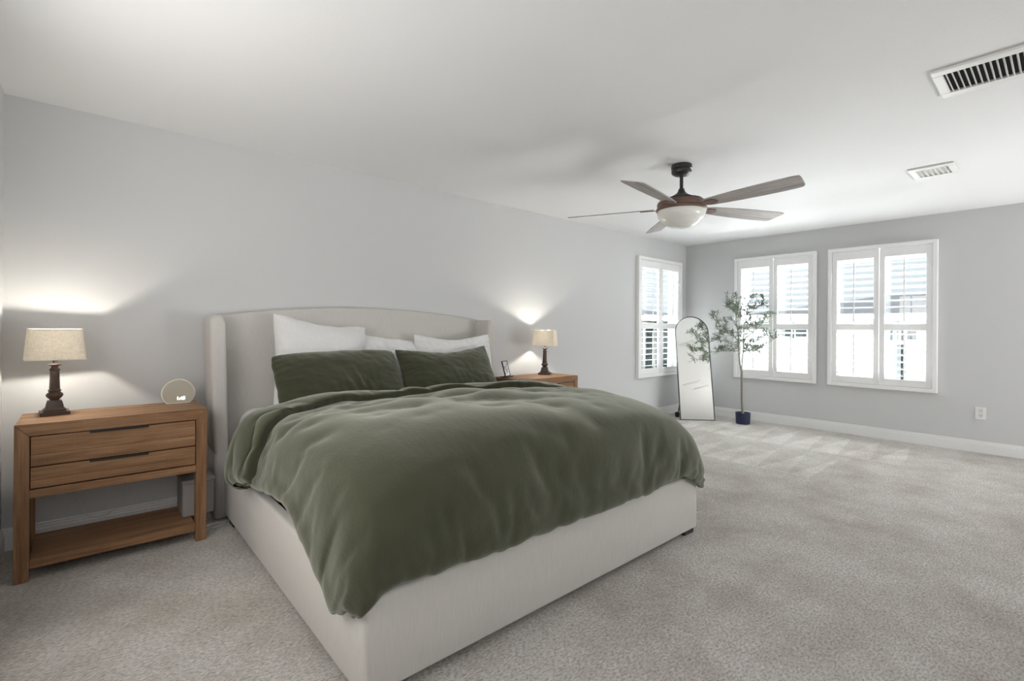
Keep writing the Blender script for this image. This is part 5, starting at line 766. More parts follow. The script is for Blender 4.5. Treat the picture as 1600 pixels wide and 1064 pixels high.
27,26,23,20,18,16,14,12,11,11,8,6,3,0,-2,-2,9,6,4,6,5,5,3,4,3,1,0,-2,-4,-5,-8,-9,2,0,-2,-3,1,2,6,6,6,4,2,0,-2,-4,-6,-6,-2,-2,-3,-6,-8,4,1,-1,-4,-5,-1,-1,9,4,1,-2,-3,-4,-2,0,-2,-6,
-7,-11,-13,-16,-19,-21,-22,-24,-25,-26,-13,-14,-9,-21,-25,-25,-29,-22,-25,-33,484,31,15,21,27,25,26,26,25,23,20,18,14,13,10,12,11,9,7,2,-2,-5,9,8,6,5,4,5,4,4,3,2,0,-1,-3,-4,-3,-4,
-9,4,-1,-1,-2,1,3,5,5,4,3,1,0,-2,-3,-4,-5,-4,-3,-6,-7,-7,1,1,-2,-5,-7,5,4,5,2,0,-3,-5,-6,0,3,-1,-4,-8,-10,-11,-15,-19,-22,-23,-24,-26,-22,-11,-16,-22,-13,-22,-24,-29,-25,-23,-33,
483,31,19,20,27,25,27,26,25,22,19,16,14,11,8,12,14,11,7,4,-1,0,6,6,5,4,4,4,4,4,3,1,-1,-3,-4,-5,-4,2,-6,4,-1,0,-1,1,3,4,5,3,2,1,-1,-1,-3,-4,-3,-4,-6,-7,-8,-10,2,1,-3,0,2,-1,0,3,1,
-1,-4,-6,-8,6,4,0,-5,-9,-10,-8,-12,-24,-23,-23,-24,-25,-19,-8,-17,-20,-25,-22,-16,-24,-29,-23,-35,480,33,17,23,28,26,27,26,24,21,18,16,12,9,6,17,14,12,9,4,1,1,4,4,4,4,3,3,4,4,3,0,
-3,-2,-8,-4,-6,6,1,1,0,0,0,1,3,4,4,3,2,0,-1,-3,-4,-1,-2,-3,-6,-10,-11,-3,-5,2,6,4,0,-5,-7,1,2,-1,-6,-6,5,4,2,-1,-7,-12,-11,-7,-9,-13,-19,-23,-24,-24,-20,-26,-11,-22,-21,-21,-22,
-22,-23,-29,-35,477,32,28,17,28,27,26,26,23,20,18,15,13,10,12,14,13,11,6,4,1,0,5,4,2,3,2,3,3,5,4,0,-4,-7,-4,-9,-5,6,5,2,1,1,0,1,2,3,4,4,3,-1,-2,-5,-5,1,1,-2,-4,-7,-8,-9,5,4,3,2,-1,
-4,-4,-1,-6,-8,2,2,2,2,1,-4,-10,-13,-15,-7,-9,-12,-7,-19,-22,-23,-21,-25,-27,-25,-23,-20,-22,-23,-13,-30,-33,474,34,20,28,27,27,26,24,23,20,17,15,15,13,12,13,12,8,4,2,-1,-1,6,5,2,
2,2,1,3,7,5,1,-4,-7,-10,-7,-9,8,6,4,2,0,1,1,1,2,5,4,5,-2,-3,-6,-7,2,6,0,-3,-4,-10,5,2,1,2,0,-1,-2,-3,-3,-5,-5,1,0,0,1,-1,-4,-7,-12,-13,-7,-8,-10,-13,-17,-19,-21,-23,-25,-26,-27,
-29,-17,-24,-23,-26,-16,-34,472,35,25,19,27,27,28,25,23,19,17,15,14,15,14,12,11,6,2,0,-3,-4,9,5,2,0,3,1,2,8,7,6,-9,-8,-9,-10,-5,6,5,4,2,1,0,0,1,0,5,8,-6,-1,-1,-3,-6,9,5,1,-1,-7,7,
0,2,0,0,0,-1,-2,-3,-3,-3,-4,-1,-1,-2,0,-1,-4,-6,-10,-11,-10,-8,-9,-13,-14,-18,-19,-22,-27,-28,-28,-29,-25,-26,-22,-8,-28,-32,471,34,22,27,22,28,26,24,23,19,14,13,16,16,15,14,10,5,
-3,-2,-3,3,5,4,-1,-1,3,1,2,8,6,5,9,-3,-10,-11,-12,1,3,1,1,1,0,0,0,-3,8,6,10,9,0,-4,-6,-9,-1,5,-2,7,2,0,2,1,-1,-1,-1,-1,-3,-3,-3,-3,-2,-4,-3,1,0,-3,-6,-10,-11,-11,-7,-8,-10,-13,-16,
-18,-21,-25,-27,-27,-27,-26,-26,-29,-22,-14,-34,469,33,28,16,28,26,25,25,22,18,12,10,17,18,16,15,11,8,3,0,-4,-7,8,5,3,3,4,1,2,5,6,3,-3,4,-7,-9,-10,-11,1,-4,-1,1,1,1,3,13,11,9,7,4,
1,-2,-5,-5,-8,-12,7,4,2,-2,3,3,0,-2,0,-2,-2,-4,-4,-2,-3,-5,-5,2,2,-1,-5,-10,-12,-14,-5,-5,-8,-12,-13,-17,-20,-23,-26,-26,-27,-26,-30,-24,-29,-17,-33,468,33,25,17,28,25,25,25,22,11,
12,8,17,17,15,14,19,8,8,5,-2,-3,-6,6,3,10,6,2,2,4,4,3,0,-3,-7,-9,-7,-9,-11,7,7,3,2,1,3,7,9,8,6,3,1,-1,-4,-5,-8,-9,-10,4,0,-4,5,7,-1,-2,0,0,-3,-6,-5,-1,-2,-5,-7,4,2,0,0,-8,-10,-11,
-8,-7,-8,-10,-13,-15,-19,-22,-25,-26,-26,-28,-29,-29,-27,-26,-26,467,32,14,25,27,26,25,25,23,17,8,19,16,15,15,11,3,8,11,12,2,-2,-3,-6,12,9,5,1,4,4,3,0,-2,-4,-8,-9,-10,-3,4,7,4,5,1,
2,3,5,6,7,5,2,1,-2,-4,-6,-6,-9,-7,1,-2,-6,8,-1,-5,-3,2,0,-2,-6,-9,3,0,-4,2,3,1,-1,-4,-7,-8,-10,-10,-10,-7,-8,-11,-13,-17,-22,-24,-26,-27,-28,-30,-23,-28,-24,-34,462,31,15,27,25,24,
21,28,24,23,18,17,11,17,12,10,9,7,9,6,2,2,-5,5,1,12,-1,-3,8,5,2,-1,-3,-6,-9,-12,7,2,1,4,4,-3,9,3,4,5,5,5,4,1,0,-3,-4,-6,-8,-7,-4,-5,-8,8,-4,-5,-6,-3,2,1,1,-5,-8,4,1,2,2,2,-1,-3,-5,
-7,-8,-9,-11,-13,-4,-5,-9,-12,-15,-22,-24,-25,-28,-29,-30,-24,-22,-27,-36,456,28,27,11,25,25,24,27,22,18,26,22,17,14,10,7,6,4,11,9,2,8,5,1,5,1,-8,-1,8,7,3,-2,-5,-7,-10,-4,8,3,2,2,
1,-5,11,7,6,5,4,4,3,0,-1,-3,-6,-7,-8,-7,-6,-10,7,2,-2,-4,-6,0,1,-6,-3,-4,2,-6,1,5,5,1,-1,-5,-8,-8,-6,-6,-9,-11,-3,-6,-8,-12,-14,-21,-23,-26,-28,-29,-29,-27,-22,-26,-36,452,33,11,
21,29,27,21,22,13,29,29,21,17,15,5,6,7,10,7,6,4,4,11,5,3,-4,-4,-7,10,8,3,-8,-6,-6,-8,5,6,3,1,1,0,-4,11,9,7,6,5,3,2,0,-1,-5,-6,-8,-9,-9,-7,4,3,-2,-3,-4,-6,4,2,2,-3,-4,-4,-6,-7,7,4,
1,-3,-7,-9,-11,-3,-5,-6,-11,-1,-4,-7,-10,-14,-20,-24,-25,-28,-29,-30,-23,-29,-23,-37,450,28,28,9,29,27,14,17,27,29,26,20,17,15,13,8,6,1,3,5,3,11,9,7,3,-2,-4,-9,9,6,4,0,-3,-5,-7,-9,
6,3,1,-1,-1,-2,9,12,9,7,5,3,2,0,-2,-4,-7,-9,-10,-11,4,4,2,1,-2,-4,-3,2,1,0,-3,-4,-5,-7,-9,4,3,1,-3,-6,-11,-8,-1,-6,-9,-7,-4,-4,-5,-7,-14,-20,-23,-25,-27,-28,-29,-30,-18,-31,-38,
448,34,9,22,29,27,21,14,28,23,20,24,18,13,15,12,8,4,2,0,8,8,8,5,1,-2,-5,-8,7,3,2,4,2,0,-3,-6,-9,-2,-2,3,-3,0,12,12,9,8,5,3,2,0,-1,-3,-5,-8,-9,-7,2,3,1,1,-2,-2,-2,2,1,-2,-3,-4,-5,
-7,-5,-2,4,-2,-5,-9,-12,-1,-3,-5,-4,-3,-3,-5,-8,-11,-13,-20,-23,-25,-26,-28,-30,-29,-26,-23,-37,444,36,6,23,30,26,24,22,22,10,22,27,19,17,15,11,10,6,4,3,5,5,5,4,1,-7,-5,-5,2,2,1,4,
4,5,5,-4,-3,-5,-8,-9,7,7,3,13,9,6,3,3,1,2,-1,-1,-4,-6,-6,-8,3,-3,3,-2,-2,-1,-3,4,1,-2,-2,-3,-4,-4,-7,2,-2,-5,-6,-12,0,-8,-5,-6,-2,-1,-1,-4,-9,-12,-13,-19,-24,-25,-26,-28,-30,-21,
-26,-29,-37,439,36,4,29,27,25,23,21,18,29,24,16,14,17,17,12,10,8,4,3,4,4,2,3,2,1,-2,-6,7,1,0,3,3,3,0,-2,-2,-5,-5,-10,11,5,6,0,12,2,2,1,2,2,1,0,-3,-3,-5,-7,1,-2,-2,-6,-1,-2,1,-2,6,
0,-1,-3,-3,-3,-4,-5,-7,0,-10,2,-2,-3,-3,-4,-3,-3,-5,-8,-10,-12,-13,-20,-23,-25,-27,-28,-30,-17,-27,-29,-37,433,35,5,24,25,25,24,23,31,29,27,18,13,7,12,12,14,6,-2,6,5,2,2,2,-2,8,5,
3,1,1,0,1,2,1,0,-1,-2,-3,-5,-9,13,5,0,10,1,-5,4,0,3,2,2,1,-1,-2,-3,-4,-3,-3,-5,-5,-6,-1,-3,8,3,2,-1,-2,-3,-4,-5,-7,-8,1,-1,-3,-2,-3,-5,3,-2,-4,-6,-9,-10,-12,-14,-20,-24,-24,-27,
-26,-29,-29,-27,-19,-36,425,34,27,28,26,24,24,23,18,22,25,23,16,13,8,8,7,5,4,-5,4,6,-2,2,1,7,4,9,4,0,-2,-3,4,2,1,0,-1,-1,-4,-7,14,2,4,3,-9,3,0,-1,3,4,3,1,1,-2,-2,-4,-4,-5,-6,-5,-6,
-5,8,4,4,1,-1,-2,-3,-5,-7,-8,-8,-1,-2,-2,2,-3,5,1,-2,-4,-7,-8,-12,-14,-13,-22,-23,-26,-28,-28,-28,-25,-16,-29,-32,420,38,33,22,35,28,26,24,22,21,18,9,17,10,1,5,6,6,5,11,2,-3,6,2,1,
-1,9,7,5,-4,-3,-3,5,3,2,1,-1,-2,-9,10,5,4,2,-2,-1,-10,3,-1,4,4,4,2,1,-1,-2,-4,-5,-7,-7,-7,-4,7,5,4,2,0,-2,-2,-3,-4,-5,-8,0,-1,-3,-4,-6,5,3,0,-1,-5,-7,-11,-14,-15,-14,-22,-23,-28,
-28,-26,-24,-13,-30,-18,-34,418,39,22,36,34,32,28,25,23,21,10,8,10,10,9,13,5,3,3,-2,8,2,2,-2,3,1,6,5,5,6,-5,-8,3,2,2,1,-1,-2,-8,10,7,4,2,0,-3,-5,-10,2,3,5,5,3,2,-1,-3,-4,-6,-8,-9,
0,4,4,4,3,0,-2,-3,-3,-2,-3,-3,-3,-6,4,-2,-4,-5,4,2,-1,-3,-2,-11,-14,-15,-14,-20,-21,-21,-20,-13,-25,-28,-29,-22,-17,-34,414,39,33,24,36,35,31,27,24,22,14,8,9,9,9,7,2,0,5,2,-2,2,4,
7,5,1,5,5,3,0,-3,-6,-5,-2,5,2,-2,-3,-6,10,8,5,3,-1,-3,-5,-6,-9,5,6,6,4,2,-1,-3,-4,-6,-9,-4,6,2,3,3,1,-2,-4,-5,-2,-3,-4,-4,-1,6,0,-3,-4,-4,2,2,1,2,-10,-14,-13,-10,-5,-10,-19,-19,
-21,-24,-27,-28,-31,-24,-19,-33,411,42,20,32,36,36,35,29,24,22,12,11,9,8,7,7,5,1,0,4,6,2,3,4,3,2,3,3,2,-1,-3,-6,-4,-5,2,2,-3,-5,0,10,8,4,3,1,-2,-5,-6,-6,-5,7,6,6,2,-1,-3,-6,-5,-9,
0,8,3,2,1,-1,-5,-4,-6,-2,-4,-4,4,5,1,-2,-1,-2,2,2,2,1,-11,-10,-8,-5,-9,-7,-9,-15,-21,-24,-25,-29,-29,-28,-14,-30,-34,406,41,36,21,33,35,35,31,29,21,11,10,9,8,7,7,6,4,4,4,3,3,2,3,2,
2,2,1,1,-2,-3,-6,-7,-1,-4,3,-4,7,-4,8,6,2,-2,5,1,-3,-5,-5,-8,9,5,4,2,-2,-5,-6,-6,-7,7,5,3,1,1,-1,-2,-4,-4,-3,-4,-6,5,3,3,2,1,-1,0,0,1,-2,-5,-6,-7,-8,-9,-11,-12,-19,-14,-22,-25,-26,
-27,-28,-30,-21,-33,399,38,31,38,36,34,35,28,25,22,12,9,9,7,7,6,6,5,6,5,3,3,3,2,2,2,1,0,0,-1,-3,-6,-5,-2,-1,-5,6,5,0,-4,7,-1,-4,7,4,-1,-4,-4,-9,8,5,4,0,-3,-6,-8,-6,5,4,3,2,1,1,0,
-2,-3,-3,-4,-5,-6,4,2,0,4,4,1,0,-1,-2,-4,-6,-10,-4,-2,-10,-14,-9,-8,-19,-22,-26,-28,-29,-30,-28,-16,-33,390,41,30,38,37,36,33,28,25,22,16,10,8,7,5,5,5,4,6,7,5,4,3,3,2,1,1,0,-1,-4,
1,-1,-2,-1,-3,-7,7,2,-1,0,-8,-1,-2,7,8,0,-2,-4,-8,5,0,8,1,-6,-7,-9,3,3,3,1,2,2,2,0,-1,-2,-3,-3,-3,-4,-7,2,6,6,2,0,-2,-2,-3,-6,-9,4,-4,-8,-13,-3,-8,-10,-21,-24,-29,-28,-29,-28,-10,
-30,-34,390,43,36,30,33,31,30,30,26,25,19,10,10,8,7,5,5,3,5,4,4,4,3,3,3,0,1,1,-1,-3,-4,1,3,0,-8,3,2,-3,-5,-1,6,-3,-9,8,6,2,-2,-7,1,-2,-3,9,2,-2,-6,-8,-6,2,6,0,3,3,3,0,-1,-2,-1,-3,
-5,-8,6,3,3,1,-2,-2,1,-4,-5,-8,8,-7,-1,-12,0,-8,-11,-11,-21,-22,-24,-26,-26,-30,-20,-30,-26,384,34,37,22,30,31,30,32,29,26,27,14,10,4,8,10,2,5,2,3,6,5,2,6,2,2,-1,-1,2,1,-2,0,-2,4,
-2,-8,4,-7,-3,5,2,-2,-10,3,10,1,-3,-3,-5,-5,3,8,3,-1,-9,-7,2,1,0,-2,5,3,3,0,-4,1,0,-3,-9,4,2,-3,1,2,-4,4,-3,-5,-8,11,-4,3,-10,0,-7,-10,-12,-17,-26,-18,-22,-24,-22,-30,-22,-17,-30,
383,24,36,34,29,29,30,30,28,13,21,23,16,14,5,3,8,-1,4,7,-1,7,4,4,6,-2,-2,-1,2,4,0,2,1,1,0,-3,-1,-10,0,2,3,-4,-11,7,-3,4,-6,-3,-4,8,2,5,-3,2,-2,-9,3,-1,-6,0,6,-2,3,0,-1,2,3,-6,-7,6,
1,1,-1,-6,5,-7,-3,-5,12,-1,5,-3,-4,-11,-5,-11,-12,-24,-24,-24,-24,-24,3,-25,-25,-27,-26,377,19,35,35,24,28,31,23,32,27,24,25,16,11,2,4,5,8,2,1,8,-4,5,6,2,3,0,-5,4,0,1,6,-1,1,1,0,
-4,-10,-3,0,6,1,-13,1,4,-6,6,-5,-6,9,-1,1,-1,-1,4,-9,4,-1,-6,0,3,5,4,-3,5,-1,-8,-5,1,1,0,4,-3,2,-7,3,-10,10,-2,6,-4,-4,-2,-1,-7,-10,-13,-17,-26,-27,-30,-7,-28,-24,-24,-8,-27,374,
32,12,32,30,30,18,27,30,25,30,24,19,16,11,7,0,7,-1,5,1,8,-6,6,0,2,6,0,-6,5,2,2,-2,1,2,-2,-6,-3,0,-1,-3,9,-12,3,1,1,-4,1,-7,-1,10,2,-2,-4,4,-10,2,-4,4,0,1,-1,8,2,-4,0,-7,1,2,-3,-1,
5,-2,-6,5,-11,8,-2,5,-3,3,1,-1,-8,-9,-11,-7,-24,-29,-24,-15,-28,-20,-16,-27,-13,-22,376,-1,19,33,31,32,18,31,22,34,30,28,20,19,12,7,8,1,5,-4,6,-1,7,-5,6,-4,5,3,2,-6,4,-2,6,1,-5,1,
-5,3,-7,-4,7,4,-11,-1,1,1,4,-7,-2,1,0,11,-2,-6,3,-8,-4,5,3,-6,0,6,0,7,-6,-3,-3,1,6,-1,-2,-6,0,6,-11,5,0,5,5,1,-1,0,-6,-6,-8,-11,-8,-29,-20,-21,-29,-6,-21,-23,-25,-26,-10,366,16,
-10,29,32,33,33,12,35,28,33,25,26,26,12,9,9,6,0,4,-4,4,-4,7,-3,5,-5,1,6,1,-1,-5,1,7,1,-8,5,-5,-4,3,-5,9,-9,-2,6,-4,5,-5,-5,4,-4,10,1,-2,-5,3,-9,7,-4,2,2,-6,9,-3,4,-2,-7,7,-7,0,-2,
6,1,-11,4,-1,7,2,2,-3,3,-1,-3,-6,-7,-9,-16,-29,-20,-28,-12,-25,-22,-20,-12,-29,3,373,-28,11,28,24,34,34,31,13,32,33,24,28,25,24,10,5,9,4,-2,5,-1,0,-4,6,-3,4,-1,-3,5,1,-1,0,-4,6,-1,
-5,4,0,-7,4,-3,5,-1,-6,5,0,-6,4,-7,7,3,1,0,-1,-7,3,-5,6,1,-7,6,1,-5,7,0,-1,-7,5,1,2,0,-10,5,1,0,2,1,-5,3,1,-3,1,-7,-7,-14,-16,-21,-24,-24,-18,-14,-18,-19,-22,4,-31,345,10,21,15,13,
23,20,25,26,28,29,27,29,25,24,15,11,6,5,3,0,0,0,0,0,0,0,0,0,0,0,0,0,0,0,0,0,0,0,0,0,0,0,0,0,0,0,0,0,0,0,0,0,0,0,0,0,0,0,0,0,0,0,0,0,0,0,0,0,0,0,0,0,0,0,0,0,0,0,0,0,0,-4,-2,-13,-19,
-24,-19,-20,-20,-17,-16,-16,-14,-5,-15,-15,]
DUVET_HEM = [0,0,0,0,0,0,0,0,0,0,0,0,0,0,0,0,0,0,0,0,0,0,0,0,0,0,0,0,0,0,0,0,0,0,0,0,0,0,0,0,0,0,0,0,0,0,0,0,0,0,0,0,0,0,0,0,0,0,0,0,0,0,0,0,0,0,0,0,0,0,0,0,0,0,0,0,0,0,0,0,0,0,0,0,0,0,0,0,0,0,
0,0,0,0,0,0,0,0,19,21,10,14,15,18,26,31,20,8,10,15,27,24,21,8,16,15,11,9,0,3,5,6,6,7,6,-2,0,1,6,6,6,7,-1,-1,-2,-1,-1,-3,-1,-2,3,2,-3,-5,-3,-3,-4,-1,1,0,0,0,-1,-1,-1,-1,-2,-7,-5,2,
-3,-1,-1,2,4,4,-2,-13,-14,-20,-13,-13,-14,-5,-1,-12,-25,-28,-24,-23,-15,-18,-28,-36,-38,-37,-23,-22,-6,-4,-4,-3,-5,0,0,11,19,19,17,15,19,16,24,28,23,18,24,21,25,9,9,13,15,5,6,5,6,
12,1,2,4,1,3,6,2,1,9,9,6,7,3,3,2,1,1,0,1,1,1,-5,-6,-5,-3,-4,0,1,0,-2,-1,-1,1,3,-1,-2,1,-2,-2,-2,-4,-3,6,2,1,-8,-8,-11,-18,-18,-13,-16,-12,-4,-19,-21,-22,-26,-30,-32,-29,-16,-39,
-43,-41,-45,-26,-21,-10,-9,-3,-16,0,0,10,18,19,22,22,22,32,46,23,28,34,25,26,16,9,10,11,9,12,4,-1,4,6,10,1,1,1,0,0,-3,2,5,5,7,12,3,3,4,4,-5,-4,-3,-2,-1,-7,-8,-8,-6,-3,-2,-5,-3,0,
-1,-3,-4,4,1,1,2,-7,1,1,-6,0,-4,1,1,0,-6,-5,-8,-17,-19,-24,-14,-11,-10,-17,-25,-28,-50,-40,-35,-32,-47,-45,-44,-50,-41,-18,-19,-20,0,-2,0,0,14,21,22,-24,-16,3,0,0,19,19,22,-31,-15,
-7,0,0,27,26,20,-33,-34,-19,0,0,21,26,24,-38,-35,-26,0,0,18,22,16,-38,-31,-36,0,0,13,30,33,-44,-29,-40,0,0,23,33,41,-40,-47,-31,0,0,22,25,30,-60,-34,-19,0,0,24,26,30,-44,-41,-38,0,
0,24,22,37,-53,-45,-39,0,0,18,21,28,-36,-35,-32,0,0,14,17,24,-49,-25,-26,0,0,5,14,21,-42,-45,-18,0,0,19,29,35,-51,-42,-33,0,0,15,24,27,-49,-34,-27,0,0,24,30,32,-48,-41,-12,0,0,23,
26,30,-46,-37,-28,0,0,10,21,37,-33,-24,-24,0,0,19,29,29,-41,-24,-27,0,0,22,24,19,-35,-34,-31,0,0,22,18,20,-39,-29,-33,0,0,13,14,26,-41,-42,-35,0,0,10,12,22,-48,-37,-34,0,0,5,10,18,
-48,-49,-21,0,0,9,14,32,-45,-46,-28,0,0,9,26,30,-42,-42,-17,0,0,22,27,33,-32,-29,-29,0,0,20,23,28,-35,-26,-26,0,0,19,22,33,-31,-31,-23,0,0,18,23,26,-31,-36,-14,0,0,14,16,20,-46,
-28,-29,0,0,8,20,19,-43,-38,-33,0,0,14,16,21,-45,-37,-32,0,0,15,18,22,-53,-33,-31,0,0,15,14,21,-48,-46,-30,0,0,11,27,25,-36,-42,-18,0,0,20,23,32,-39,-27,-26,0,0,19,23,26,-31,-32,
-15,0,0,18,18,29,-34,-26,-24,0,0,9,24,25,-42,-23,-18,0,0,15,19,23,-31,-18,-8,0,0,19,21,20,-42,-29,-22,0,0,16,18,28,-38,-37,-26,0,0,7,20,18,-39,-32,-30,0,0,11,11,16,-40,-28,-30,0,0,
3,16,15,-33,-39,-18,0,0,11,11,16,-33,-25,-29,0,0,17,16,19,-35,-45,-32,0,0,16,16,25,-56,-47,-22,0,0,22,14,18,-44,-35,-31,0,0,23,28,25,-37,-38,-14,0,0,14,31,30,-43,-21,-22,0,0,22,22,
36,-32,-27,-25,0,0,12,33,29,-38,-30,-29,0,0,20,23,30,-39,-37,-19,0,0,26,32,33,-53,-41,-35,0,0,30,30,44,-39,-31,-35,0,0,29,24,37,-42,-48,-28,0,0,16,37,43,-45,-27,-8,0,0,24,45,40,
-26,-21,-22,0,0,37,42,53,-45,-36,-31,0,0,40,39,49,-29,-23,-29,0,0,18,47,50,-39,-27,-29,0,0,31,36,52,45,40,42,41,45,60,56,56,35,47,53,54,60,10,12,13,14,15,17,17,18,18,18,19,20,16,
13,12,13,6,7,6,5,3,-1,0,3,-5,1,0,0,-1,-1,3,1,0,0,1,0,1,-4,1,-1,0,0,2,-2,-2,-3,1,-2,-3,-9,-10,-8,-9,-9,-11,-11,-12,1,3,2,-14,-13,-13,-15,-17,-15,-17,-31,-28,-30,-42,-36,-38,-39,-39,
-42,-44,-37,-25,0,0,31,42,38,47,44,35,31,45,35,52,28,39,35,41,45,42,15,10,9,8,8,9,14,15,14,17,14,17,18,11,3,3,7,6,10,9,4,2,-1,-1,4,5,-3,0,0,1,2,1,0,-1,1,1,-2,-1,-4,3,3,2,-1,-3,-3,
3,-3,-5,-7,-7,-6,-6,-7,-7,-10,-11,3,0,-1,-6,-11,-12,-11,-11,-12,-19,-25,-27,-27,-22,-38,-50,-44,-39,-33,-32,-31,-31,-17,0,0,37,39,36,41,24,34,35,28,20,34,28,23,31,22,23,25,25,18,
10,7,4,6,6,7,3,6,4,6,10,5,-1,-1,1,3,-1,2,2,-4,1,1,1,4,0,-2,0,-1,1,0,2,3,2,2,-2,-7,0,0,0,4,-2,0,3,0,-1,-1,-4,-3,1,0,-1,0,-4,2,4,2,-1,-1,-6,-6,-6,-6,-13,-18,-15,-18,-11,-25,-39,-34,
-43,-19,-21,-30,-28,-1,-5,0,0,0,0,0,0,0,0,0,0,0,0,0,0,0,0,0,0,0,0,0,0,0,0,0,0,0,0,0,0,0,0,0,0,0,0,0,0,0,0,0,0,0,0,0,0,0,0,0,0,0,0,0,0,0,0,0,0,0,0,0,0,0,0,0,0,0,0,0,0,0,0,0,0,0,0,0,
0,0,0,0,0,0,0,0,0,0,0,0,0,0,0,0,0,0,0,0,0,0,0,0,0,0,0,0,0,0,0,0,0,0,0,0,0,0,0,0,0,0,0,0,0,0,0,0,0,0,0,0,0,0,0,0,0,0,0,0,0,0,0,0,0,0,0,0,0,0,0,0,0,0,0,0,0,0,0,0,0,0,0,0,0,0,0,0,0,0,
0,0,0,0,0,0,0,0,0,0,0,0,0,0,0,0,0,0,0,0,0,0,0,0,0,0,0,0,0,20,24,24,26,28,31,24,29,26,31,29,19,29,30,27,13,26,28,28,27,21,9,20,25,28,21,27,22,21,11,21,23,17,22,23,21,19,15,12,8,15,
10,20,20,21,11,17,20,21,12,21,21,21,20,19,19,11,19,23,20,16,7,12,18,18,10,18,20,22,19,26,28,17,23,20,10,21,23,21,25,11,11,22,14,23,23,22,20,10,10,-1,4,8,5,7,0,0,26,26,36,31,26,38,
41,37,38,36,29,39,30,36,28,31,26,34,24,33,33,23,33,27,29,35,38,20,29,35,21,33,35,32,27,23,20,18,16,16,19,22,21,23,23,22,21,26,21,25,25,23,28,25,25,20,30,22,33,24,21,18,15,17,30,21,
22,27,29,30,29,30,32,23,29,20,31,35,32,25,28,25,36,28,16,24,26,24,21,11,15,5,8,6,10,0,0,18,29,34,38,35,33,49,49,47,40,46,41,41,43,35,42,29,35,40,33,42,30,38,44,37,39,38,29,34,37,
28,36,36,41,30,37,37,30,34,26,22,29,26,25,31,22,23,28,34,29,30,38,31,28,30,29,41,33,31,29,37,24,30,23,31,37,26,25,30,29,39,37,40,34,41,31,35,40,38,37,41,48,33,28,26,39,32,29,28,24,
14,16,17,6,2,0,0,23,32,36,20,14,2,0,0,23,18,36,26,15,15,0,0,13,30,36,25,28,18,0,0,21,20,54,28,25,30,0,0,25,34,39,24,20,31,0,0,22,34,29,41,24,18,0,0,16,26,33,25,32,13,0,0,14,17,26,
34,17,18,0,0,15,10,21,18,15,23,0,0,6,10,26,20,14,19,0,0,1,5,11,21,16,9,0,0,2,8,11,23,17,11,0,0,8,7,10,18,28,6,0,0,19,36,36,21,12,19,0,0,15,15,10,21,16,7,0,0,17,14,10,21,17,6,0,0,
15,9,10,15,16,17,0,0,17,14,13,21,16,17,0,0,15,18,20,24,13,17,0,0,16,17,0,21,18,17,0,0,13,1,0,22,16,18,0,0,-5,3,-2,19,22,17,0,0,-4,2,2,20,14,14,0,0,3,2,4,9,16,15,0,0,5,2,11,0,13,6,
0,0,3,12,8,2,-5,-6,0,0,10,11,7,3,1,-3,0,0,9,-3,-2,3,-1,-4,0,0,-2,-3,0,-1,2,-3,0,0,-6,-2,3,-2,2,1,0,0,-5,4,6,6,1,8,0,0,-2,3,6,6,5,8,0,0,2,1,6,6,5,7,0,0,2,2,5,6,3,7,0,0,1,0,4,2,1,1,
0,0,2,4,0,8,2,5,0,0,4,6,4,4,7,3,0,0,-2,5,6,6,4,6,0,0,-3,4,5,6,7,4,0,0,0,1,8,8,8,2,0,0,4,-1,3,9,5,6,0,0,-1,-4,2,13,9,12,0,0,-7,-4,-1,8,11,1,0,0,0,-4,8,8,4,-2,0,0,2,2,5,9,3,-2,0,0,5,
4,4,9,3,1,0,0,11,6,4,8,0,3,0,0,8,5,5,7,-6,-10,0,0,4,6,6,-14,-10,-6,0,0,-8,6,7,-3,-4,-6,0,0,-10,-11,22,0,-2,8,0,0,-8,-10,-5,-1,6,8,0,0,-4,-8,-2,5,5,8,0,0,-1,-6,1,7,3,8,0,0,3,-3,-1,
7,9,12,0,0,-5,4,1,-2,6,5,0,0,-6,-2,5,1,1,1,0,0,-7,-2,2,-2,3,-3,0,0,-3,-6,5,0,22,9,0,0,2,-1,6,18,17,22,0,0,-4,0,0,28,23,23,0,0,-5,0,0,40,32,24,0,0,0,-2,0,37,32,24,0,0,-4,-1,0,1,3,8,
6,5,4,3,6,3,4,6,14,20,19,21,23,23,25,20,21,18,23,15,11,9,15,13,15,8,15,19,18,24,22,29,34,30,29,34,36,38,38,34,40,39,38,36,28,29,28,29,33,39,39,37,38,37,36,35,31,34,30,35,36,34,33,
33,33,33,28,46,47,50,32,27,28,26,25,25,12,5,10,12,20,22,24,30,30,34,38,33,23,0,0,-5,-6,0,-5,-7,3,9,3,3,1,6,-1,-2,3,10,8,17,15,19,19,18,19,14,16,12,15,13,6,2,5,8,11,4,2,14,15,12,24,
26,28,16,25,28,30,32,28,33,34,30,31,24,21,17,24,27,30,32,32,29,27,32,29,29,20,23,29,28,34,31,29,18,23,37,38,40,32,21,21,24,17,20,7,1,0,3,7,14,11,18,20,32,36,38,34,19,0,0,-5,-11,
-11,-8,-11,-7,-3,14,2,2,8,0,0,1,4,12,9,11,14,17,11,13,17,6,12,3,4,11,1,2,3,6,15,-1,6,18,3,13,29,21,22,15,10,31,24,23,32,17,32,16,19,16,7,16,28,23,32,25,12,28,24,13,27,10,18,20,23,
27,25,19,7,31,30,20,32,24,8,23,20,13,10,-1,-3,-5,6,-2,4,-1,9,32,16,28,29,47,33,0,0,0,0,0,0,0,0,0,0,0,0,0,0,0,0,0,0,0,0,0,0,0,0,0,0,0,0,0,0,0,0,0,0,0,0,0,0,0,0,0,0,0,0,0,0,0,0,0,0,
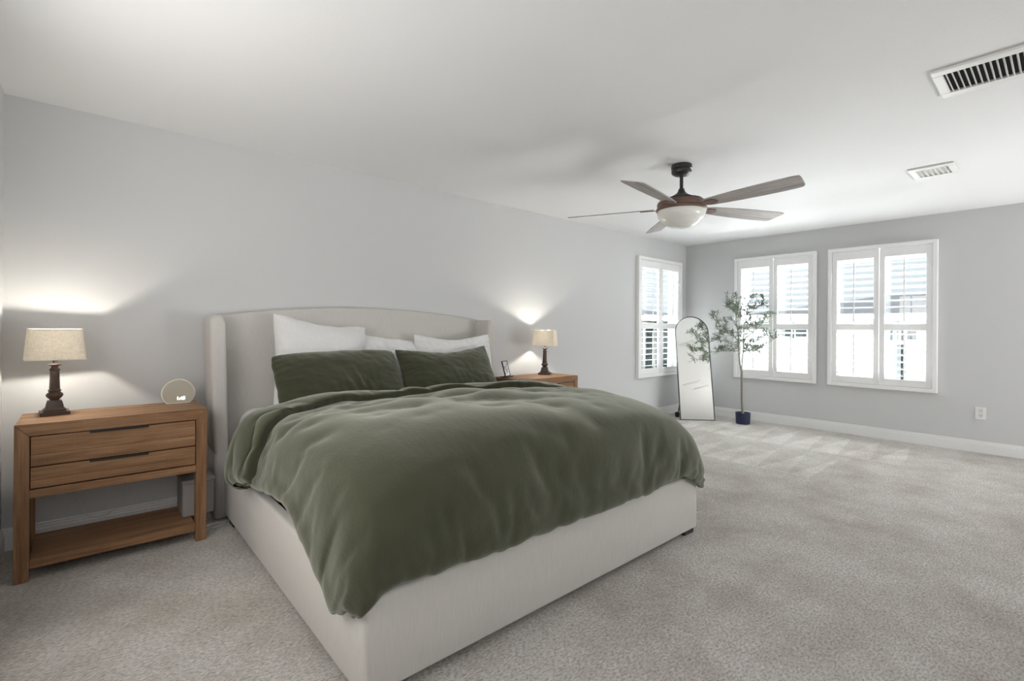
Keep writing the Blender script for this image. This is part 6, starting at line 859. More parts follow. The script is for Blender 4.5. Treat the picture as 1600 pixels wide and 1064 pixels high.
0,0,0,0,0,0,0,0,0,0,0,0,0,0,0,0,0,0,0,0,0,0,0,0,0,0,0,0,0,0,0,0,0,0,0,0,0,0,0,0,0,0,0,0,0,0,0,0,0,0,0,0,0,0,0,0,0,0,0,0,0,0,0,0,0,0,0,0,0,0,0,0,0,0,0,0,0,0,0,0,0,0,0,0,0,0,0,0,0,0,
0,0,0,0,0,0,0,0,0,0,0,0,0,0,0,0,0,0,0,0,0,0,0,0,0,0,0,0,0,0,0,0,0,0,0,0,0,0,0,0,0,0,0,0,0,0,0,0,0,0,0,0,0,0,0,0,-7,7,-15,-20,-19,-15,-12,-1,1,-25,-31,-34,-26,-19,-16,-50,-47,-45,
-39,-34,-15,-41,-29,-48,-46,-48,-26,-53,-56,-37,-56,-51,-43,-22,-46,-57,-61,-62,-56,-30,-55,-61,-64,-62,-43,-58,-56,-60,-58,-59,-57,-54,-58,-57,-58,-57,-32,-53,-41,-57,-48,-24,-57,
-61,-60,-38,-54,-46,-22,-42,-20,-29,-39,-40,-41,-21,-37,-14,-30,-27,-39,-39,-32,-14,-21,-28,-28,-25,-47,-45,-55,-55,-49,-40,-24,0,0,-23,-1,-26,-22,-19,-23,-17,-10,-8,-27,-27,-30,
-25,-21,-50,-46,-50,-55,-36,-43,-42,-69,-68,-50,-48,-54,-65,-51,-63,-71,-55,-69,-65,-49,-57,-71,-67,-77,-80,-80,-76,-68,-67,-69,-84,-79,-71,-79,-59,-76,-69,-56,-75,-69,-69,-62,-81,
-57,-75,-61,-73,-73,-70,-56,-82,-82,-63,-70,-43,-50,-55,-32,-37,-39,-48,-56,-55,-32,-29,-32,-38,-49,-54,-39,-27,-31,-34,-25,-29,-48,-55,-56,-55,-68,-38,0,0,-25,-35,-27,-28,-24,-21,
-32,-36,-31,-28,-33,-29,-34,-58,-51,-66,-53,-59,-64,-44,-80,-74,-72,-80,-62,-63,-65,-84,-90,-74,-69,-72,-69,-75,-71,-97,-97,-105,-101,-86,-79,-94,-84,-77,-103,-79,-76,-83,-87,-97,
-81,-82,-82,-77,-90,-92,-105,-82,-70,-70,-88,-80,-90,-65,-82,-94,-76,-67,-73,-50,-63,-71,-47,-56,-65,-68,-59,-61,-37,-45,-51,-62,-50,-39,-32,-39,-33,-35,-40,-36,-56,-66,-68,-66,
-52,0,0,-32,-40,-36,-76,-52,-59,0,0,-30,-28,-42,-50,-64,-37,0,0,-10,-56,-50,-47,-49,-30,0,0,-56,-45,-94,-46,-41,-31,0,0,-64,-71,-71,-37,-26,-25,0,0,-53,-65,-64,-50,-46,-14,0,0,-14,
-42,-70,-47,-47,-42,0,0,-53,-68,-75,-43,-44,-41,0,0,-53,-60,-108,-30,-29,-41,0,0,-35,-77,-107,-75,-68,-17,0,0,-70,-68,-87,-52,-53,-48,0,0,-72,-72,-109,-70,-47,-50,0,0,-58,-98,-108,
-62,-57,-36,0,0,-30,-84,-92,-55,-46,-32,0,0,-72,-72,-84,-54,-49,-18,0,0,-61,-74,-81,-56,-52,-39,0,0,-43,-58,-77,-78,-51,-43,0,0,-18,-71,-86,-77,-63,-56,0,0,-53,-75,-79,-72,-57,-55,
0,0,-48,-55,-112,-64,-59,-54,0,0,-35,-94,-106,-65,-49,-51,0,0,-72,-70,-120,-57,-56,-48,0,0,-72,-80,-107,-71,-44,-41,0,0,-51,-65,-107,-57,-55,-38,0,0,-54,-76,-90,-79,-45,-18,0,0,
-46,-58,-103,-70,-75,-46,0,0,-27,-71,-93,-75,-53,-54,0,0,-40,-52,-68,-77,-61,-57,0,0,-23,-51,-69,-67,-65,-58,0,0,-41,-49,-65,-61,-70,-52,0,0,-44,-45,-68,-65,-49,-50,0,0,-31,-67,
-65,-61,-53,-48,0,0,-48,-52,-74,-62,-52,-45,0,0,-50,-57,-68,-81,-42,-40,0,0,-50,-48,-75,-66,-64,-22,0,0,-40,-65,-62,-54,-65,-27,0,0,-27,-54,-62,-70,-47,-47,0,0,-43,-51,-56,-73,-76,
-48,0,0,-46,-47,-71,-85,-61,-38,0,0,-50,-64,-66,-86,-65,-50,0,0,-52,-57,-75,-76,-54,-42,0,0,-37,-57,-58,-80,-63,-46,0,0,-48,-60,-71,-65,-61,-26,0,0,-48,-73,-67,-67,-44,-40,0,0,-54,
-53,-78,-71,-47,-48,0,0,-51,-75,-76,-62,-67,-51,0,0,-55,-55,-81,-71,-49,-51,0,0,-44,-68,-79,-66,-67,-28,0,0,-59,-69,-95,-74,-54,-41,0,0,-34,-64,-84,-72,-59,-48,0,0,-17,-49,-92,-66,
-68,-49,0,0,-43,-65,-63,-82,-54,-53,0,0,-52,-50,-69,-75,-62,-56,0,0,-36,-75,-70,-80,-55,-53,0,0,-56,-59,-81,-78,-57,-50,0,0,-22,-80,-78,-62,-57,-30,0,0,-33,-37,-97,-51,-42,-48,0,0,
-47,-41,-63,-59,-71,-31,0,0,-41,-66,-61,-63,-68,-45,0,0,1,-22,-60,-61,-51,-56,0,0,-6,-9,-24,-76,-58,-54,0,0,-11,-14,-20,-50,-41,-56,0,0,9,-18,-22,-67,-46,-51,0,0,36,29,-23,-23,-23,
-39,-38,-56,-63,-59,-55,-42,-51,-39,-32,-33,-38,-39,-33,-35,-34,-40,-32,-32,-30,-33,-35,-37,-25,-36,-32,-43,-37,-33,-36,-38,-35,-38,-36,-45,-39,-35,-38,-38,-35,-46,-37,-46,-42,-47,
-40,-41,-31,-47,-35,-44,-40,-43,-37,-51,-45,-52,-53,-33,-35,-51,-43,-51,-42,-46,-55,-55,-47,-44,-44,-40,-30,-38,-40,-33,-36,-32,-23,-37,-45,-56,-56,-53,-58,-59,-63,-67,-68,-53,-35,
0,0,10,37,16,-7,-6,-31,-16,-47,-39,-50,-44,-39,-36,-33,-27,-20,-33,-24,-35,-29,-31,-25,-30,-25,-25,-23,-24,-28,-31,-22,-26,-28,-37,-39,-32,-33,-35,-27,-38,-30,-43,-25,-33,-39,-30,
-34,-34,-41,-34,-40,-33,-33,-39,-29,-45,-27,-46,-30,-45,-38,-42,-52,-31,-47,-33,-41,-53,-32,-40,-43,-37,-44,-29,-45,-39,-28,-41,-34,-29,-32,-29,-21,-24,-34,-42,-45,-45,-53,-50,-48,
-52,-48,-48,-48,-12,0,0,23,39,33,20,8,-34,-38,-21,-19,-38,-24,-16,-20,-18,-13,-16,-12,-23,-13,-24,-22,-21,-15,-15,-15,-16,-18,-15,-20,-15,-21,-22,-19,-22,-27,-24,-23,-30,-25,-28,
-23,-28,-20,-23,-29,-28,-23,-22,-20,-21,-30,-30,-23,-29,-24,-26,-23,-29,-22,-21,-29,-23,-24,-25,-31,-32,-18,-30,-31,-31,-24,-22,-29,-24,-31,-31,-23,-23,-23,-22,-11,-19,-14,-21,-23,
-35,-42,-32,-37,-41,-36,-43,-41,-26,-17,0,0,0,0,0,0,0,0,0,0,0,0,0,0,0,0,0,0,0,0,0,0,0,0,0,0,0,0,0,0,0,0,0,0,0,0,0,0,0,0,0,0,0,0,0,0,0,0,0,0,0,0,0,0,0,0,0,0,0,0,0,0,0,0,0,0,0,0,0,0,
0,0,0,0,0,0,0,0,0,0,0,0,0,0,0,0,0,0,0,0,0,0,0,0,0,0,0,0,]
DJ, DI, DK = 71,97,4
def duvet_grids():
    top = np.cumsum(np.array(DUVET_TOP, float).reshape(3, DJ, DI), axis=2).transpose(1, 2, 0)*.001
    ring = np.zeros((DJ, DI), bool); ring[:DK] = ring[-DK:] = True; ring[:, :DK] = ring[:, -DK:] = True
    bot = np.full((DJ, DI, 3), np.nan); bot[ring] = top[ring]+np.array(DUVET_HEM, float).reshape(3, -1).T*.001
    return top, bot, ring
TOP, BOT, RING = duvet_grids()
duvet = thing('duvet', 'puffy olive green duvet draped over the bed, head end turned down', 'duvet', (BC, -1.5, .70))
def duvet_cover():
    vs = [tuple(p) for p in TOP.reshape(-1, 3)]; idx = lambda j, i: j*DI+i; bi = {}
    for j in range(DJ):
        for i in range(DI):
            if RING[j, i]:
                if j in (0, DJ-1) or i in (0, DI-1): bi[j, i] = idx(j, i)
                else: bi[j, i] = len(vs); vs.append(tuple(BOT[j, i]))
    fs = [(idx(j, i), idx(j, i+1), idx(j+1, i+1), idx(j+1, i)) for j in range(DJ-1) for i in range(DI-1)]
    for j in range(DJ-1):
        for i in range(DI-1):
            q = [(j, i), (j+1, i), (j+1, i+1), (j, i+1)]
            if all(k in bi for k in q): fs.append(tuple(bi[k] for k in q))
    o = obj('cover', (vs, fs), M['green'], duvet, smooth='all')
    s = o.modifiers.new('soften', 'SUBSURF'); s.levels = 1; s.render_levels = 1
duvet_cover()
def sample(u, v):
    """point on the duvet top at grid fractions"""
    fi = min(max(u, 0), 1)*(DI-1); fj = min(max(v, 0), 1)*(DJ-1); i = min(int(fi), DI-2); j = min(int(fj), DJ-2); a, b = fi-i, fj-j
    return Vector(TOP[j, i]*(1-a)*(1-b)+TOP[j, i+1]*a*(1-b)+TOP[j+1, i]*(1-a)*b+TOP[j+1, i+1]*a*b)
def duvet_fold():
    """the head end of the duvet turned back over itself"""
    ex = [.30, .62, .75, .95, 1.29, 1.58, 1.96, 2.41, 2.7, 3.1]; ey = [-1.15, -1.17, -1.13, -1.01, -.95, -.96, -1.08, -1.21, -1.26, -1.2]
    n = 150; m = 22; rows = []
    for c in range(n+1):
        u = .004+.992*c/n; v0 = .8
        for k in range(200):                              # where this column meets the fold line
            v = 1-.5*k/200; p = sample(u, v)
            if p.y < np.interp(p.x, ex, ey): v0 = v; break
        endt = min(1, min(c, n-c)/5)
        col = []
        for r in range(m+1):
            s = (r/m)**2.1; v = v0+(1-v0)*s; p = sample(u, v)
            du = sample(u+.02, v)-sample(u-.02, v); dv = sample(u, v+.02)-sample(u, v-.02); nn = du.cross(dv).normalized()
            dist = (sample(u, v)-sample(u, v0)).length; q = min(1, dist/.05)
            h = .056*math.sqrt(max(0, 1-(1-q)**2))*(.35+.65*math.sqrt(max(0, 1-(1-endt)**2)))
            nn_roll = -dv.normalized()*(.026*math.sin(math.pi*min(1, q*1.05))*endt)
            wv = noise.noise(Vector((u*7, s*1.5, 3)))*.012+noise.noise(Vector((u*22, s*2.5, 8)))*.006
            h += wv*min(1, dist/.05)
            col.append(p+nn*(h-.004)+nn_roll)
        last = col[-1]; nn = (last-col[-4]).normalized()
        hang = Vector((0, .035, -.004)), Vector((0, .06, -.03)), Vector((0, .062, -.075))
        col += [last+hh*min(1, max(0, (last.z-.60)/.12)) for hh in hang]
        rows.append(col)
    vs = [p for c in rows for p in c]; k = len(rows[0])
    fs = [(a*k+r, (a+1)*k+r, (a+1)*k+r+1, a*k+r+1) for a in range(n) for r in range(k-1)]
    o = obj('turned_down_fold', (vs, fs), M['green'], duvet, smooth='all')
    s = o.modifiers.new('soften', 'SUBSURF'); s.levels = 1; s.render_levels = 1
duvet_fold()

# pillows
def pillow(label, W, Hh, T, loc, rot, m, seed, group, ear=.05, sag=.0, skew=0., wr=1., creases=0, rc=.03):
    n, k = 60, 44; vs = []; fs = []; side = {}
    for f in (0, 1):
        for j in range(k+1):
            for i in range(n+1):
                u, v = 2*i/n-1, 2*j/k-1
                if f == 1 and (i in (0, n) or j in (0, k)): side[f, j, i] = side[0, j, i]; continue
                x = W/2*u*(1-ear*(1-v*v)-.012*noise.noise(Vector((v*4, seed, u))))
                z = Hh/2*v*(1-ear*1.3*(1-u*u)-.02*noise.noise(Vector((u*4, seed+4, v))))
                z += -sag*max(0, v)*(1-abs(u)**1.5)+skew*u*max(0, v)
                x *= 1-rc*abs(v)**7; z *= 1-rc*1.6*abs(u)**9
                t = T/2*((1-abs(u)**3.4)**.62)*((1-abs(v)**3.0)**.60)*(1-.12*v)
                e = 1-min(1-abs(u), 1-abs(v))
                wrk = .014*noise.noise(Vector((u*2.2, v*2.2, seed)))+.011*(abs(noise.noise(Vector((u*3+v*2, v*5-u*2, seed+2))))-.25)+.006*noise.noise(Vector((u*9+v*3, v*5, seed+5)))
                gather = .0035*e**4*math.sin(noise.noise(Vector((u*3, v*3, seed+7)))*6+(u if abs(v) > abs(u) else v)*38)
                if creases and f == 0:
                    cv = math.exp(-((u-.12)/.33)**2)*math.exp(-((v+.35)/.42)**2)
                    wrk += creases*cv*(abs(noise.noise(Vector((u*11+v*1.2, v*.8, seed+11))))-.25)
                amp = min(1, (1-e)*9)
                t2 = t+(wrk*amp+gather*min(1, (1-e)*20))*wr
                side[f, j, i] = len(vs); vs.append((x, (-1 if f == 0 else 1)*max(t2, 0), z))
        for j in range(k):
            for i in range(n):
                q = [side[f, j, i], side[f, j, i+1], side[f, j+1, i+1], side[f, j+1, i]]
                fs.append(q if f == 0 else q[::-1])
    o = obj('pillow', (vs, fs), m, smooth='all'); o.location = loc; o.rotation_euler = [math.radians(a) for a in rot]
    s = o.modifiers.new('soften', 'SUBSURF'); s.levels = 0; s.render_levels = 1
    return tag(o, label, 'pillow', group)
GW, GG = 'white pillows against the headboard', 'green pillows at the front'
pillow('large white pillow standing tall at the left against the headboard', .68, .64, .19, (1.27, -.255, .955), (-12, 2.5, 0), M['white_cotton'], 1.3, GW, .06, .02, -.035)
pillow('white pillow half hidden in the middle of the headboard', .74, .50, .15, (1.86, -.20, .885), (-12, 2, 0), M['white_cotton'], 5.1, GW, .04, .0, -.03, 1.5)
pillow('white pillow at the right against the headboard, behind the pointed green pillow', .75, .52, .15, (2.392, -.285, .91), (-14, 0, -7), M['white_cotton'], 9.7, GW, .05, .04, .0, 1.4)
pillow('long olive green pillow at the left with creased middle', .88, .46, .19, (1.315, -.515, .845), (-34, -.5, 0), M['green'], 2.2, GG, .018, -.012, .004, .45, .075, .045)
pillow('olive green pillow at the right with a raised pointed corner', .91, .46, .18, (2.187, -.50, .86), (-32, 3, 0), M['green'], 6.6, GG, .045, .05, .035, .5, .03, .02)

# ------------------------------------------------------------------ nightstands
NW, ND, NH = .768, .398, .742
def nightstand(label, loc):
    t = thing('nightstand', label, 'nightstand', loc, 'two matching wooden nightstands')
    f = -ND/2; hw = NW/2; L = .052
    def prism(zs, y0, y1):
        bm = bmesh.new(); loft(bm, [[(x, y, z) for x, z in zs] for y in (y0, y1)]); bmesh.ops.bevel(bm, geom=bm.edges[:], offset=.002, segments=2, affect='EDGES'); return bm
    obj('top', prism([(-hw, NH), (-hw+L, NH-.057), (hw-L, NH-.057), (hw, NH)], -ND/2, ND/2), M['wood_x'], t, local=True)
    for sx in (-1, 1):
        for sy in (-1, 1):
            x0 = -hw if sx < 0 else hw-L; y0 = -ND/2 if sy < 0 else ND/2-L
            q = [(-hw, 0), (-hw+L, 0), (-hw+L, NH-.0575), (-hw, NH-.0006)]
            obj('leg', prism([(x*-sx, z) for x, z in q], y0, y0+L), M['wood_z'], t, local=True)
        q = [(-hw+.003, .395), (-hw+.024, .395), (-hw+.024, NH-.028), (-hw+.003, NH-.005)]
        bm = bmesh.new(); loft(bm, [[(x*-sx, y, z) for x, z in q] for y in (-ND/2+L, ND/2-L)]); obj('side_panel', bm, M['wood_y'], t, local=True)
    obj('back_panel', boxes((-hw+L, hw-L, ND/2-.03, ND/2-.012, .395, NH-.058)), M['wood_x'], t, local=True)
    obj('rail', boxes((-hw+L, hw-L, -ND/2+.001, ND/2-.03, .392, .430), bev=.002), M['wood_x'], t, local=True)
    obj('shelf', boxes((-hw+L, hw-L, -ND/2+.004, ND/2-.004, .058, .100), bev=.003), M['wood_x'], t, local=True)
    for z0, z1 in ((.437, .535), (.541, .680)):
        zs = z0+(z1-z0)*.40
        bm = boxes((-hw+L+.004, hw-L-.004, -ND/2+.002, -ND/2+.022, z0, zs-.0006), (-hw+L+.004, hw-L-.004, -ND/2+.002, -ND/2+.022, zs+.0006, z1), bev=.0012)
        d = obj('drawer', bm, M['wood_x'], t, local=True)
        obj('drawer_box', boxes((-hw+L+.02, hw-L-.02, -ND/2+.023, ND/2-.04, z0+.008, z1-.02)), M['wood_y'], d, local=True)
        h = boxes((-.118, .118, -ND/2-.004, -ND/2+.004, z1-.007, z1+.0045), bev=.001); box(h, -.118, .118, -ND/2-.010, -ND/2-.004, z1-.004, z1+.0045, .001)
        obj('handle', h, M['black'], d, local=True)
    return t
ns = nightstand('wooden nightstand left of the bed, holding the glowing clock', (.137, -.332, 0))
ns2 = copy_tree(ns); ns2.location = (3.307, -.332, 0)
ns2['label'] = 'wooden nightstand right of the bed, half hidden behind the duvet'

# ------------------------------------------------------------------ table lamps
def lamp(label, loc, rotz):
    t = thing('table_lamp', label, 'lamp', loc, 'two matching table lamps', rotz)
    obj('plinth', boxes((-.058, .058, -.058, .058, 0, .019), bev=.002), M['bronze'], t, local=True)
    bm = bmesh.new(); prof = [(.045, .019), (.045, .026), (.037, .034), (.034, .040), (.034, .046), (.030, .064), (.027, .074)]
    loft(bm, [rrect(-r, r, -r, r, .003, z, 2) for r, z in prof])
    obj('foot', bm, M['bronze'], t, smooth=True, local=True)
    prof = [(.0, .073), (.019, .074), (.020, .080), (.029, .089), (.0345, .099), (.0345, .104), (.030, .111), (.023, .116), (.023, .120), (.0265, .123), (.0265, .128), (.0215, .131),
            (.0215, .136), (.0185, .228), (.0215, .230), (.0215, .237), (.0165, .240), (.0135, .248), (.0135, .252), (.0275, .258), (.0285, .262), (.012, .266), (.008, .270), (.008, .330), (.0, .331)]
    obj('column', lathe(bmesh.new(), prof, 28), M['bronze'], t, smooth=True, local=True)
    z0, z1, b, a, th = .288, .447, .116, .1025, .002
    bm = bmesh.new(); bo = rrect(-b, b, -b, b, .012, z0, 3); ao = rrect(-a, a, -a, a, .012, z1, 3)
    bi = rrect(-b+th, b-th, -b+th, b-th, .011, z0, 3); ai = rrect(-a+th, a-th, -a+th, a-th, .011, z1, 3)
    loft(bm, [bo, ao, ai, bi, bo], cap=False); bmesh.ops.remove_doubles(bm, verts=bm.verts[:], dist=1e-6)
    sh = obj('lamp_shade', bm, M['shade'], t, local=True)
    for (r, z, zz) in ((b, z0, z0+.005), (a, z1-.005, z1)):
        bm = bmesh.new(); loft(bm, [rrect(-r-.0012, r+.0012, -r-.0012, r+.0012, .012, z, 3), rrect(-r-.0012, r+.0012, -r-.0012, r+.0012, .012, zz, 3), rrect(-r+.0035, r-.0035, -r+.0035, r-.0035, .011, zz, 3), rrect(-r+.0035, r-.0035, -r+.0035, r-.0035, .011, z, 3), rrect(-r-.0012, r+.0012, -r-.0012, r+.0012, .012, z, 3)], cap=False)
        obj('shade_trim', bm, M['clock_rim'], sh, local=True)
    bm = bmesh.new()
    for k in range(4):
        an = math.pi/4+k*math.pi/2; tube(bm, [(0, 0, .332), (.1395*math.cos(an), .1395*math.sin(an), z1-.012)], .0016, 6)
    obj('shade_spider', bm, M['bronze'], sh, local=True)
    bm = bmesh.new(); lathe(bm, [(0, .331), (.012, .333), (.014, .345), (.026, .37), (.028, .385), (.02, .405), (0, .412)], 16)
    obj('bulb', bm, M['bulb'], t, smooth=True, local=True)
    l = bpy.data.lights.new('bulb_light', 'POINT'); l.energy = LAMP_W; l.color = (1, .92, .80); l.shadow_soft_size = .014
    lo = bpy.data.objects.new('bulb_light', l); COL.objects.link(lo); lo.parent = t; lo.location = (0, 0, .378)
    return t
LAMP_W = 11
la = lamp('lit table lamp with a square linen shade, left of the bed beside the clock', (-.120, -.250, NH), math.radians(5))
lb = copy_tree(la); lb.location = (3.500, -.255, NH); lb.rotation_euler = (0, 0, math.radians(35))
lb['label'] = 'lit table lamp with a square linen shade, right of the bed near the picture frame'

# ------------------------------------------------------------------ things on and by the nightstands
ck = thing('desk_clock', 'round-topped beige mirrored clock with glowing white digits on the left nightstand', 'clock', (.423, -.205, NH))
def arch_disc(r, cut, y0, y1, inset=0.0):
    bm = bmesh.new(); a0 = math.asin(-cut/r); pts = []
    for k in range(49):
        a = a0+(math.pi-2*a0)*k/48; pts.append(((r-inset)*math.cos(a), (r-inset)*math.sin(a)+cut))
    pts = [(x, max(z, inset if inset else 0)) for x, z in pts]
    loft(bm, [[(x, y, z) for x, z in pts] for y in (y0, y1)]); return bm
obj('rim', arch_disc(.0845, .062, -.008, .016), M['clock_rim'], ck, smooth=True, local=True)
fc = obj('face', arch_disc(.0845, .062, -.0105, -.0079, .005), M['clock_face'], ck, smooth=True, local=True)
def text(name, body, size, loc, m, parent):
    cu = bpy.data.curves.new(name, 'FONT'); cu.body = body; cu.size = size; cu.extrude = .0004; cu.offset = .0006; cu.align_x = 'CENTER'
    o = bpy.data.objects.new(name, cu); COL.objects.link(o); dg = bpy.context.evaluated_depsgraph_get()
    me = bpy.data.meshes.new_from_object(o.evaluated_get(dg)); bpy.data.objects.remove(o)
    me.materials.clear(); me.materials.append(m)
    me.transform(Matrix.Translation(Vector(loc)) @ Matrix.Rotation(math.pi/2, 4, 'X'))
    p = bpy.data.objects.new(name, me); COL.objects.link(p); p.parent = parent; return p
text('digits', '1:45', .026, (.012, -.0112, .022), M['digits'], fc)

pf = thing('picture_frame', 'small black picture frame with a grey line drawing on the right nightstand', 'picture frame', (3.025, -.235, NH), None, math.radians(26))
tilt = Matrix.Rotation(math.radians(-16), 4, 'X')
obj('base', boxes((-.064, .064, -.03, .05, 0, .008), bev=.002), M['black'], pf, local=True)
bm = bmesh.new()
for b in ((-.058, .058, -.006, .006, .0, .007), (-.058, .058, -.006, .006, .143, .150), (-.058, -.051, -.006, .006, .007, .143), (.051, .058, -.006, .006, .007, .143)): box(bm, *b, .001, 1, Matrix.Translation((0, 0, .008)) @ tilt)
obj('frame', bm, M['black'], pf, local=True)
bm = bmesh.new(); box(bm, -.051, .051, -.002, .004, .007, .143, 0, 1, Matrix.Translation((0, 0, .008)) @ tilt); pic = obj('picture', bm, M['paper'], pf, local=True)
bm = bmesh.new(); R0 = Matrix.Translation((0, 0, .008)) @ tilt
for pts in ([(-.04, .03), (-.01, .05), (.02, .085), (.03, .12)], [(-.04, .10), (-.02, .07), (.0, .05), (.035, .035)], [(-.03, .07), (-.005, .085), (.01, .11)], [(-.02, .02), (.0, .035), (.03, .07)], [(.0, .065), (.02, .06), (.04, .075)], [(-.015, .06), (-.02, .085), (-.01, .105)]):
    tube(bm, [R0 @ Vector((x, -.0026, z)) for x, z in spline([(a, b, 0) for a, b in pts], 4) for x, z in [(x, z)]] if False else [R0 @ Vector((p.x, -.0026, p.y)) for p in spline([(a, b, 0) for a, b in pts], 4)], .0022, 5)
obj('drawing', bm, M['ink'], pic, local=True)

sb = thing('storage_box', 'grey fabric box at the right end of the left nightstand shelf', 'box', (.51, -.27, .1005))
obj('body', boxes((.425, .585, -.385, -.17, .1005, .292), bev=.008), M['box_fabric'], sb)
obj('lid', boxes((.422, .588, -.388, -.167, .290, .312), bev=.006), M['box_fabric'], sb)

def cable(label, pts, r, m, group=None):
    bm = bmesh.new(); tube(bm, spline(pts, 8), r, 6); return tag(obj('power_cord', bm, m, smooth='all'), label, 'cord', group)
cable('white cord lying on the carpet between the nightstand and the bed', [(.42, -.12, .005), (.50, -.25, .006), (.56, -.33, .006), (.61, -.315, .006), (.648, -.335, .006), (.625, -.375, .006), (.57, -.385, .006)], .0035, M['cord'])
cable('thin dark cord hanging on the wall behind the left nightstand', [(-.10, -.022, .62), (-.08, -.022, .40), (-.02, -.024, .20), (.02, -.026, .11), (.10, -.022, .10), (.17, -.022, .16), (.20, -.022, .30), (.21, -.022, .60)], .003, M['cord'])

# ------------------------------------------------------------------ ceiling fan
FX, FY = 3.354, -1.83
fan = thing('ceiling_fan', 'five-blade ceiling fan with grey wooden blades and frosted bowl light', 'ceiling fan', (FX, FY, H))
def lz(name, prof, m, parent=fan, seg=48):
    return obj(name, lathe(bmesh.new(), prof, seg, (FX, FY, 0)), m, parent, smooth=True)
lz('canopy', [(0, 2.4395), (.073, 2.4395), (.075, 2.425), (.074, 2.408), (.066, 2.405), (.066, 2.396), (.074, 2.392), (.070, 2.376), (.050, 2.362), (.022, 2.356), (0, 2.355)], M['fan_dark'])
lz('downrod', [(0, 2.357), (.013, 2.357), (.013, 2.25), (0, 2.25)], M['fan_dark'], seg=20)
mot = lz('motor_cover', [(0, 2.262), (.020, 2.262), (.024, 2.248), (.032, 2.232), (.055, 2.214), (.082, 2.200), (.086, 2.190), (.120, 2.184), (.150, 2.176), (.1505, 2.168), (0, 2.168)], M['fan_dark'])
lz('motor_housing', [(0, 2.168), (.150, 2.168), (.170, 2.160), (.176, 2.145), (.172, 2.120), (.182, 2.112), (.182, 2.098), (.176, 2.094), (0, 2.094)], M['fan_brown'])
lz('light_bowl', [(0, 2.0945), (.172, 2.0945), (.174, 2.080), (.166, 2.052), (.146, 2.022), (.116, 1.996), (.080, 1.978), (.040, 1.968), (0, 1.966)], M['glass_bowl'])
def blade(ang):
    pit = Matrix.Rotation(math.radians(-13.4), 4, 'X')
    prof = [(.20, -.040, .040), (.24, -.050, .052), (.32, -.058, .062), (.45, -.066, .072), (.60, -.071, .079), (.72, -.0725, .081), (.80, -.0725, .080), (.838, -.0715, .077), (.850, -.0705, .070), (.857, -.069, .058), (.868, -.067, .020), (.879, -.064, -.030), (.882, -.060, -.045), (.880, -.056, -.052)]
    up = [(x, b) for x, a, b in prof]; lo = [(x, a) for x, a, b in prof]; loop = lo+up[::-1]
    bm = bmesh.new(); rings = []
    for dz, s in ((-.0035, .985), (-.002, 1), (.002, 1), (.0035, .985)):
        rings.append([pit @ Vector((.54+(x-.54)*s, y*s, dz-.012*max(0, x-.2))) for x, y in loop])
    loft(bm, rings)
    bl = obj('blade', bm, M['blade'], fan, local=True); bl.location = (0, 0, 2.118-H); bl.rotation_euler = (0, 0, math.radians(ang))
    bm = bmesh.new()
    loft(bm, [[pit @ Vector(p) for p in ((x, -w, z0), (x, w, z0), (x, w, z0+.006), (x, -w, z0+.006))] for x, w, z0 in ((.165, .018, -.012), (.20, .022, -.011), (.235, .036, -.0105), (.275, .034, -.0105), (.30, .012, -.0105))])
    obj('blade_iron', bm, M['fan_brown'], bl, local=True)
for k in range(5): blade(-170+72*k)

# ------------------------------------------------------------------ ceiling vents
def vent(label, x0, x1, y0, y1, border, pitch, tilt, dark, slat_w, group):
    t = thing('ceiling_vent', label, 'vent', ((x0+x1)/2, (y0+y1)/2, H), group)
    a0, a1, b0, b1 = x0+border, x1-border, y0+border*.7, y1-border*.7; zb = H-.014
    bm = bmesh.new()
    for b in ((x0, a0, y0, y1), (a1, x1, y0, y1), (a0, a1, y0, b0), (a0, a1, b1, y1)): box(bm, *b, zb, H-.0005, .003, 2)
    obj('frame', bm, M['vent_white'], t)
    obj('duct', boxes((a0-.002, a1+.002, b0-.002, b1+.002, H-.003, H-.0008)), M['vent_dark' if dark else 'vent_white'], t)
    n = int((b1-b0)/pitch)
    for i in range(n):
        y = b1-pitch*(i+.5); bm = bmesh.new()
        R = Matrix.Translation((0, y, H-.010)) @ Matrix.Rotation(math.radians(tilt), 4, 'X')
        box(bm, a0-.001, a1+.001, -slat_w/2, slat_w/2, -.0008, .0008, 0, 1, R)
        obj('slat', bm, M['vent_white'], t)
    return t
VG = 'white ceiling vents'
vent('large white return vent with dark slots at the ceiling edge, nearest the camera', 3.003, 3.364, -3.96, -3.306, .055, .0215, 52, True, .012, VG)
vent('small white supply vent on the ceiling near the right windows', 4.708, 5.045, -3.195, -2.93, .058, .030, 35, False, .024, VG)

# ------------------------------------------------------------------ wall outlet
ot = thing('wall_outlet', 'white double wall outlet low on the right wall', 'outlet', (XB, -3.178, .394))
obj('cover_plate', boxes((XB-.006, XB, -3.217, -3.139, .333, .455), bev=.002), M['white_plastic'], ot)
for zz in (.369, .420):
    rc = obj('receptacle', boxes((XB-.0085, XB-.0055, -3.1945, -3.1615, zz-.0165, zz+.0165), bev=.004), M['white_plastic'], ot)
    obj('slots', boxes((XB-.0088, XB-.0084, -3.186, -3.183, zz-.004, zz+.008), (XB-.0088, XB-.0084, -3.173, -3.170, zz-.004, zz+.008), (XB-.0088, XB-.0084, -3.180, -3.176, zz-.013, zz-.008)), M['vent_dark'], rc)

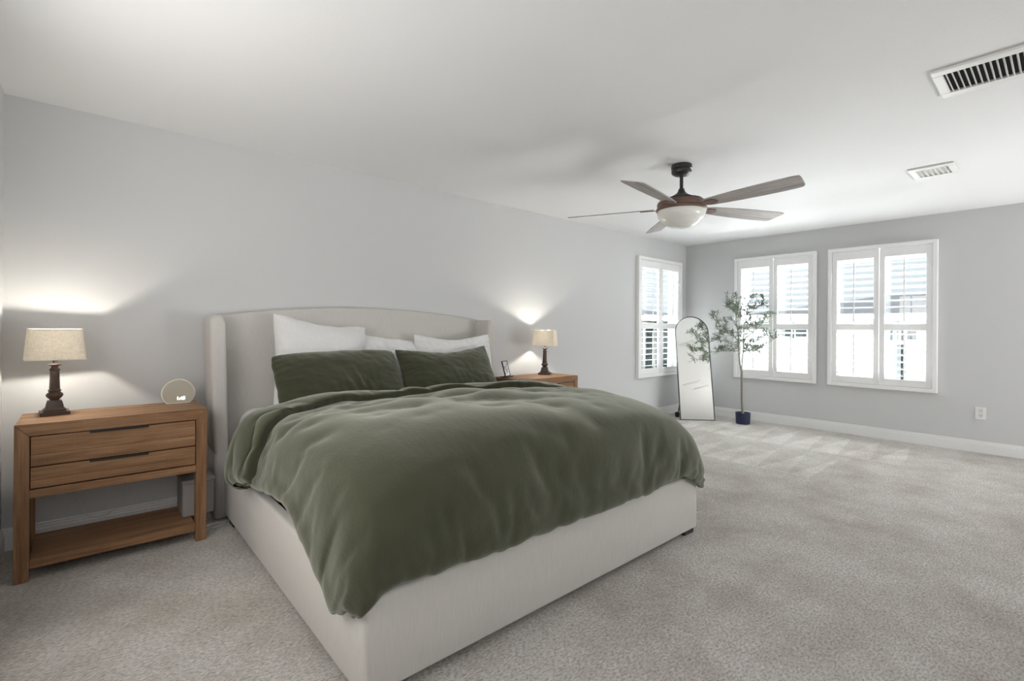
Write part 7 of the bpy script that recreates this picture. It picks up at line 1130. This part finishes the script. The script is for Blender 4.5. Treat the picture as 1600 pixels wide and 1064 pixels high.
# ------------------------------------------------------------------ arched floor mirror
mr = thing('floor_mirror', 'tall arched floor mirror in a thin dark frame leaning in the room corner', 'mirror', (6.125, -.51, 0), None, math.radians(-45))
LEAN = math.radians(14)
ML = Matrix.Rotation(-LEAN, 4, 'X')                      # local +y points into the corner
def arch(w, h, ins):
    r = w-ins; pts = [(-r, ins), (r, ins)]
    zc = h-w
    for k in range(33):
        a = math.pi*k/32; pts.append((r*math.cos(a), zc+r*math.sin(a)))
    return pts
MW, MH = .226, 1.425
outer, inner = arch(MW, MH, 0), arch(MW, MH, .008)
bm = bmesh.new()
loft(bm, [[ML @ Vector((x, y, z)) for x, z in pp] for pp, y in ((outer, .012), (outer, -.014), (inner, -.014), (inner, .010), (outer, .012))], cap=False)
bmesh.ops.remove_doubles(bm, verts=bm.verts[:], dist=1e-6)
obj('frame', bm, M['mirror_frame'], mr, local=True)
bm = bmesh.new(); loft(bm, [[ML @ Vector((x, y, z)) for x, z in inner] for y in (.0095, -.004)]); obj('glass', bm, M['mirror'], mr, local=True)
bm = bmesh.new()
for s in (-1, 1): tube(bm, [ML @ Vector((s*.10, .018, .80)), Vector((s*.20, .20, .05))], .007, 8)
tube(bm, [ML @ Vector((-.10, .018, .80)), ML @ Vector((.10, .018, .80))], .007, 8)
sd = obj('easel_stand', bm, M['black'], mr, local=True)
for s in (-1, 1):
    bm = bmesh.new(); box(bm, s*.212-.028, s*.212+.028, .172, .228, 0, .072, .018, 3); obj('rubber_foot', bm, M['black'], sd, local=True)

# the square panel on the ceiling that shows in the mirror
ap = thing('ceiling_access_panel', 'flat white square access panel on the ceiling, seen only in the arched mirror', 'access panel', (3.82, -5.16, H))
bm = bmesh.new()
for r0, r1, zb in ((.235, .205, .008), (.150, .140, .006)):
    loft(bm, [rrect(3.82-r, 3.82+r, -5.16-r, -5.16+r, .004, z, 2) for r, z in ((r0, H-.0005), (r0, H-zb), (r1, H-zb), (r1, H-.0005), (r0, H-.0005))], cap=False)
obj('frame', bm, M['vent_white'], ap)
obj('panel', boxes((3.64, 4.00, -5.34, -4.98, H-.003, H-.0005)), M['ceiling'], ap)

# ------------------------------------------------------------------ potted olive tree
tr = thing('potted_olive_tree', 'slim olive tree in a small navy blue pot by the right wall', 'tree', (6.36, -1.0, 0))
TX = Vector((6.36, -1.0, 0))
obj('pot', lathe(bmesh.new(), [(0, 0), (.078, 0), (.082, .004), (.089, .135), (.090, .142), (.084, .143), (.081, .120), (0, .118)], 32, TX), M['navy'], tr, smooth=True)
obj('soil', lathe(bmesh.new(), [(0, .119), (.0805, .119), (.080, .125), (.04, .131), (0, .133)], 24, TX), M['soil'], tr, smooth=True)
VR = Vector((math.sin(math.radians(48.76)), -math.cos(math.radians(48.76)), 0)); VF = Vector((math.cos(math.radians(48.76)), math.sin(math.radians(48.76)), 0))
rnd = random.Random(11)
def tp(px, py, dep=0.0):
    """a point of the tree from its measured offsets (121.5 units to the metre)"""
    return TX+VR*((px-1161)/121.5)+Vector((0, 0, (662-py)/121.5))+VF*dep
bm = bmesh.new()
tube(bm, spline([tp(1161, 647), tp(1160, 625, .01), tp(1159, 600, .0), tp(1158, 578, -.01)], 6), [.017-.004*i/18 for i in range(19)], 10)
mains = [[(1158, 580, 0), (1153, 562, -.03), (1151, 545, -.05), (1149, 520, -.06), (1147, 500, -.04), (1150, 480, -.02), (1149, 462, 0)],
         [(1158, 580, 0), (1161, 563, .03), (1164, 545, .05), (1165, 520, .06), (1168, 500, .06), (1172, 482, .03), (1172, 464, .02)],
         [(1163, 552, .04), (1172, 541, .08), (1183, 530, -.02), (1195, 520, -.08)],
         [(1165, 530, .05), (1178, 518, .02), (1188, 503, -.06), (1192, 488, -.10)],
         [(1150, 540, -.05), (1140, 536, .04), (1126, 532, .12), (1110, 538, .17)],
         [(1151, 548, -.05), (1136, 549, .06), (1122, 551, .14), (1104, 556, .18)],
         [(1149, 520, -.06), (1136, 516, .0), (1124, 505, .06), (1117, 495, .10)],
         [(1167, 505, .06), (1160, 492, .12), (1158, 476, .14)],
         [(1150, 520, -.06), (1158, 512, -.14), (1170, 508, -.20), (1180, 500, -.22)],
         [(1165, 535, .05), (1158, 530, .14), (1148, 522, .20), (1136, 520, .22)],
         [(1165, 545, .05), (1176, 548, -.04), (1190, 536, -.12), (1203, 526, -.18)],
         [(1151, 545, -.05), (1157, 548, -.14), (1166, 543, -.2)],
         [(1149, 492, -.03), (1140, 482, -.02), (1133, 474, 0)], [(1170, 490, .04), (1182, 480, -.02), (1190, 472, -.08)]]
twigs = []
for q, pts in enumerate(mains):
    c = spline([tp(*p) for p in pts], 6); r0 = .0085 if q < 2 else .0048
    tube(bm, c, [r0*(1-.72*i/(len(c)-1)) for i in range(len(c))], 7); twigs.append(c)
    for k in range(12 if q < 2 else 8):
        i = rnd.randrange(len(c)//3, len(c)); p = c[i]; d = Vector((rnd.uniform(-1, 1), rnd.uniform(-1, 1), rnd.uniform(-.1, 1.1))).normalized()*rnd.uniform(.06, .15)
        tw = spline([p, p+d*.5+Vector((0, 0, .01)), p+d], 4); tube(bm, tw, [.0020*(1-.6*j/(len(tw)-1)) for j in range(len(tw))], 5); twigs.append(tw)
obj('trunk', bm, M['bark'], tr, smooth='all')
def leaves():
    vs, fs = [], []
    def one(p, d, L, w, up):
        s = d.cross(up)
        if s.length < .05: s = d.cross(Vector((1, 0, 0)))
        s.normalize(); nn = s.cross(d); b = len(vs)
        for t, ww in ((0, .12), (.22, .75), (.5, 1), (.78, .62), (1, .05)):
            c = p+d*(L*t)+nn*(-.10*L*t*t)
            vs.append(c+s*w*ww+nn*.0012); vs.append(c-nn*.0008); vs.append(c-s*w*ww+nn*.0012)
        for k in range(4):
            a = b+3*k; fs.append((a, a+1, a+4, a+3)); fs.append((a+1, a+2, a+5, a+4))
    for c in twigs:
        n = len(c); small = n < 12
        for i in range(n if small else n):
            f = i/(n-1)
            if not small and f < .30: continue
            for _ in range(2 if small else rnd.choice((1, 2))):
                ax = (c[min(i+1, n-1)]-c[max(i-1, 0)]).normalized()
                d = (ax*.7+Vector((rnd.gauss(0, .6), rnd.gauss(0, .6), rnd.gauss(0, .45)))).normalized()
                one(c[i], d, rnd.uniform(.040, .062), rnd.uniform(.0042, .0068), Vector((rnd.gauss(0, .4), rnd.gauss(0, .4), 1)).normalized())
        one(c[-1], (c[-1]-c[-2]).normalized(), .06, .007, Vector((0, .2, 1)).normalized())
    return obj('foliage', (vs, fs), M['leaf'], tr, smooth='all')
leaves()
